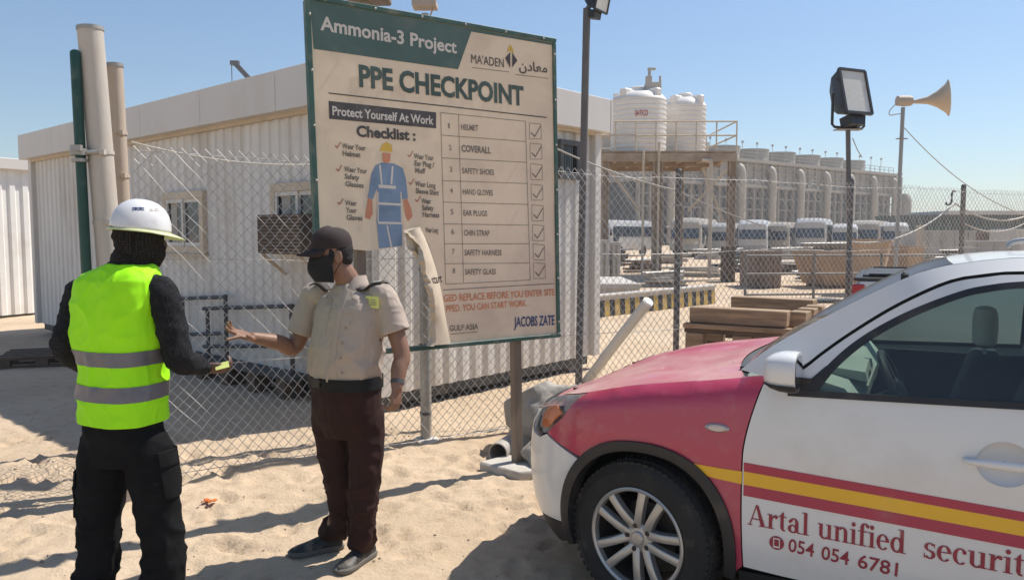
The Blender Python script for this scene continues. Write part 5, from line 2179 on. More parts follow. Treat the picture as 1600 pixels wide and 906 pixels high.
    strip([(-1.52, 1.09), (-1.52, 1.49)], [(-1.585, 1.09), (-1.585, 1.497)], sd_, mbf, .001, .012)
    mbf.build('window_trim', M['cartrim'], dr, fix=False, sharp=50)
    mbf = MB()
    panel([(-.60, 1.055), (-.70, 1.052), (-.765, 1.15), (-.735, 1.165), (-.66, 1.09)], lambda a, b, o: sd_(a, b, o + .003), .03, .01, mbf)
    mbf.build('mirror_mount', M['cartrim'], dr, fix=False)
    panel(glass_up + [(-1.525, 1.088), (-1.2, 1.078), (-.9, 1.068), (-.712, 1.062)], lambda a, b, o: sd_(a, b, o - .008), .06, 0).build('window_glass', M['carglass'], dr, fix=False)
    # handle in its round recess
    hx, hz = -1.335, .872
    mbh = MB()
    rings = []
    for k, o_ in ((1.0, .0022), (.94, -.0), (.55, -.012), (0.02, -.02)):
        rings.append([sd_(hx + .088 * k * math.cos(t), hz + .078 * k * math.sin(t), o_ if k < 1 else o_) for t in np.linspace(0, 2 * math.pi, 33)[:-1]])
    rec = MB()
    ring_o = [[sd_(hx + .088 * k * math.cos(t), hz + .078 * k * math.sin(t), o_) for t in np.linspace(0, 2 * math.pi, 33)[:-1]] for k, o_ in ((1.06, .0005), (1.03, .0035), (.98, .0035), (.95, .001))]
    rec.loft([[sd_(hx + .088 * k * math.cos(t), hz + .078 * k * math.sin(t), o_) for t in np.linspace(0, 2 * math.pi, 41)[:-1]] for k, o_ in ((1.015, .0008), (1.0, .0008), (.96, -.008), (.8, -.021), (.5, -.029), (.05, -.031))], cap=False)
    rec.build('handle_recess', M['carwhite'], dr, fix=False)
    mbh = MB()
    rings = []
    for t in np.linspace(0, 1, 15):
        t = float(t)
        x = hx + .128 - .256 * t
        e = math.sin(math.pi * min(1, max(0, t))) ** .4 if 0 < t < 1 else .15
        hgt = .017 * max(.45, e)
        o_ = .012 + .022 * max(0, math.sin(math.pi * t)) ** .6
        c = sd_(x, hz + .002, o_)
        nrm = Vector((0, sgn, 0))
        rings.append([c + Vector((0, 0, math.cos(a) * hgt)) + nrm * math.sin(a) * .011 for a in np.linspace(0, 2 * math.pi, 13)[:-1]])
    mbh.loft(rings)
    hn = mbh.build('handle', M['carwhite'], dr)
    mbk = MB()
    mbk.lathe([(.011, 0), (.011, .004), (.008, .005)], sd_(hx - .165, hz, .0), (0, sgn, 0), 12)
    mbk.build('lock', M['lampchrome'], dr)
    # sill
    mbz = MB()
    strip([(float(s), .288 - .02 * (s + .4) * 0) for s in np.linspace(-.42, -2.28, 20)], [(float(s), .17) for s in np.linspace(-.42, -2.28, 20)], sd_, mbz, -.012, .03)
    mbz.build('sill', M['cartrim'], car, fix=False)
    # A pillar and roof rail
    mbp = MB()
    strip(resample(sil, 60), resample([(-.508, 1.106)] + [(a, b + .006) for a, b in drip[1:]], 60), sd_, mbp, 0, .015)
    mbp.build('roof_pillar', M['carwhite'], car, fix=False, sharp=50)
    mbp = MB()
    strip(resample([(-.50, 1.125)] + [(a, b + .02) for a, b in drip[1:]], 60), resample([(-.53, 1.09)] + [(a, b - .02) for a, b in drip[1:]], 60), sd_, mbp, -.016)
    mbp.build('door_seal', M['cargap'], car, fix=False)
    # rear door, rear quarter, rear glass
    ra = arch(-2.67, AC, ARX - .02, ARZ - .02, -6, 186, 24)
    poly = [(DB - .008, .29), (-2.24, .288), (-2.27, .42)] + [p for p in ra if p[0] > -2.48 and p[1] > .45][0:0] + [(-2.33, .60), (-2.46, .76), (-2.50, .90), (-2.50, 1.10), (-2.0, 1.088), (DB - .008, 1.075)]
    rd = panel(poly, sd_, .07, .02).build('door', M['carwhite'], car, fix=False, sharp=50)
    mbq = MB()
    for (za, zc, m) in ((.678, .63, 'carredflat'), (.625, .57, 'caryellow'), (.58, .53, 'carredflat')):
        pass
    poly = [(DB - .05, 1.10), (-2.0, 1.11), (-2.46, 1.125), (-2.52, 1.25), (-2.4, 1.44), (-2.1, 1.49), (DB - .05, 1.497)]
    panel(poly, lambda a, b, o: sd_(a, b, o - .006), .08, 0).build('window_glass', M['carglass'], rd, fix=False)
    mbf = MB()
    strip(resample([(DB - .03, 1.528), (-1.9, 1.533), (-2.4, 1.508), (-2.74, 1.425), (-2.96, 1.278)], 30), resample([(DB - .03, 1.497), (-2.1, 1.49), (-2.4, 1.44), (-2.52, 1.25), (-2.5, 1.11)], 30), sd_, mbf, 0, .02)
    mbf.build('door_frame', M['carwhite'], rd, fix=False, sharp=50)
    poly = [(-2.512, 1.11), (-2.512, .9), (-2.474, .76)] + [p for p in ra if p[0] < -2.5 and p[1] > .32] + [(-3.06, .24), (-3.4, .22), (SMIN, .22), (SMIN, .98), (-3.3, .99), (-3.18, 1.05), (-3.1, 1.22), (-2.98, 1.27), (-2.7, 1.16)]
    panel(poly, sd_, .08, .02).build('rear_quarter', M['carwhite'], car, fix=False, sharp=50)
    poly = [(-3.19, 1.05), (-3.31, .995), (-3.6, 1.0), (-3.6, 1.14), (-3.3, 1.19), (-3.12, 1.21)]
    panel(poly, lambda a, b, o: sd_(a, b, o + .004), .06, .03).build('tail_light', M['carredflat'], car, fix=False)
    # mirror
    base = sd_(-.64, 1.085, .0)
    mc = sd_(-.60, 1.145, .12)
    mbm = MB()
    rings = []
    for x, a, b, dz in ((.075, .03, .022, .0), (.066, .072, .048, .0), (.042, .090, .063, .0), (.01, .100, .072, .0), (-.03, .102, .074, .0), (-.05, .099, .072, 0)):
        ring = []
        for t in np.linspace(0, 2 * math.pi, 25)[:-1]:
            c_, s_ = math.cos(t), math.sin(t)
            ring.append(mc + Vector((x - .012 * sgn * 0, sgn * a * math.copysign(abs(c_) ** .65, c_), b * math.copysign(abs(s_) ** .7, s_) + .01)))
        rings.append(ring)
    mbm.loft(rings)
    mr = mbm.build('mirror', M['carwhite'], car, sharp=60)
    mbm = MB()
    low = [[Vector((p.x + .0, p.y, min(p.z, mc.z - .030))) * 1 for p in r_] for r_ in rings[1:]]
    low = [[mc + (p - mc) * 1.035 - Vector((0, 0, .004)) for p in r_] for r_ in low]
    mbm.loft(low)
    mbm.loft([[mc + Vector((-.002, -sgn * .10, -.06)) + v for v in (Vector((.03, 0, .02)), Vector((-.03, 0, .02)), Vector((-.03, 0, -.02)), Vector((.03, 0, -.02)))], [base + v for v in (Vector((.045, 0, .03)), Vector((-.045, 0, .03)), Vector((-.045, 0, -.03)), Vector((.045, 0, -.03)))]])
    mbm.build('mirror_base', M['cartrim'], mr)
    mbm = MB()
    mbm.add([mc + Vector((-.052, (p - mc).y * .9, (p - mc).z * .88)) for p in rings[-1]], [tuple(range(24))])
    mbm.build('mirror_glass', M['mirrorglass'], mr)
    # wheels
    for xw, steer in ((0, R(-11)), (-2.67, 0)):
        wheel(sgn, xw, steer)


def wheel(sgn, xw, steer):
    t = bpy.data.objects.new('wheel', None)
    COL.objects.link(t)
    t.parent = car
    t.empty_display_size = .2
    t.location = (xw, sgn * .765, .343)
    t.rotation_euler = (0, 0, steer)
    ax = (0, sgn, 0)
    mb = MB()
    rt, w2 = .343, .105
    prof = [(.225, -w2 + .01), (.262, -w2), (.31, -w2 + .006), (.332, -w2 + .022), (.340, -w2 + .04)]
    for y in (-.055, -.02, .02, .055):
        prof += [(.3425, y - .007), (.334, y - .004), (.334, y + .004), (.3425, y + .007)]
    prof += [(.340, w2 - .04), (.332, w2 - .022), (.310, w2 - .006), (.300, w2 - .0015), (.296, w2 - .0055), (.270, w2 - .001), (.262, w2), (.24, w2 - .004), (.225, w2 - .014)]
    mb.lathe(prof, n=72, axis=ax, cap=False)
    for k in range(64):
        a = 2 * math.pi * k / 64
        for y, da in ((w2 - .030, 0), (-w2 + .030, .05), (0.038, .03), (-.038, .02), (0, .06)):
            r_ = .3405 if abs(y) < .05 else .333
            c = Vector((math.cos(a + da) * r_, y * sgn, math.sin(a + da) * r_))
            rot = Matrix.Rotation(-(a + da) + math.pi / 2, 3, 'Y')
            mb.box(c, (.021, .026, .011), rot @ Matrix.Rotation(.25, 3, 'Z'))
    mb.build('tyre', M['rubber'], t, fix=False, sharp=30)
    mb = MB()
    mb.lathe([(.226, w2 - .016), (.229, w2 - .004), (.222, w2 + .0), (.212, w2 - .006), (.207, w2 - .03)], n=64, axis=ax, cap=False)
    # five pairs of spokes
    Y = sgn
    for k in range(5):
        a0 = math.pi / 2 + .35 + k * 2 * math.pi / 5
        for e in (-1, 1):
            a_in, a_out_ = a0 + e * .22, a0 + e * .30
            rings = []
            for q in range(7):
                f = q / 6
                r_ = .040 + (.214 - .040) * f
                rd_ = Vector((math.cos(a0), 0, math.sin(a0)))
                tg = Vector((-math.sin(a0), 0, math.cos(a0)))
                wd = .0225 - .002 * math.sin(f * math.pi)
                off_ = .024 + .026 * f ** 1.3
                yo = (w2 - .010 - .016 * (1 - f) + .010 * math.sin(f * math.pi)) * Y
                c = rd_ * r_ + tg * e * off_
                rings.append([c - tg * wd + Vector((0, yo - .034 * Y, 0)), c - tg * wd * .85 + Vector((0, yo - .003 * Y, 0)), c - tg * wd * .6 + Vector((0, yo, 0)), c + tg * wd * .6 + Vector((0, yo, 0)), c + tg * wd * .85 + Vector((0, yo - .003 * Y, 0)), c + tg * wd + Vector((0, yo - .034 * Y, 0))])
            mb.loft(rings)
    mb.lathe([(.066, w2 - .06), (.066, w2 - .036), (.058, w2 - .028), (.034, w2 - .024)], n=32, axis=ax)
    rim = mb.build('rim', M['alloy'], t, sharp=40)
    mb = MB()
    mb.lathe([(.207, w2 - .03), (.198, -w2 + .03), (.226, -w2 + .012)], n=48, axis=ax, cap=False)
    mb.build('rim_barrel', M['alloydark'], rim, fix=False)
    mb = MB()
    mb.lathe([(.031, w2 - .03), (.031, w2 - .018), (.026, w2 - .013), (.008, w2 - .011)], n=24, axis=ax)
    for k in range(3):
        a = math.pi / 2 + k * 2 * math.pi / 3
        d = Vector((math.cos(a), 0, math.sin(a))); g = Vector((-math.sin(a), 0, math.cos(a)))
        yy = Vector((0, (w2 - .0095) * sgn, 0))
        mb.add([yy + d * .003, yy + d * .010 + g * .0055, yy + d * .019, yy + d * .010 - g * .0055], [(0, 1, 2, 3)])
    mb.build('hub_cap', M['alloy'], rim)
    for k in range(5):
        a = math.pi / 2 + .35 + math.pi / 5 + k * 2 * math.pi / 5
        mb = MB()
        c = Vector((math.cos(a) * .0555, (w2 - .045) * sgn, math.sin(a) * .0555))
        mb.lathe([(.0125, 0), (.0125, .022), (.009, .027)], c, ax, 6)
        mb.build('wheel_nut', M['alloydark'], rim)
    mb = MB()
    mb.lathe([(.06, -.02), (.145, -.02), (.145, .0), (.075, .002), (.07, .03), (.05, .032)], n=40, axis=ax)
    mb.box((.12, .0, .06), (.07, .07, .13))
    mb.build('brake_disc', M['alloydark'], t)


side_parts(1)
side_parts(-1)

# bonnet
sf = mk_side(1, shoulder)
edge = [float(s) for s in np.linspace(-.42, .80, 30)]
rows = []
for i, s in enumerate(edge):
    p = sf(s, zsh(s))
    f = smooth(.25, .80, s)
    bow = .10 * (1 - smooth(-.42, -.1, s)) + .03
    row = []
    for j in range(33):
        t = -1 + 2 * j / 32
        y = p.y * t
        # plan of the front lip
        fx = p.x + bow * (1 - t * t) * (1 - f)
        if f > 0:
            so = SMAX - (SMAX - s) * abs(t)
            lip = sf(min(so, SMAX), zsh(min(so, SMAX)))
            # follow the outline of the nose
            fx = fx * (1 - f) + f * lip.x
            y = y * (1 - f) + f * math.copysign(lip.y, t)
            z = p.z * (1 - f) + lip.z * f
        else:
            z = p.z
        cr = -.010 * (1 - f) + .008 * f
        z += cr * (1 - abs(t) ** 2.4) + .012 * math.exp(-((abs(t) - .62) / .12) ** 2) * (1 - f)
        row.append(Vector((fx, y, z)))
    rows.append(row)
mb = MB()
n = 33
mb.add([p for r_ in rows for p in r_], [(i * n + j, i * n + j + 1, (i + 1) * n + j + 1, (i + 1) * n + j) for i in range(len(rows) - 1) for j in range(n - 1)])
lip = rows[-1]
mb.add(lip + [p - Vector((.015, 0, .035)) for p in lip], [(j, j + 1, n + j + 1, n + j) for j in range(n - 1)])
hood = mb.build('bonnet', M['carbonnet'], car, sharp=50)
mb = MB()
for e in (1, -1):
    sfe = mk_side(e, shoulder)
    ss = [float(s) for s in np.linspace(.18, SMAX - .02, 40)]
    mb.add([sfe(s, zsh(s) - .004, -.010) for s in ss] + [sfe(s, zsh(s) - .05, -.012) for s in ss], [(i, i + 1, 41 + i, 40 + i) for i in range(39)])
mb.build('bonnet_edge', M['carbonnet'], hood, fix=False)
mb = MB()
for y in (-.35, .33):
    mb.box((-.28, y, 1.065), (.03, .03, .012))
mb.build('washer_jet', M['cartrim'], hood, bevel=.004)
# cowl with wipers
mb = MB()
c0 = rows[0]
back = [Vector((p.x - .07, p.y * .98, p.z - .015)) for p in c0]
mb.add(c0 + back, [(j, j + 1, n + j + 1, n + j) for j in range(n - 1)])
mb.xf(Matrix.Translation((0, 0, -.006)))
cw = mb.build('cowl', M['cartrim'], car, fix=False)
# windscreen
pil = [p for p in sil if p[0] > -1.20]
s0 = mk_side(1)
P_ = [s0(a, b) for a, b in resample(pil, 16)]
rows_w = []
for i, p in enumerate(P_):
    f = i / 15
    row = []
    for j in range(25):
        t = -1 + 2 * j / 24
        b_ = .05 * (1 - f)
        row.append(Vector((p.x - .012 + b_ * (1 - abs(t) ** 2.2), (p.y - .025) * t, p.z - .034 * smooth(.1, .35, f) - .008)))
    rows_w.append(row)
mb = MB()
mb.add([p for r_ in rows_w for p in r_], [(i * 25 + j, i * 25 + j + 1, (i + 1) * 25 + j + 1, (i + 1) * 25 + j) for i in range(15) for j in range(24)])
ws = mb.build('windscreen', M['screenglass'], car, fix=False)
mb = MB()
for e in (0, 24):      # white inner flank of each pillar down to the glass
    a_ = [Vector((p.x, p.y * (1 if e else -1), p.z)) for p in P_]
    b_ = [r_[e] for r_ in rows_w]
    mb.add(a_ + b_, [(i, i + 1, 17 + i, 16 + i) for i in range(15)])
mb.build('pillar_flank', M['carwhite'], ws, fix=False)
mb = MB()
for y0_, y1_ in ((.58, -.02), (.0, -.55)):
    a = Vector((-.38, y0_, 1.085)); b = Vector((-.46, y1_, 1.135))
    mb.tube([a, a.lerp(b, .5) + Vector((0, 0, .012)), b], [.011, .008, .006], 6)
    mb.box(a, (.04, .04, .03))
    mb.beam(a.lerp(b, .12) + Vector((.0, 0, .004)), b + Vector((-.01, -.08, .006)), .012, .018)
    mb.build('wiper', M['cartrim'], ws)
    mb = MB()
mb = MB()
mb.box((-.98, -.02, 1.475), (.03, .22, .06))
mb.build('rear_view_mirror', M['cartrim'], ws, bevel=.012)
# roof
Pr = [s0(a, b) for a, b in resample([p for p in sil if p[0] <= -1.16], 22)]
mb = MB()
rows_r = []
for i, p in enumerate(Pr):
    f = i / 21
    fr = 1 - smooth(0, .25, f)
    row = []
    for j in range(25):
        t = -1 + 2 * j / 24
        row.append(Vector((p.x + .01 * (1 - abs(t) ** 2.2) * fr - .03 * (1 - t * t) * (1 - fr), p.y * t, p.z + .001 + .010 * (1 - abs(t) ** 2.6) * (1 - fr * .9))))
    rows_r.append(row)
mb.add([p for r_ in rows_r for p in r_], [(i * 25 + j, i * 25 + j + 1, (i + 1) * 25 + j + 1, (i + 1) * 25 + j) for i in range(21) for j in range(24)])
mb.build('roof', M['carwhite'], car, fix=False)
mb = MB()
last = rows_r[-1]
low = [Vector((-3.40 + .1 * (2 * j / 24 - 1) ** 2, p.y * 1.05, 1.0)) for j, p in enumerate(last)]
mb.add(last + low, [(j, j + 1, 25 + j + 1, 25 + j) for j in range(24)])
mb.build('rear_window', M['carglass'], car, fix=False)
# roof rails
for e in (1, -1):
    mb = MB()
    mb.tube(catmull([(-1.42, e * .555, 1.618), (-1.50, e * .555, 1.648), (-1.9, e * .56, 1.662), (-2.6, e * .555, 1.64), (-2.75, e * .55, 1.60)], 5), .014, 8)
    mb.build('roof_rail', M['alloy'], car)
# number plate carrier, underbody, cabin tub
mb = MB()
mb.box((.805, 0, .47), (.02, .52, .12))
mb.build('plate_carrier', M['cartrim'], car, bevel=.006)
mb = MB()
mb.box((-1.3, 0, .27), (3.6, 1.30, .12)); mb.box((-1.35, 0, .5), (1.6, 1.5, .35)); mb.box((.25, 0, .55), (.55, .85, .5))
mb.build('underbody', M['cargap'], car)
mb = MB()
for e in (1, -1):     # inner door skins
    mb.box((-1.35, e * .80, .76), (1.75, .03, .55))
mb.box((-.52, 0, .8), (.06, 1.5, .55))
mb.box((-2.75, 0, .78), (.06, 1.4, .6))
mb.build('cabin_lining', M['seat'], car)
mb = MB()
prof = [(-.42, .95), (-.40, 1.085), (-.55, 1.112), (-.70, 1.115), (-.80, 1.09), (-.86, 1.02), (-.84, .9), (-.6, .75)]
mb.loft([[Vector((x, y, z - .02 * abs(y))) for x, z in prof] for y in (-.78, -.4, 0, .4, .78)])
da = mb.build('dashboard', M['dash'], car, sharp=40)
mb = MB()
mb.loft([[Vector((x, y, z)) for x, z in ((-.66, 1.10), (-.72, 1.148 - abs(y - .37) * .12), (-.86, 1.135 - abs(y - .37) * .12), (-.87, 1.07))] for y in (.17, .27, .37, .47, .57)])
mb.build('instrument_hood', M['dash'], da, sharp=50)
mb = MB()
c = Vector((-.985, .37, 1.0)); n_ = Vector((-.9, 0, .43)).normalized(); u_ = Vector((0, 1, 0)); v_ = n_.cross(u_)
mb.tube([c + (u_ * math.cos(a) + v_ * math.sin(a)) * .185 for a in np.linspace(0, 2 * math.pi, 33)[:-1]], .0155, 8, close=True)
for a in (0, math.pi, -math.pi / 2):
    mb.beam(c, c + (u_ * math.cos(a) + v_ * math.sin(a)) * .18, .045, .022, n_)
mb.lathe([(.065, -.02), (.07, .01), (.04, .025)], c, n_, 18)
mb.tube([c - n_ * .02, c - n_ * .22], .03, 8)
mb.build('steering_wheel', M['cartrim'], car)
for y in (.37, -.37):
    st_ = bpy.data.objects.new('front_seat', None)
    COL.objects.link(st_)
    st_.parent = car
    st_.location = (.17 if y < 0 else 0, 0, 0)
    mb = MB()
    mb.loft([[Vector((x + d_, y + w_ * k, z)) for x, z, d_ in ((-.98, .55, 0), (-1.02, .66, 0), (-1.42, .62, 0), (-1.42, .5, 0))] for w_, k in ((-.25, 1), (.25, 1))])
    mb.loft([[Vector((-1.36 - (z - .6) * .32 + dx, y + w_ * (1 - max(0, z - .85) * .7), z)) for w_, dx in ((-.24, .03), (-.2, .075), (.2, .075), (.24, .03), (.2, -.05), (-.2, -.05))] for z in (.58, .75, .9, 1.02, 1.10)])
    mb.build('seat_back', M['seat'], st_, bevel=.02, segs=2)
    mb = MB()
    off = 0
    rings = []
    for z, k in ((1.13, .6), (1.15, .92), (1.21, 1), (1.28, .98), (1.315, .8), (1.325, .4)):
        rings.append([Vector((-1.50 + off + .055 * k * math.sin(a), y + .125 * k * math.copysign(abs(math.cos(a)) ** .6, math.cos(a)), z)) for a in np.linspace(0, 2 * math.pi, 21)[:-1]])
    mb.loft(rings)
    mb.tube([(-1.50 + off, y - .06, 1.05), (-1.50 + off, y - .06, 1.16)], .007, 6)
    mb.tube([(-1.50 + off, y + .06, 1.05), (-1.50 + off, y + .06, 1.16)], .007, 6)
    mb.build('headrest', M['seatpale'] if y < 0 else M['seat'], st_)
mb = MB()
mb.loft([[Vector((x, y, z)) for x, z in ((-2.1, .6), (-2.45, .62), (-2.62, 1.12), (-2.5, 1.14), (-2.2, .68))] for y in (-.62, .62)])
mb.build('rear_seat', M['seat'], car, bevel=.02)


# ---- serif lettering on the door, drawn letter by letter
def arc(cx, cy, ro, ri, a0, a1, n=18):
    """ring segment between two ellipses: ro, ri are (rx, ry)"""
    out = []
    for i in range(n):
        q = []
        for a, (rx, ry) in ((a0 + (a1 - a0) * i / n, ro), (a0 + (a1 - a0) * (i + 1) / n, ro), (a0 + (a1 - a0) * (i + 1) / n, ri), (a0 + (a1 - a0) * i / n, ri)):
            q.append((cx + rx * math.cos(R(a)), cy + ry * math.sin(R(a))))
        out.append(q)
    return out


def rc(x0, y0, x1, y1):
    return [(x0, y0), (x1, y0), (x1, y1), (x0, y1)]


def blob(cx, cy, r):
    return [[(cx + r * math.cos(a), cy + r * math.sin(a)) for a in np.linspace(0, 2 * math.pi, 17)[:-1]]]


X, TH, TK = .46, .032, .115
GLYPH = {
    'A': ([[(.05, 0), (.095, 0), (.325, .66), (.285, .66)], [(.275, .675), (.475, 0), (.625, 0), (.37, .675)], rc(.15, .20, .46, .235), rc(0, 0, .17, .026), rc(.40, 0, .69, .026)], .70),
    'r': ([rc(.055, 0, .17, X), rc(0, X - .03, .10, X), rc(0, 0, .24, .026)] + arc(.29, .27, (.14, .19), (.105, .12), 70, 178) + blob(.315, .395, .058), .39),
    't': ([[(.07, .1), (.185, .1), (.185, .60), (.155, .60), (.07, .50)], rc(0, X - .03, .29, X)] + arc(.195, .125, (.125, .135), (.012, .085), 180, 300), .32),
    'a': (arc(.185, .125, (.175, .135), (.065, .095), 0, 360, 26) + [[(.265, .05), (.375, .05), (.375, .33), (.265, .33)]] + arc(.215, .31, (.16, .16), (.05, .125), 0, 165) + blob(.085, .345, .05) + arc(.43, .075, (.165, .08), (.055, .05), 180, 290), .49),
    'l': ([rc(.065, 0, .18, .70), rc(0, .67, .12, .70), rc(0, 0, .245, .026)], .27),
    'u': ([rc(.06, .12, .175, X), rc(0, X - .03, .10, X), rc(.345, 0, .46, X), rc(.285, X - .03, .40, X), rc(.40, 0, .53, .03)] + arc(.245, .135, (.185, .147), (.07, .10), 180, 330), .55),
    'n': ([rc(.06, 0, .175, X), rc(0, X - .03, .10, X), rc(.345, 0, .46, .32), rc(0, 0, .225, .026), rc(.295, 0, .52, .026)] + arc(.29, .31, (.17, .16), (.055, .11), 0, 150), .54),
    'i': ([rc(.065, 0, .18, X), rc(0, X - .03, .12, X), rc(0, 0, .245, .026)] + blob(.12, .61, .068), .27),
    'f': ([rc(.075, 0, .19, .55), rc(0, X - .03, .31, X), rc(.01, 0, .28, .026)] + arc(.225, .55, (.15, .155), (.035, .12), 30, 180) + blob(.315, .615, .052), .335),
    'e': (arc(.21, .23, (.205, .24), (.09, .205), 8, 318, 30) + [rc(.08, .245, .405, .275)], .44),
    'd': (arc(.215, .225, (.205, .235), (.09, .185), 0, 360, 30) + [rc(.315, 0, .43, .70), rc(.25, .67, .36, .70), rc(.37, 0, .50, .03)], .53),
    's': (arc(.185, .345, (.155, .125), (.055, .09), 25, 265) + arc(.185, .125, (.165, .135), (.06, .095), -155, 90) + [[(.16, .225), (.19, .265), (.30, .21), (.24, .17)], rc(.30, .33, .325, X), rc(.025, 0, .05, .15)], .38),
    'c': (arc(.21, .23, (.205, .24), (.09, .205), 45, 315, 28) + blob(.32, .36, .058), .41),
    'y': ([[(.04, X), (.165, X), (.32, .07), (.245, 0)], [(.375, X), (.42, X), (.20, -.17), (.155, -.17)], rc(0, X - .028, .22, X), rc(.32, X - .028, .48, X)] + blob(.12, -.14, .055), .48),
}


def serif(mb, word, s0_, s1_, z0_, z1_, cap, fn, off):
    tot = sum(GLYPH[c][1] for c in word) - .04
    k = (s1_ - s0_) / tot
    x = 0.0
    lift = 0
    for c in word:
        polys, adv = GLYPH[c]
        for pl in polys:
            lift = (lift + 1) % 9
            vs = []
            for (a, b) in pl:
                s_ = s0_ + (x + a) * k
                z_ = z0_ + (z1_ - z0_) * (s_ - s0_) / (s1_ - s0_) + b / .66 * cap
                vs.append(fn(s_, z_, off + lift * .00012))
            mb.add(vs, [tuple(range(len(vs)))])
        x += adv


sd_ = mk_side(1)
dr = KEEP['door1']
M['doorprint'] = mat('maroon_lettering', (.30, .025, .045), .5, var=.08, vscale=10, dirt=(.5, .35, .3), dirt_amt=.15, dirt_scale=12)
bl_ = lambda s: .503 + (.484 - .503) * (s + .461) / (-1.407 + .461)
for wd_, a, b in (('Artal', -.461, -.694), ('unified', -.727, -1.034), ('security', -1.092, -1.462)):
    mb = MB()
    serif(mb, wd_, a, b, bl_(a), bl_(b), .084, sd_, .0025)
    mb.build('door_lettering', M['doorprint'], dr, fix=False, flat=True)
mb = MB()
bl2 = lambda s: .421 + (.399 - .421) * (s + .619) / (-1.007 + .619)
for g_, a, b in (('054', -.619, -.715), ('054', -.742, -.842), ('6781', -.873, -1.010)):
    fn_ = lambda u, v, o: sd_(-u, -v, o)
    put_text(mb, g_, (-a, -bl2(a)), (-b, -bl2(b)), .052, .0026, fn_, .012)
mb.build('phone_number', M['doorprint'], dr, fix=False, flat=True)
mb = MB()
cx, cz = -.575, .446
circ = [(cx + .0285 * math.cos(a), cz + .0285 * math.sin(a)) for a in np.linspace(0, 2 * math.pi, 29)[:-1]]
panel(circ, lambda a, b, o: sd_(a, b, .0025 + o), .02, 0, mb)
mb.build('phone_icon', M['doorprint'], dr, fix=False)
mb = MB()
for x0_, z0_, x1_, z1_, o_ in ((-.013, -.020, .013, .020, .0033),):
    panel([(cx + x0_, cz + z0_), (cx + x1_, cz + z0_), (cx + x1_, cz + z1_), (cx + x0_, cz + z1_)], lambda a, b, o: sd_(a, b, .0033 + o), .02, 0, mb)
mb.build('phone_icon', M['carwhite'], dr, fix=False)
mb = MB()
panel([(cx - .009, cz - .013), (cx + .009, cz - .013), (cx + .009, cz + .015), (cx - .009, cz + .015)], lambda a, b, o: sd_(a, b, .0040 + o), .02, 0, mb)
mb.build('phone_icon', M['doorprint'], dr, fix=False)

# ------------------------------------------------------------------ pickup parked beyond the bonnet
PO = Vector((3.463, 7.764, 0))
pk = thing('parked_pickup', 'white pickup with black bed cover and red tail light behind the car roof', 'pickup', PO, R(-26))
# x forward (to the right and away), tail at x = 0, near side at y = -.85
mb = MB()
for y in (-.85, .85):
    mb.box((1.2, y, .90), (2.35, .06, .72))
mb.box((.03, 0, .90), (.06, 1.66, .72))
mb.build('bed', M['carwhite'], pk, bevel=.02, segs=2)
mb = MB()
mb.box((1.15, 0, 1.275), (2.34, 1.76, .03)); mb.box((1.15, 0, 1.30), (2.2, 1.5, .025))
mb.tube([(.1, -.8, 1.31), (2.3, -.8, 1.32)], .018, 6); mb.tube([(.1, .8, 1.31), (2.3, .8, 1.32)], .018, 6)
mb.build('bed_cover', M['blackplastic'], pk, bevel=.01)
for y in (-.84, .84):
    mb = MB()
    mb.loft([[Vector((x, y + dy, z)) for x, z in ((-.03, .86), (-.03, 1.23), (.075, 1.23), (.04, .86))] for dy in (-.06, .05)])
    mb.build('tail_light', mat('red_tail_lens', (.42, .015, .02), .2, coat=.6), pk, bevel=.01)
mb = MB()
mb.box((-.04, 0, .45), (.14, 1.7, .2))
mb.build('rear_bumper', M['blackplastic'], pk, bevel=.03)
mb = MB()
prof = [(2.45, .55), (2.45, 1.15), (2.62, 1.68), (3.3, 1.74), (4.0, 1.66), (4.6, 1.14), (5.3, 1.02), (5.4, .55)]
mb.loft([[Vector((x, y * (.82 if z > 1.3 else 1), z)) for x, z in prof] for y in (-.87, -.8, .8, .87)])
mb.build('cab', M['carwhite'], pk, bevel=.03, segs=2)
mb = MB()
for y in (-.735, .735):
    mb.add([Vector((2.62, y * 1.06, 1.18)), Vector((4.35, y * 1.06, 1.18)), Vector((3.95, y, 1.6)), Vector((2.75, y, 1.62))], [(0, 1, 2, 3)])
mb.build('window_glass', M['dark_glass'], pk, fix=False)
for x in (.95, 4.45):
    for y in (-.78, .78):
        mb = MB()
        mb.lathe([(.2, -.11), (.34, -.11), (.37, -.08), (.37, .08), (.34, .11), (.2, .11)], (x, y, .37), (0, 1, 0), 28)
        mb.build('wheel', M['rubber'], pk)
mb = MB()
mb.box((2.7, 0, .48), (5.0, 1.3, .2))
mb.build('chassis', M['cargap'], pk)
# ------------------------------------------------------------------ people
M['skin'] = mat('brown_skin', (.235, .125, .08), .5, var=.10, vscale=14, bump=.12, bscale=180, spec=.4)
M['skindark'] = mat('dark_skin', (.10, .052, .036), .5, var=.12, vscale=14, bump=.1, bscale=180)
M['shirt'] = mat('beige_uniform_shirt', (.42, .345, .285), .8, var=.05, vscale=5, bump=.15, bscale=400, spec=.25)
M['shirtseam'] = mat('beige_seam_cloth', (.34, .28, .22), .8, var=.08, vscale=9)
M['trousers'] = mat('dark_brown_trousers', (.030, .0105, .008), .8, var=.25, vscale=6, bump=.15, bscale=300, spec=.3)
M['belt'] = mat('black_belt', (.010, .010, .0105), .6, var=.3, spec=.25)
M['cap'] = mat('dark_brown_cap', (.030, .018, .016), .85, var=.25, vscale=9, bump=.25, bscale=300)
M['mask'] = mat('black_face_mask', (.010, .010, .011), .9, var=.3, vscale=20)
M['hair'] = mat('black_hair', (.010, .008, .007), .7, var=.5, vscale=40, bump=.6, bscale=250)
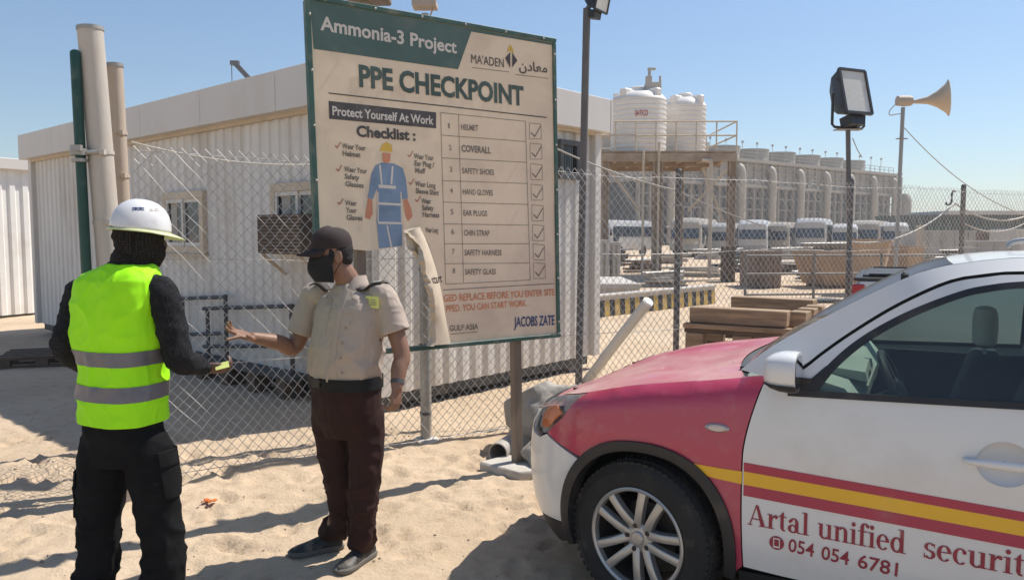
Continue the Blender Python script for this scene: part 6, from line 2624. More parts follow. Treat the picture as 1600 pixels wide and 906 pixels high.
M['shoe'] = mat('black_shoe', (.018, .018, .020), .55, var=.3, dirt=(.30, .24, .17), dirt_amt=.35, dirt_scale=14)
M['sole'] = mat('grey_shoe_sole', (.13, .12, .105), .8, var=.15)
M['epaulette'] = mat('dark_epaulette', (.035, .024, .022), .7, var=.3)
M['badge'] = mat('pale_yellow_card', (.62, .66, .20), .5, var=.12, vscale=30)
M['vest'] = mat('lime_safety_vest', (.36, .88, .012), .65, var=.04, vscale=3, bump=.12, bscale=500, spec=.2)
M['reflect'] = mat('grey_reflective_tape', (.155, .150, .165), .45, var=.10, vscale=30, metal=.2)
M['blackcloth'] = mat('black_work_trousers', (.009, .009, .010), .95, var=.3, vscale=6, bump=.2, bscale=250, spec=.12)
M['jacket'] = dot_mat('black_dotted_knit', (.012, .012, .014), (.055, .057, .065), 150, .26)
M['scarf'] = dot_mat('black_patterned_scarf', (.014, .012, .011), (.045, .034, .027), 90, .33)
M['helmet'] = mat('white_helmet_shell', (.70, .69, .68), .35, var=.05, vscale=6, dirt=(.42, .35, .28), dirt_amt=.30, dirt_scale=9, coat=.3)
M['helmetedge'] = mat('yellowed_helmet_brim', (.62, .66, .36), .4, var=.06, vscale=8)
M['stickerblue'] = mat('navy_sticker', (.03, .05, .14), .5, var=.3, vscale=40)
M['stickergrey'] = mat('grey_sticker', (.40, .36, .33), .5, var=.3, vscale=60)


def cap_tube(mb, pts, radii, n=16, flat=None, sub=5):
    """smooth tapered limb with rounded ends; flat = (axis vector, factor) squashes it across"""
    pts = [Vector(p) for p in pts]
    P4 = catmull(pts, sub)
    rs = []
    for i in range(len(pts) - 1):
        for k in range(sub):
            t = k / sub
            t = t * t * (3 - 2 * t)
            rs.append(radii[i] * (1 - t) + radii[i + 1] * t)
    rs.append(radii[-1])
    d0 = (P4[0] - P4[1]).normalized(); d1 = (P4[-1] - P4[-2]).normalized()
    pre = [(P4[0] + d0 * rs[0] * a, rs[0] * b) for a, b in ((.96, .28), (.8, .6), (.45, .89))]
    post = [(P4[-1] + d1 * rs[-1] * a, rs[-1] * b) for a, b in ((.45, .89), (.8, .6), (.96, .28))]
    PP = [p for p, _ in pre] + P4 + [p for p, _ in post]
    RR = [r for _, r in pre] + rs + [r for _, r in post]
    m2 = MB()
    m2.tube(PP, RR, n)
    if flat:
        ax, k = Vector(flat[0]).normalized(), flat[1]
        for ring in range(len(PP)):
            c = PP[ring]
            for j in range(n):
                i = ring * n + j
                v = m2.v[i] - c
                m2.v[i] = c + v - ax * v.dot(ax) * (1 - k)
    mb.add(m2.v, m2.f)


def ellipsoid(mb, c, r, M3=None, n=20, k=14):
    rings = []
    for i in range(1, k):
        a = math.pi * i / k
        rings.append([Vector((math.sin(a) * math.cos(b), math.sin(a) * math.sin(b), -math.cos(a))) for b in np.linspace(0, 2 * math.pi, n + 1)[:-1]])
    c = Vector(c)
    out = []
    for rg in rings:
        o_ = []
        for p in rg:
            q = Vector((p.x * r[0], p.y * r[1], p.z * r[2]))
            o_.append(c + (M3 @ q if M3 else q))
        out.append(o_)
    mb.loft(out)


def body_rings(mb, rows, right, front, n=28, e=2.4):
    """rows: (centre, half width, half depth)"""
    rings = []
    for c, a, b in rows:
        c = Vector(c)
        ring = []
        for t in np.linspace(0, 2 * math.pi, n + 1)[:-1]:
            cc, ss = math.cos(t), math.sin(t)
            ring.append(c + right * (a * math.copysign(abs(cc) ** (2 / e), cc)) + front * (b * math.copysign(abs(ss) ** (2 / e), ss)))
        rings.append(ring)
    mb.loft(rings)


def fuse(mb, voxel, name, m, parent, smooth_it=4, disp=None, cut=None):
    """weld overlapping shapes into one continuous skin"""
    me = mb.mesh('fuse', m)
    o = bpy.data.objects.new('fuse', me)
    COL.objects.link(o)
    r = o.modifiers.new('r', 'REMESH')
    r.mode = 'VOXEL'
    r.voxel_size = voxel
    s = o.modifiers.new('s', 'SMOOTH')
    s.factor = .5
    s.iterations = smooth_it
    dg = bpy.context.evaluated_depsgraph_get()
    out = bpy.data.meshes.new_from_object(o.evaluated_get(dg))
    bpy.data.objects.remove(o)
    bpy.data.meshes.remove(me)
    out.name = name
    if disp:
        nr = [v.normal.copy() for v in out.vertices]
        for v, nn in zip(out.vertices, nr):
            v.co = v.co + nn * disp(v.co)
    if cut:
        bm = bmesh.new(); bm.from_mesh(out)
        bmesh.ops.delete(bm, geom=[f for f in bm.faces if cut(f.calc_center_median())], context='FACES')
        bm.to_mesh(out); bm.free()
    if cut:      # tidy the cut hems
        bm = bmesh.new(); bm.from_mesh(out)
        bd_ = [v for v in bm.verts if v.is_boundary]
        nb_ = {v: [e.other_vert(v) for e in v.link_edges if e.is_boundary] for v in bd_}
        for it in range(14):
            new = {v: (v.co * .4 + sum((q.co for q in nb_[v]), Vector()) * (.6 / len(nb_[v]))) for v in bd_ if nb_[v]}
            for v, c_ in new.items():
                v.co = c_
        bm.to_mesh(out); bm.free()
    out.materials.clear()
    out.materials.append(m)
    for p in out.polygons:
        p.use_smooth = True
    return link(name, out, parent)


def folds(amp, sx, sz, seed, lo=.0):
    def f(p):
        q = Vector((p.x * sx, p.y * sx, p.z * sz + seed))
        a = noise.noise(q)
        b = noise.noise(q * 2.1 + Vector((3, 1, seed)))
        r_ = max(0, 1 - abs(a) * 3.2)
        return amp * (r_ * r_ * .75 + b * .45) - amp * .25
    return f


def hand(mb, wrist, aim, palm_n, L, curls, spread=.16, thumb_side=1, thumb=None):
    """palm plus five separate fingers; aim = direction of the fingers, palm_n = way the palm faces"""
    aim = Vector(aim).normalized()
    pn = Vector(palm_n)
    pn = (pn - aim * pn.dot(aim)).normalized()
    sd = aim.cross(pn) * thumb_side            # towards the thumb
    W = L * .42
    pl = L * .52
    # palm: flattened slab
    for k, u in enumerate((-.36, -.12, .12, .36)):
        cap_tube(mb, [wrist + sd * W * u * .62, wrist + aim * pl * .5 + sd * W * u * .95, wrist + aim * pl * .93 + sd * W * u], [L * .075, L * .085, L * .07], 10, (pn, .82), 3)
    lens = [.40, .48, .45, .36]
    for k, u in enumerate((.37, .125, -.12, -.36)):
        base = wrist + aim * pl * (.92 - .05 * abs(u)) + sd * W * u
        d = (aim + sd * spread * u * 2).normalized()
        pts = [base - d * L * .08, base]
        ang = 0
        ln = L * lens[k]
        for q, (f, c) in enumerate(zip((.46, .30, .24), curls[k])):
            ang += c
            dd = d * math.cos(ang) + pn * math.sin(ang)
            pts.append(pts[-1] + dd * ln * f)
        r = L * (.052 if k < 3 else .044)
        cap_tube(mb, pts, [r * 1.05, r * 1.05, r, r * .92, r * .8], 10, None, 3)
    b0_ = wrist + aim * pl * .22 + sd * W * .38
    t_ = thumb or ((.62, .55, .25), (.75, .25, .35))
    p1 = b0_ + (aim * t_[0][0] + sd * t_[0][1] + pn * t_[0][2]).normalized() * L * .24
    p2 = p1 + (aim * t_[1][0] + sd * t_[1][1] + pn * t_[1][2]).normalized() * L * .19
    cap_tube(mb, [b0_ - sd * W * .2, b0_, p1, p2], [L * .07, L * .08, L * .062, L * .05], 10, None, 3)


def shoe(parent, c, d, L, name, m, sole):
    d = Vector(d).normalized()
    s = Vector((-d.y, d.x, 0))
    c = Vector(c)
    mb = MB()
    prof = [(-.46, .030, .075), (-.40, .038, .085), (-.2, .040, .080), (.0, .040, .068), (.2, .046, .052), (.36, .044, .042), (.46, .032, .034), (.5, .014, .028)]
    rings = []
    for x, w_, h_ in prof:
        q = c + d * L * x
        rings.append([q + s * w_ * a + up * z for a, z in ((-.95, .018), (-1.05, h_ * .45), (-.75, h_ * .88), (-.25, h_ * 1.05), (.25, h_ * 1.05), (.75, h_ * .88), (1.05, h_ * .45), (.95, .018))])
    mb.loft(rings)
    mb.tube([c - d * L * .30 + up * .05, c - d * L * .27 + up * .11], [.045, .042], 14)
    o = mb.build(name, m, parent, sharp=70)
    mb = MB()
    rings = []
    for z, k in ((-.006, .98), (.0, 1.04), (.018, 1.06), (.024, 1.0)):
        ring = []
        for x, w_, h_ in prof:
            ring.append(c + d * L * x * k + s * w_ * 1.08 * k + up * z)
        for x, w_, h_ in prof[::-1]:
            ring.append(c + d * L * x * k - s * w_ * 1.08 * k + up * z)
        rings.append(ring)
    mb.loft(rings)
    mb.build('sole', sole, o, sharp=60)
    return o


# ================================================================== the guard
GF = Vector((-.60, -.80, 0)).normalized()      # chest
GR = Vector((-GF.y, GF.x, 0))                  # towards his left arm (right in the photo)
GR = Vector((.80, -.60, 0))
G0 = Vector((-.87, 3.98, 0))
guard = thing('person', 'man in beige uniform shirt, dark cap and black mask holding out an open hand', 'person', G0)


def g(px, py, Y):
    return at(px, py, Y) - G0


lsh, lel, lwr = g(600, 465, 3.92), g(627, 548, 3.88), g(620, 604, 3.80)
rsh, rel, rwr = g(489, 462, 4.13), g(462, 540, 4.10), g(396, 527, 3.92)
hd = g(517, 396, 3.96)
hf = Vector((-.86, -.50, -.10)).normalized()   # face direction
hr = hf.cross(up).normalized() * -1            # his left side of the head
hu = hr.cross(hf) * -1
if hu.z < 0:
    hu = -hu
HM = Matrix((hf, hr, hu)).transposed()
mb = MB()
# head: skull, jaw, nose, ears, brow
ellipsoid(mb, hd + HM @ Vector((-.012, 0, .015)), (.098, .077, .105), HM)
ellipsoid(mb, hd + HM @ Vector((.022, 0, -.055)), (.072, .060, .070), HM)
ellipsoid(mb, hd + HM @ Vector((.055, 0, -.095)), (.035, .036, .028), HM)
ellipsoid(mb, hd + HM @ Vector((.086, 0, -.022)), (.026, .015, .030), HM, 12, 8)
ellipsoid(mb, hd + HM @ Vector((.080, 0, .018)), (.018, .050, .012), HM, 12, 8)
for e in (-1, 1):
    ellipsoid(mb, hd + HM @ Vector((-.012, e * .080, -.020)), (.022, .009, .034), HM, 12, 8)
    ellipsoid(mb, hd + HM @ Vector((-.020, e * .086, -.012)), (.010, .008, .026), HM, 12, 8)
nb = g(549, 448, 4.0)
cap_tube(mb, [hd + HM @ Vector((-.03, 0, -.06)), nb + up * .0, nb - up * .08], [.058, .060, .075], 16)
chest = g(545, 520, 4.0)
body_rings(mb, [(g(541, 640, 4.0), .155, .11), (g(541, 600, 4.0), .16, .12), (g(544, 520, 4.0), .165, .12), (g(546, 470, 4.0), .15, .09), (g(549, 450, 4.0), .07, .06)], GR, GF)
cap_tube(mb, [lsh, lel, lel.lerp(lwr, .5), lwr], [.052, .043, .041, .029])
cap_tube(mb, [rsh, rel, rel.lerp(rwr, .4), rwr], [.052, .043, .041, .028])
# legs under the trousers
lf, rf = g(566, 872, 3.93), g(514, 858, 4.06)
lf.z = rf.z = .05
cap_tube(mb, [g(568, 630, 3.95), g(568, 770, 3.92), lf + up * .05], [.07, .045, .034])
cap_tube(mb, [g(520, 630, 4.05), g(533, 770, 4.03), rf + up * .05 + GR * .01], [.07, .042, .034])
# open hand held out, palm up
aim = (g(350, 516, 3.80) - rwr)
hand(mb, rwr, aim, Vector((-.1, -.55, .8)), .185, [(-.35, -.05, .05), (.12, .18, .15), (.25, .30, .22), (.38, .40, .3)], .28, -1, ((.70, .55, .35), (.75, .5, .35)))
# hanging hand, loosely closed
hand(mb, lwr, Vector((-.06, -.10, -1)), Vector((-.75, .4, 0)), .175, [(.55, .75, .5), (.65, .8, .5), (.7, .85, .5), (.75, .85, .5)], .1, 1, ((.8, .3, .35), (.85, -.1, .45)))
body = fuse(mb, .0042, 'body', M['skin'], guard, 3)
# shirt
mb = MB()
body_rings(mb, [(g(539, 612, 4.0), .190, .144), (g(539, 594, 4.0), .200, .154), (g(539, 570, 4.0), .211, .168), (g(541, 540, 4.0), .211, .164), (g(544, 510, 4.0), .208, .142), (g(545, 482, 4.0), .200, .122), (g(546, 464, 4.0), .165, .10), (g(548, 450, 4.0), .105, .08), (g(549, 443, 4.0), .07, .068)], GR, GF, 30, 2.25)
lse = lsh.lerp(lel, .62); rse = rsh.lerp(rel, .72)
cap_tube(mb, [lsh - GR * .05 + up * .01, lsh, lse.lerp(lsh, .4) + GR * .005, lse + GR * .008], [.062, .068, .072, .074], 18)
cap_tube(mb, [rsh + GR * .05 + up * .01, rsh, rse.lerp(rsh, .4), rse], [.060, .065, .068, .071], 18)
fo = folds(.019, 8, 6, 1.7)
fo2 = folds(.009, 19, 12, 5.2)
ld, rd_ = (lel - lsh).normalized(), (rel - rsh).normalized()
zb = g(541, 592, 4.0).z


def cut_shirt(p):
    for e, d, sg in ((lse, ld, 1), (rse, rd_, -1)):
        q = p - e
        a = q.dot(d)
        if a > .012 and (q - d * a).length < .088 and (p - chest).dot(GR) * sg > (.198 if sg > 0 else .185):
            return True
    return p.z < zb + .008


shirt = fuse(mb, .0075, 'shirt', M['shirt'], guard, 5, lambda p: fo(p) * (.4 + .9 * smooth(zb + .32, zb + .05, p.z)) * .8 + fo2(p) * .5, cut_shirt)
sol = shirt.modifiers.new('hem', 'SOLIDIFY')
sol.thickness = .004
# placket, pockets, collar, epaulettes, badge: small cloth pieces over the shirt
from mathutils.bvhtree import BVHTree


def bvh(o):
    return BVHTree.FromPolygons([v.co.copy() for v in o.data.vertices], [tuple(p.vertices) for p in o.data.polygons])


def drape(mb, tree, o_, u, v, w_, h_, off, dirn, n=8, shape=None):
    """small cloth patch laid on a surface: centre o_, axes u, v, looking along dirn"""
    vs = []
    for j in range(n + 1):
        for i in range(n + 1):
            a, b = -.5 + i / n, -.5 + j / n
            if shape:
                a, b = shape(a, b)
            p = o_ + u * (a * w_) + v * (b * h_)
            hit = tree.ray_cast(p - dirn * .3, dirn, .6)
            if hit[0] is None:
                hit = tree.find_nearest(p)
            q = hit[0] - dirn * off
            vs.append(q)
    k = n + 1
    top_ = [(j * k + i, j * k + i + 1, (j + 1) * k + i + 1, (j + 1) * k + i) for j in range(n) for i in range(n)]
    mb.add(vs, top_)
    rim = [i for i in range(k)] + [j * k + n for j in range(1, k)] + [n * k + i for i in range(n - 1, -1, -1)] + [j * k for j in range(n - 1, 0, -1)]
    m = len(rim)
    mb.add([vs[i] for i in rim] + [vs[i] + dirn * (off + .004) for i in rim], [(a, (a + 1) % m, m + (a + 1) % m, m + a) for a in range(m)])


tree = bvh(shirt)
look = ray(545, 500).normalized()


def patch(name, px0, py0, px1, py1, m, off, Y=3.86, n=8, shape=None, parent=guard, tr=None):
    a, b = g(px0, py0, Y), g(px1, py0, Y)
    c_ = g((px0 + px1) / 2, (py0 + py1) / 2, Y)
    mb = MB()
    drape(mb, tr or tree, c_, (b - a).normalized(), up, (b - a).length, abs(a.z - g(px0, py1, Y).z), off, GF * -1, n, shape)
    return mb.build(name, M[m], parent, fix=False, sharp=50)


patch('shirt_placket', 524, 455, 536, 592, 'shirt', .004, n=14)
flapsh = lambda a, b: (a, b - (.0 if b > 0 else .25 * (.5 - abs(a))))
patch('pocket_flap', 556, 474, 585, 487, 'shirt', .006, n=8, shape=flapsh)
patch('pocket_flap', 478, 478, 502, 490, 'shirt', .006, n=8, shape=flapsh)
patch('chest_pocket', 557, 487, 584, 522, 'shirt', .003)
patch('chest_pocket', 479, 490, 501, 524, 'shirt', .003)
patch('name_patch', 480, 467, 499, 474, 'shirtseam', .006)
bc_ = g(582, 472, 3.86)
hit = tree.ray_cast(bc_ + GF * .3, GF * -1, .8)
bc_ = (hit[0] or bc_) + GF * .014
BR_ = Matrix((GR, GF, up)).transposed() @ Matrix.Rotation(R(-6), 3, 'X')
mb = MB()
mb.box(bc_, (.092, .003, .060), BR_)
bdg = mb.build('badge', M['badge'], guard, bevel=.002)
mb = MB()
mb.box(bc_ + GF * .0035 + GR * -.031, (.018, .002, .034), BR_)
for k in range(3):
    mb.box(bc_ + GF * .0035 + GR * .008 + up * (.012 - .012 * k), (.04, .002, .004), BR_)
mb.build('badge_print', M['shirtseam'], bdg)
mb = MB()
for k in range(6):
    q = g(530, 468 + k * 23, 3.8)
    h_ = tree.ray_cast(q + GF * .3, GF * -1, .8)
    if h_[0]:
        mb.lathe([(.0062, .003), (.0062, .0075), (.004, .008)], h_[0], GF, 10)
mb.build('button', M['shirtseam'], guard)
# collar: a folded band around the neck, open in front
mb = MB()
vs = []
n_ = 26
for i in range(n_ + 1):
    t = R(-152 + 304 * i / n_)
    d = GF * -math.cos(t) + GR * math.sin(t)
    op = smooth(110, 152, abs(math.degrees(t)))
    c_ = g(549, 446, 4.0)
    vs += [c_ + d * .064 + up * (.018 - .03 * op), c_ + d * (.074 + .0 * op) + up * (.050 - .055 * op), c_ + d * (.084 + .012 * op) + up * (.012 - .055 * op), c_ + d * (.098 + .02 * op) + up * (-.018 - .058 * op)]
mb.add(vs, [(i * 4 + k, i * 4 + k + 1, (i + 1) * 4 + k + 1, (i + 1) * 4 + k) for i in range(n_) for k in range(3)])
co = mb.build('collar', M['shirt'], guard, fix=False, sharp=80)
so = co.modifiers.new('thick', 'SOLIDIFY'); so.thickness = .004
for (a, b, yy) in (((562, 439), (602, 456), 3.92), ((516, 446), (490, 450), 4.07)):
    p, q = g(*a, yy), g(*b, yy)
    mb = MB()
    c_ = (p + q) / 2
    u_ = (q - p).normalized()
    s_ = GF
    k = 10
    cs_ = []
    for i in range(k + 1):
        pt = p.lerp(q, i / k)
        hit = tree.ray_cast(pt + up * .25, Vector((0, 0, -1)), .6)
        cs_.append(hit[0] if hit[0] is not None and abs(pt.z - hit[0].z) < .05 else pt)
    cs_ = [cs_[max(0, i - 1)] * .25 + cs_[i] * .5 + cs_[min(k, i + 1)] * .25 for i in range(k + 1)]

    def strap(i0, i1, w_, lift):
        vs = []
        n2 = 6
        for i in range(n2 + 1):
            f = (i0 + (i1 - i0) * i / n2) * k
            j = min(k - 1, int(f))
            c = cs_[j].lerp(cs_[j + 1], f - j) + up * lift
            vs += [c - s_ * w_ - up * .007, c, c + s_ * w_ - up * .007]
        return vs, [(i * 3 + e, i * 3 + e + 1, (i + 1) * 3 + e + 1, (i + 1) * 3 + e) for i in range(n2) for e in range(2)]
    mb.add(*strap(0, 1, .027, .012))
    o = mb.build('epaulette', M['epaulette'], guard, fix=False)
    o.modifiers.new('thick', 'SOLIDIFY').thickness = .008
    for f0 in (.45, .62, .79):
        mb = MB()
        mb.add(*strap(f0, f0 + .09, .028, .0165))
        mb.build('rank_stripe', M['seatpale'], o, fix=False)

# trousers
wz = g(540, 590, 4.0)
mb = MB()
body_rings(mb, [(wz + up * .035, .186, .146), (wz, .193, .152), (g(541, 622, 4.0), .200, .152), (g(542, 652, 4.0), .198, .140), (g(543, 678, 4.0), .160, .115)], GR, GF, 30, 2.3)
cap_tube(mb, [g(572, 650, 3.96), g(572, 710, 3.94), g(568, 770, 3.92), g(567, 820, 3.925), lf + up * .045], [.099, .094, .080, .073, .076], 20, (GF, .95))
cap_tube(mb, [g(515, 650, 4.04), g(523, 710, 4.04), g(533, 770, 4.03), g(535, 815, 4.04), rf + up * .055 + GF * -.02 + GR * .012], [.101, .093, .077, .071, .074], 20, (GF, .95))
ft_ = folds(.014, 9, 8, 8.8); ft2 = folds(.009, 22, 11, 3.1)
zt_, zf = wz.z + .03, .055
tr_ = fuse(mb, .008, 'trousers', M['trousers'], guard, 10, lambda p: (ft_(p) + ft2(p) * .6) * (.35 + .9 * smooth(.75, .15, p.z)), lambda p: p.z > zt_ or p.z < zf)
# belt
mb = MB()
rings = []
for z, k in ((-.042, .0), (-.042, .006), (.020, .006), (.020, 0)):
    rings.append([wz + up * z + GR * (.200 + k) * math.copysign(abs(math.cos(t)) ** (2 / 2.3), math.cos(t)) + GF * (.159 + k) * math.copysign(abs(math.sin(t)) ** (2 / 2.3), math.sin(t)) for t in np.linspace(0, 2 * math.pi, 49)[:-1]])
mb.loft(rings, cap=False)
be = mb.build('belt', M['belt'], guard, sharp=50)
mb = MB()
bc = wz + GF * .170 - up * .005 + GR * -.03
mb.box(bc, (.06, .008, .045), Matrix((GR, GF, up)).transposed())
mb.build('buckle', M['alloydark'], be, bevel=.003)
# cap
mb = MB()
cc = hd + HM @ Vector((-.010, 0, .040))
rings = []
for a, k in ((-8, 1.0), (5, 1.01), (20, .98), (38, .88), (55, .68), (70, .42), (83, .12)):
    z = math.sin(R(a)) * .092
    rings.append([cc + HM @ Vector((.104 * k * math.cos(t) - .004 * (math.cos(t) > 0) * a / 90, .085 * k * math.sin(t), z + .012 * (math.cos(t) > 0) * math.cos(t) * (a / 90))) for t in np.linspace(0, 2 * math.pi, 33)[:-1]])
mb.loft(rings)
mb.lathe([(.008, 0), (.008, .004), (.004, .007)], cc + HM @ Vector((0, 0, .0905)), hu, 10)
cp_ = mb.build('cap', M['cap'], guard, sharp=70)
mb = MB()
vs = []
K = 16
for i in range(K + 1):
    t = R(-62 + 124 * i / K)
    for f in (0, .5, 1.0):
        L_ = .085 * (math.cos(t * 1.18) ** .7 if abs(t) < R(75) else 0) * f
        vs.append(cc + HM @ Vector((.100 * math.cos(t) + L_, .083 * math.sin(t) * (1 - .05 * f), -.006 - .022 * f - .018 * f * (abs(math.sin(t)) ** 2) * 1.5)))
mb.add(vs, [(i * 3 + k, i * 3 + k + 1, (i + 1) * 3 + k + 1, (i + 1) * 3 + k) for i in range(K) for k in range(2)])
o = mb.build('cap_peak', M['cap'], cp_, fix=False, sharp=80)
o.modifiers.new('thick', 'SOLIDIFY').thickness = .005
# hair below the cap, sideburn
mb = MB()
ellipsoid(mb, hd + HM @ Vector((-.030, 0, .012)), (.086, .080, .085), HM)
ellipsoid(mb, hd + HM @ Vector((-.055, 0, -.025)), (.055, .070, .060), HM)
for e in (-1, 1):
    ellipsoid(mb, hd + HM @ Vector((.022, e * .0735, -.012)), (.014, .008, .042), HM, 12, 8)
fuse(mb, .005, 'hair', M['hair'], guard, 2, lambda p: .003 * noise.noise(p * 130))
# eyes and brows
for e in (-1, 1):
    mb = MB()
    ellipsoid(mb, hd + HM @ Vector((.079, e * .032, .004)), (.012, .013, .009), HM, 12, 8)
    ey = mb.build('eye', mat('eye_white', (.55, .52, .48), .3), guard)
    mb = MB()
    ellipsoid(mb, hd + HM @ Vector((.088, e * .032, .003)), (.005, .006, .006), HM, 10, 8)
    mb.build('iris', M['hair'], ey)
    mb = MB()
    cap_tube(mb, [hd + HM @ Vector((.092, e * .014, .020)), hd + HM @ Vector((.088, e * .034, .025)), hd + HM @ Vector((.074, e * .054, .019))], [.004, .005, .003], 8)
    mb.build('eyebrow', M['hair'], guard)
# face mask
mb = MB()
vs = []
NI, NJ = 18, 10
for j in range(NJ + 1):
    f = j / NJ
    for i in range(NI + 1):
        t = -1 + 2 * i / NI
        ang = t * R(84)
        rad_x = .094 + .024 * math.sin(math.pi * f) * (1 - t * t) - .012 * f
        z = -.012 - .118 * f + .012 * t * t * (1 - 2 * f)
        if f == 0:
            z += .004 * math.exp(-(t / .15) ** 2)
        rw = .070 - .014 * f
        vs.append(hd + HM @ Vector((.012 + rad_x * math.cos(ang), (rw + .010) * math.sin(ang), z + (0.001 * math.sin(f * 18)))))
mb.add(vs, [(j * (NI + 1) + i, j * (NI + 1) + i + 1, (j + 1) * (NI + 1) + i + 1, (j + 1) * (NI + 1) + i) for j in range(NJ) for i in range(NI)])
o = mb.build('face_mask', M['mask'], guard, fix=False, sharp=80)
o.modifiers.new('thick', 'SOLIDIFY').thickness = .003
mb = MB()
for e in (-1, 1):
    for z0_, z1_ in ((-.018, .008), (-.10, -.045)):
        mb.tube([hd + HM @ Vector((.020, e * .079, z0_)), hd + HM @ Vector((-.018, e * .086, z1_))], .002, 6)
mb.build('ear_loop', M['mask'], o)
# shoes
shoe(guard, Vector((lf.x, lf.y, .006)) + Vector((-.035, -.10, 0)) * .55, (-.42, -.90, 0), .285, 'shoe', M['shoe'], M['sole'])
shoe(guard, Vector((rf.x, rf.y, .006)) + Vector((-.055, -.035, 0)), (-.86, -.45, 0), .285, 'shoe', M['shoe'], M['sole'])
# wrist watch on the hanging arm
mb = MB()
wd_ = (lwr - lel).normalized()
wc = lwr - wd_ * .025
mb.tube([wc - wd_ * .010, wc + wd_ * .010], .034, 16)
mb.build('wrist_band', M['darksteel'], guard)

# ================================================================== the worker in the lime vest
WF = Vector((.40, .92, 0)).normalized()
WR = Vector((WF.y, -WF.x, 0))                 # his right side (right in the photo)
W0 = Vector((-1.70, 3.36, 0))
wk = thing('person', 'worker seen from behind in lime safety vest, white helmet and black clothes', 'person', W0)


def wp(px, py, Y):
    return at(px, py, Y) - W0


lS, lE, lWr = wp(126, 458, 3.47), wp(103, 545, 3.44), wp(146, 575, 3.66)
rS, rE, rWr = wp(252, 456, 3.36), wp(280, 560, 3.36), wp(322, 575, 3.54)
wh = wp(221, 372, 3.44)
whf = Vector((.72, .68, -.12)).normalized()
whr = whf.cross(up).normalized() * -1
whu = whr.cross(whf) * -1
if whu.z < 0:
    whu = -whu
WM = Matrix((whf, whr, whu)).transposed()
mb = MB()
ellipsoid(mb, wh + WM @ Vector((-.012, 0, .015)), (.098, .077, .105), WM)
ellipsoid(mb, wh + WM @ Vector((.022, 0, -.055)), (.072, .060, .070), WM)
ellipsoid(mb, wh + WM @ Vector((.090, 0, -.024)), (.024, .015, .030), WM, 12, 8)
wn_ = wp(205, 415, 3.42)
cap_tube(mb, [wh + WM @ Vector((-.03, 0, -.06)), wn_, wn_ - up * .1], [.058, .062, .08], 16)
body_rings(mb, [(wp(192, 690, 3.4), .14, .10), (wp(190, 600, 3.4), .145, .105), (wp(187, 520, 3.4), .165, .11), (wp(188, 450, 3.4), .15, .09), (wp(200, 425, 3.41), .07, .06)], WR, WF)
cap_tube(mb, [lS, lE, lWr], [.038, .032, .026])
cap_tube(mb, [rS, rE, rE.lerp(rWr, .4), rWr], [.05, .041, .039, .029])
hand(mb, rWr - (rWr - rE).normalized() * .02, Vector((.80, .50, -.15)), Vector((-.35, .5, .75)), .175, [(.35, .6, .4), (.5, .7, .5), (.6, .8, .5), (.65, .8, .5)], .12, -1, ((.8, .15, .6), (.95, -.1, .35)))
hand(mb, lWr, Vector((.55, .6, .1)), Vector((.6, -.5, .2)), .17, [(.5, .6, .4)] * 4, .1, 1)
wlf, wrf = Vector((-1.865, 3.36, .05)) - W0, Vector((-1.535, 3.30, .05)) - W0
cap_tube(mb, [wp(160, 690, 3.42), wp(156, 810, 3.40), wlf + up * .05], [.07, .05, .036])
cap_tube(mb, [wp(228, 690, 3.36), wp(250, 810, 3.34), wrf + up * .05], [.07, .05, .036])
fuse(mb, .0048, 'body', M['skindark'], wk, 3)
# jacket
mb = MB()
body_rings(mb, [(wp(190, 640, 3.4), .170, .125), (wp(189, 590, 3.4), .172, .125), (wp(186, 540, 3.4), .182, .125), (wp(184, 490, 3.4), .190, .122), (wp(185, 455, 3.4), .190, .115), (wp(188, 435, 3.4), .165, .10), (wp(196, 421, 3.41), .115, .085), (wp(205, 408, 3.42), .078, .075), (wp(209, 398, 3.42), .070, .070)], WR, WF, 30, 2.3)
cap_tube(mb, [lS + WR * .05, lS, lS.lerp(lE, .5) - WR * .006, lE, lWr], [.060, .066, .062, .058, .045], 18)
cap_tube(mb, [rS - WR * .05, rS, rS.lerp(rE, .5) + WR * .004, rE, rE.lerp(rWr, .5), rWr], [.060, .066, .064, .060, .050, .038], 18)
fj = folds(.010, 10, 11, 2.2); fj2 = folds(.005, 24, 20, 6.0)
fuse(mb, .0075, 'jacket', M['jacket'], wk, 4, lambda p: fj(p) * .8 + fj2(p) * .6, lambda p: (p - rWr).dot((rWr - rE).normalized()) > -.004 and (p - rWr).length < .08)
# scarf / balaclava
mb = MB()
ellipsoid(mb, wh + WM @ Vector((-.012, 0, .010)), (.109, .089, .112), WM)
ellipsoid(mb, wh + WM @ Vector((.026, 0, -.058)), (.082, .072, .080), WM)
cap_tube(mb, [wh + WM @ Vector((-.022, 0, -.05)), wh.lerp(wn_, .55), wn_ + up * .01], [.084, .082, .086], 18)
fsf = folds(.008, 16, 26, 4.0)
fuse(mb, .006, 'balaclava', M['scarf'], wk, 4, fsf, lambda p: (WM.transposed() @ (p - wh)).x > .090 and abs((WM.transposed() @ (p - wh)).y) < .045 and -.012 < (WM.transposed() @ (p - wh)).z < .028)
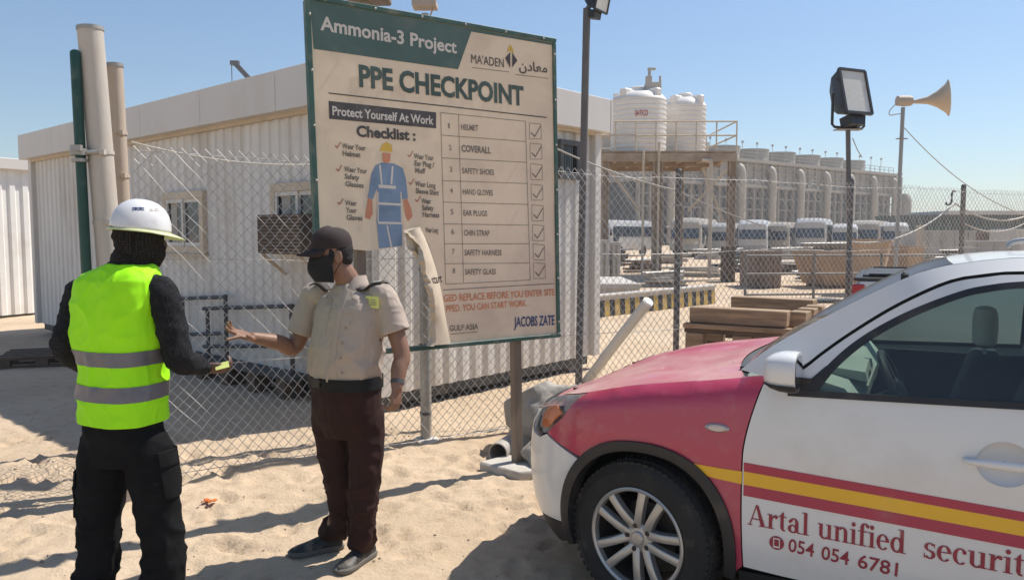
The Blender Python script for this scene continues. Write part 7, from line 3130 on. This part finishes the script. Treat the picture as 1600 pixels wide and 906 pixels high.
# vest: front and back panels hanging over the jacket
mb = MB()
vb = wp(190, 656, 3.4)
vrows = [(vb - up * .02 + WR * .012, .186, .152), (vb + up * .02 + WR * .012, .186, .152), (wp(193, 600, 3.4), .184, .150), (wp(191, 560, 3.4), .182, .148), (wp(186, 520, 3.4), .199, .147), (wp(184, 480, 3.4), .202, .143), (wp(184, 455, 3.4), .206, .137), (wp(185, 437, 3.4), .196, .126), (wp(190, 424, 3.405), .160, .110), (wp(200, 412, 3.41), .1, .095)]
body_rings(mb, vrows, WR, WF, 36, 2.9)
fv = folds(.012, 5, 5, 9.1); fv2 = folds(.006, 13, 8, 1.2)
Mi = Matrix((WR, WF, up))
vc = wp(186, 480, 3.4)
zsh_ = wp(186, 424, 3.4).z
arm_l, arm_r = Mi @ (lS - vc), Mi @ (rS - vc)


def cut_vest(p):
    q = Mi @ (p - vc)
    if p.z < vb.z or (q - Mi @ (wn_ - vc)).xy.length < .098 and p.z > zsh_ - .03:
        return True
    # open front
    return q.y > .05 and abs(q.x) < .02


vest = fuse(mb, .006, 'vest', M['vest'], wk, 4, lambda p: fv(p) + fv2(p), cut_vest)
vest.modifiers.new('thick', 'SOLIDIFY').thickness = .003
vtree = bvh(vest)
for py0, py1 in ((551, 574), (605, 629)):
    z0_, z1_ = wp(190, py1, 3.25).z, wp(190, py0, 3.25).z
    mb = MB()
    n_ = 90
    vs = []
    for k in range(5):
        z = z0_ + (z1_ - z0_) * k / 4
        for i in range(n_ + 1):
            t = R(98) + R(344) * i / n_
            c_ = Vector((vc.x, vc.y, z)) + (vb - vc).xy.to_3d() * .8
            d = WR * math.cos(t) + WF * math.sin(t)
            hit = vtree.ray_cast(c_ + d * .6, d * -1, .7)
            vs.append((hit[0] if hit[0] else c_ + d * .18) + d * .0035)
    mb.add(vs, [(k * (n_ + 1) + i, k * (n_ + 1) + i + 1, (k + 1) * (n_ + 1) + i + 1, (k + 1) * (n_ + 1) + i) for k in range(4) for i in range(n_)])
    mb.build('reflective_strip', M['reflect'], vest, fix=False, sharp=80)
# trousers with cargo pockets
mb = MB()
ww = wp(191, 640, 3.4)
body_rings(mb, [(ww + up * .02, .168, .125), (wp(192, 670, 3.4), .182, .135), (wp(194, 700, 3.4), .186, .13), (wp(195, 722, 3.39), .165, .115)], WR, WF, 30, 2.3)
cap_tube(mb, [wp(163, 700, 3.42), wp(158, 755, 3.41), wp(156, 810, 3.40), wp(154, 870, 3.38), wlf + up * .04], [.108, .102, .092, .088, .092], 20)
cap_tube(mb, [wp(229, 700, 3.36), wp(241, 755, 3.35), wp(250, 810, 3.34), wp(257, 870, 3.32), wrf + up * .04], [.108, .104, .094, .090, .094], 20)
fk = folds(.013, 7, 10, 12.0); fk2 = folds(.007, 18, 14, 2.0)
wtr = fuse(mb, .0085, 'trousers', M['blackcloth'], wk, 4, lambda p: (fk(p) + fk2(p) * .6) * (.5 + .7 * smooth(.8, .1, p.z)), lambda p: p.z < .05)
wtree = bvh(wtr)
for c_, dn in ((wp(122, 770, 3.40), WR), (wp(290, 740, 3.33), WR * -1)):
    for w_, h_, o_, dz in ((.17, .19, .012, 0), (.18, .06, .018, .075)):
        mb = MB()
        drape(mb, wtree, c_ + up * dz, WF, up, w_, h_, o_, dn, 8)
        mb.build('cargo_pocket', M['blackcloth'], wk, fix=False, sharp=60)
shoe(wk, Vector((wlf.x, wlf.y, .006)) + WF * .07, WF + Vector((-.15, 0, 0)), .30, 'boot', M['shoe'], M['belt'])
shoe(wk, Vector((wrf.x, wrf.y, .006)) + WF * .07, WF + Vector((.2, 0, 0)), .30, 'boot', M['shoe'], M['belt'])
# helmet
mb = MB()
hc = wh + WM @ Vector((-.006, 0, .046))
rings = []
for a, k in ((-6, 1.04), (0, 1.035), (14, 1.0), (30, .90), (46, .745), (62, .52), (76, .27), (86, .07)):
    rings.append([hc + WM @ Vector((.122 * k * math.cos(t), .103 * k * math.sin(t), .124 * math.sin(R(a)) + (.006 * math.exp(-(math.sin(t) / .25) ** 2) * math.cos(R(a))))) for t in np.linspace(0, 2 * math.pi, 49)[:-1]])
mb.loft(rings, cap=False)
he = mb.build('helmet', M['helmet'], wk, fix=False, sharp=80)
he.modifiers.new('thick', 'SOLIDIFY').thickness = .004
mb = MB()
vs = []
K = 64
for i in range(K):
    t = 2 * math.pi * i / K
    fr_ = max(0, math.cos(t)) ** 1.2
    o1 = .012 + .052 * fr_
    for a, z in ((0, -.012), (.5, -.016 - .006 * fr_), (1, -.021 - .014 * fr_)):
        vs.append(hc + WM @ Vector((.125 * math.cos(t) + o1 * a * math.cos(t), .106 * math.sin(t) + o1 * a * math.sin(t), z)))
mb.add(vs, [(i * 3 + k, i * 3 + k + 1, ((i + 1) % K) * 3 + k + 1, ((i + 1) % K) * 3 + k) for i in range(K) for k in range(2)])
o = mb.build('helmet_brim', M['helmetedge'], he, fix=False, sharp=80)
o.modifiers.new('thick', 'SOLIDIFY').thickness = .004
htree = bvh(he)
for (x0_, x1_, y0_, y1_, m_, nm) in ((206, 226, 322, 330, 'stickerblue', 'sticker'), (233, 249, 323, 332, 'stickergrey', 'sticker')):
    mb = MB()
    a, b = wp(x0_, y0_, 3.28), wp(x1_, y1_, 3.28)
    c_ = (a + b) / 2
    dirn = (Vector((c_.x, c_.y, c_.z)) + W0 - EYE).normalized()
    uu = Vector((1, 0, 0))
    for k in range(5):
        w1 = (b.x - a.x) / 5
        cx_ = c_ + uu * ((k - 2) * w1)
        for dz, hh in (((-.004, .004), (.004, .005), (0, .003)) if k % 2 else ((.003, .004), (-.005, .003))):
            drape(mb, htree, cx_ + up * dz, uu, up, w1 * .85, hh, .0022, dirn, 2)
    mb.build(nm, M[m_], he, fix=False)
# the small card in his hand
cdp = wp(347, 571, 3.53) + W0
mb = MB()
mb.box((0, 0, 0), (.060, .038, .0015))
cd = mb.build('access_card', M['badge'], None)
cd.location = cdp
cd.rotation_euler = (R(38), R(-12), R(20))
tag(cd, 'small pale yellow card held in the worker\'s right hand', 'card')
# ------------------------------------------------------------------ dusty desert air round the whole scene
hm = bpy.data.materials.new('desert_haze')
hm.use_nodes = True
hn = hm.node_tree.nodes
hn.remove(hn['Principled BSDF'])
pv = hn.new('ShaderNodeVolumePrincipled')
pv.inputs['Color'].default_value = (.95, .94, .93, 1)
pv.inputs['Density'].default_value = .0011
pv.inputs['Anisotropy'].default_value = .2
hm.node_tree.links.new(pv.outputs[0], hn['Material Output'].inputs['Volume'])
mb = MB()
gx0, gx1, gy0, gy1 = gxs[0] - 5, gxs[-1] + 5, gys[0] - 5, gys[-1] + 5
mb.box(((gx0 + gx1) / 2, (gy0 + gy1) / 2, 9.4), (gx1 - gx0, gy1 - gy0, 21.2))
o = mb.build('haze', hm, flat=True)
o['kind'] = 'stuff'
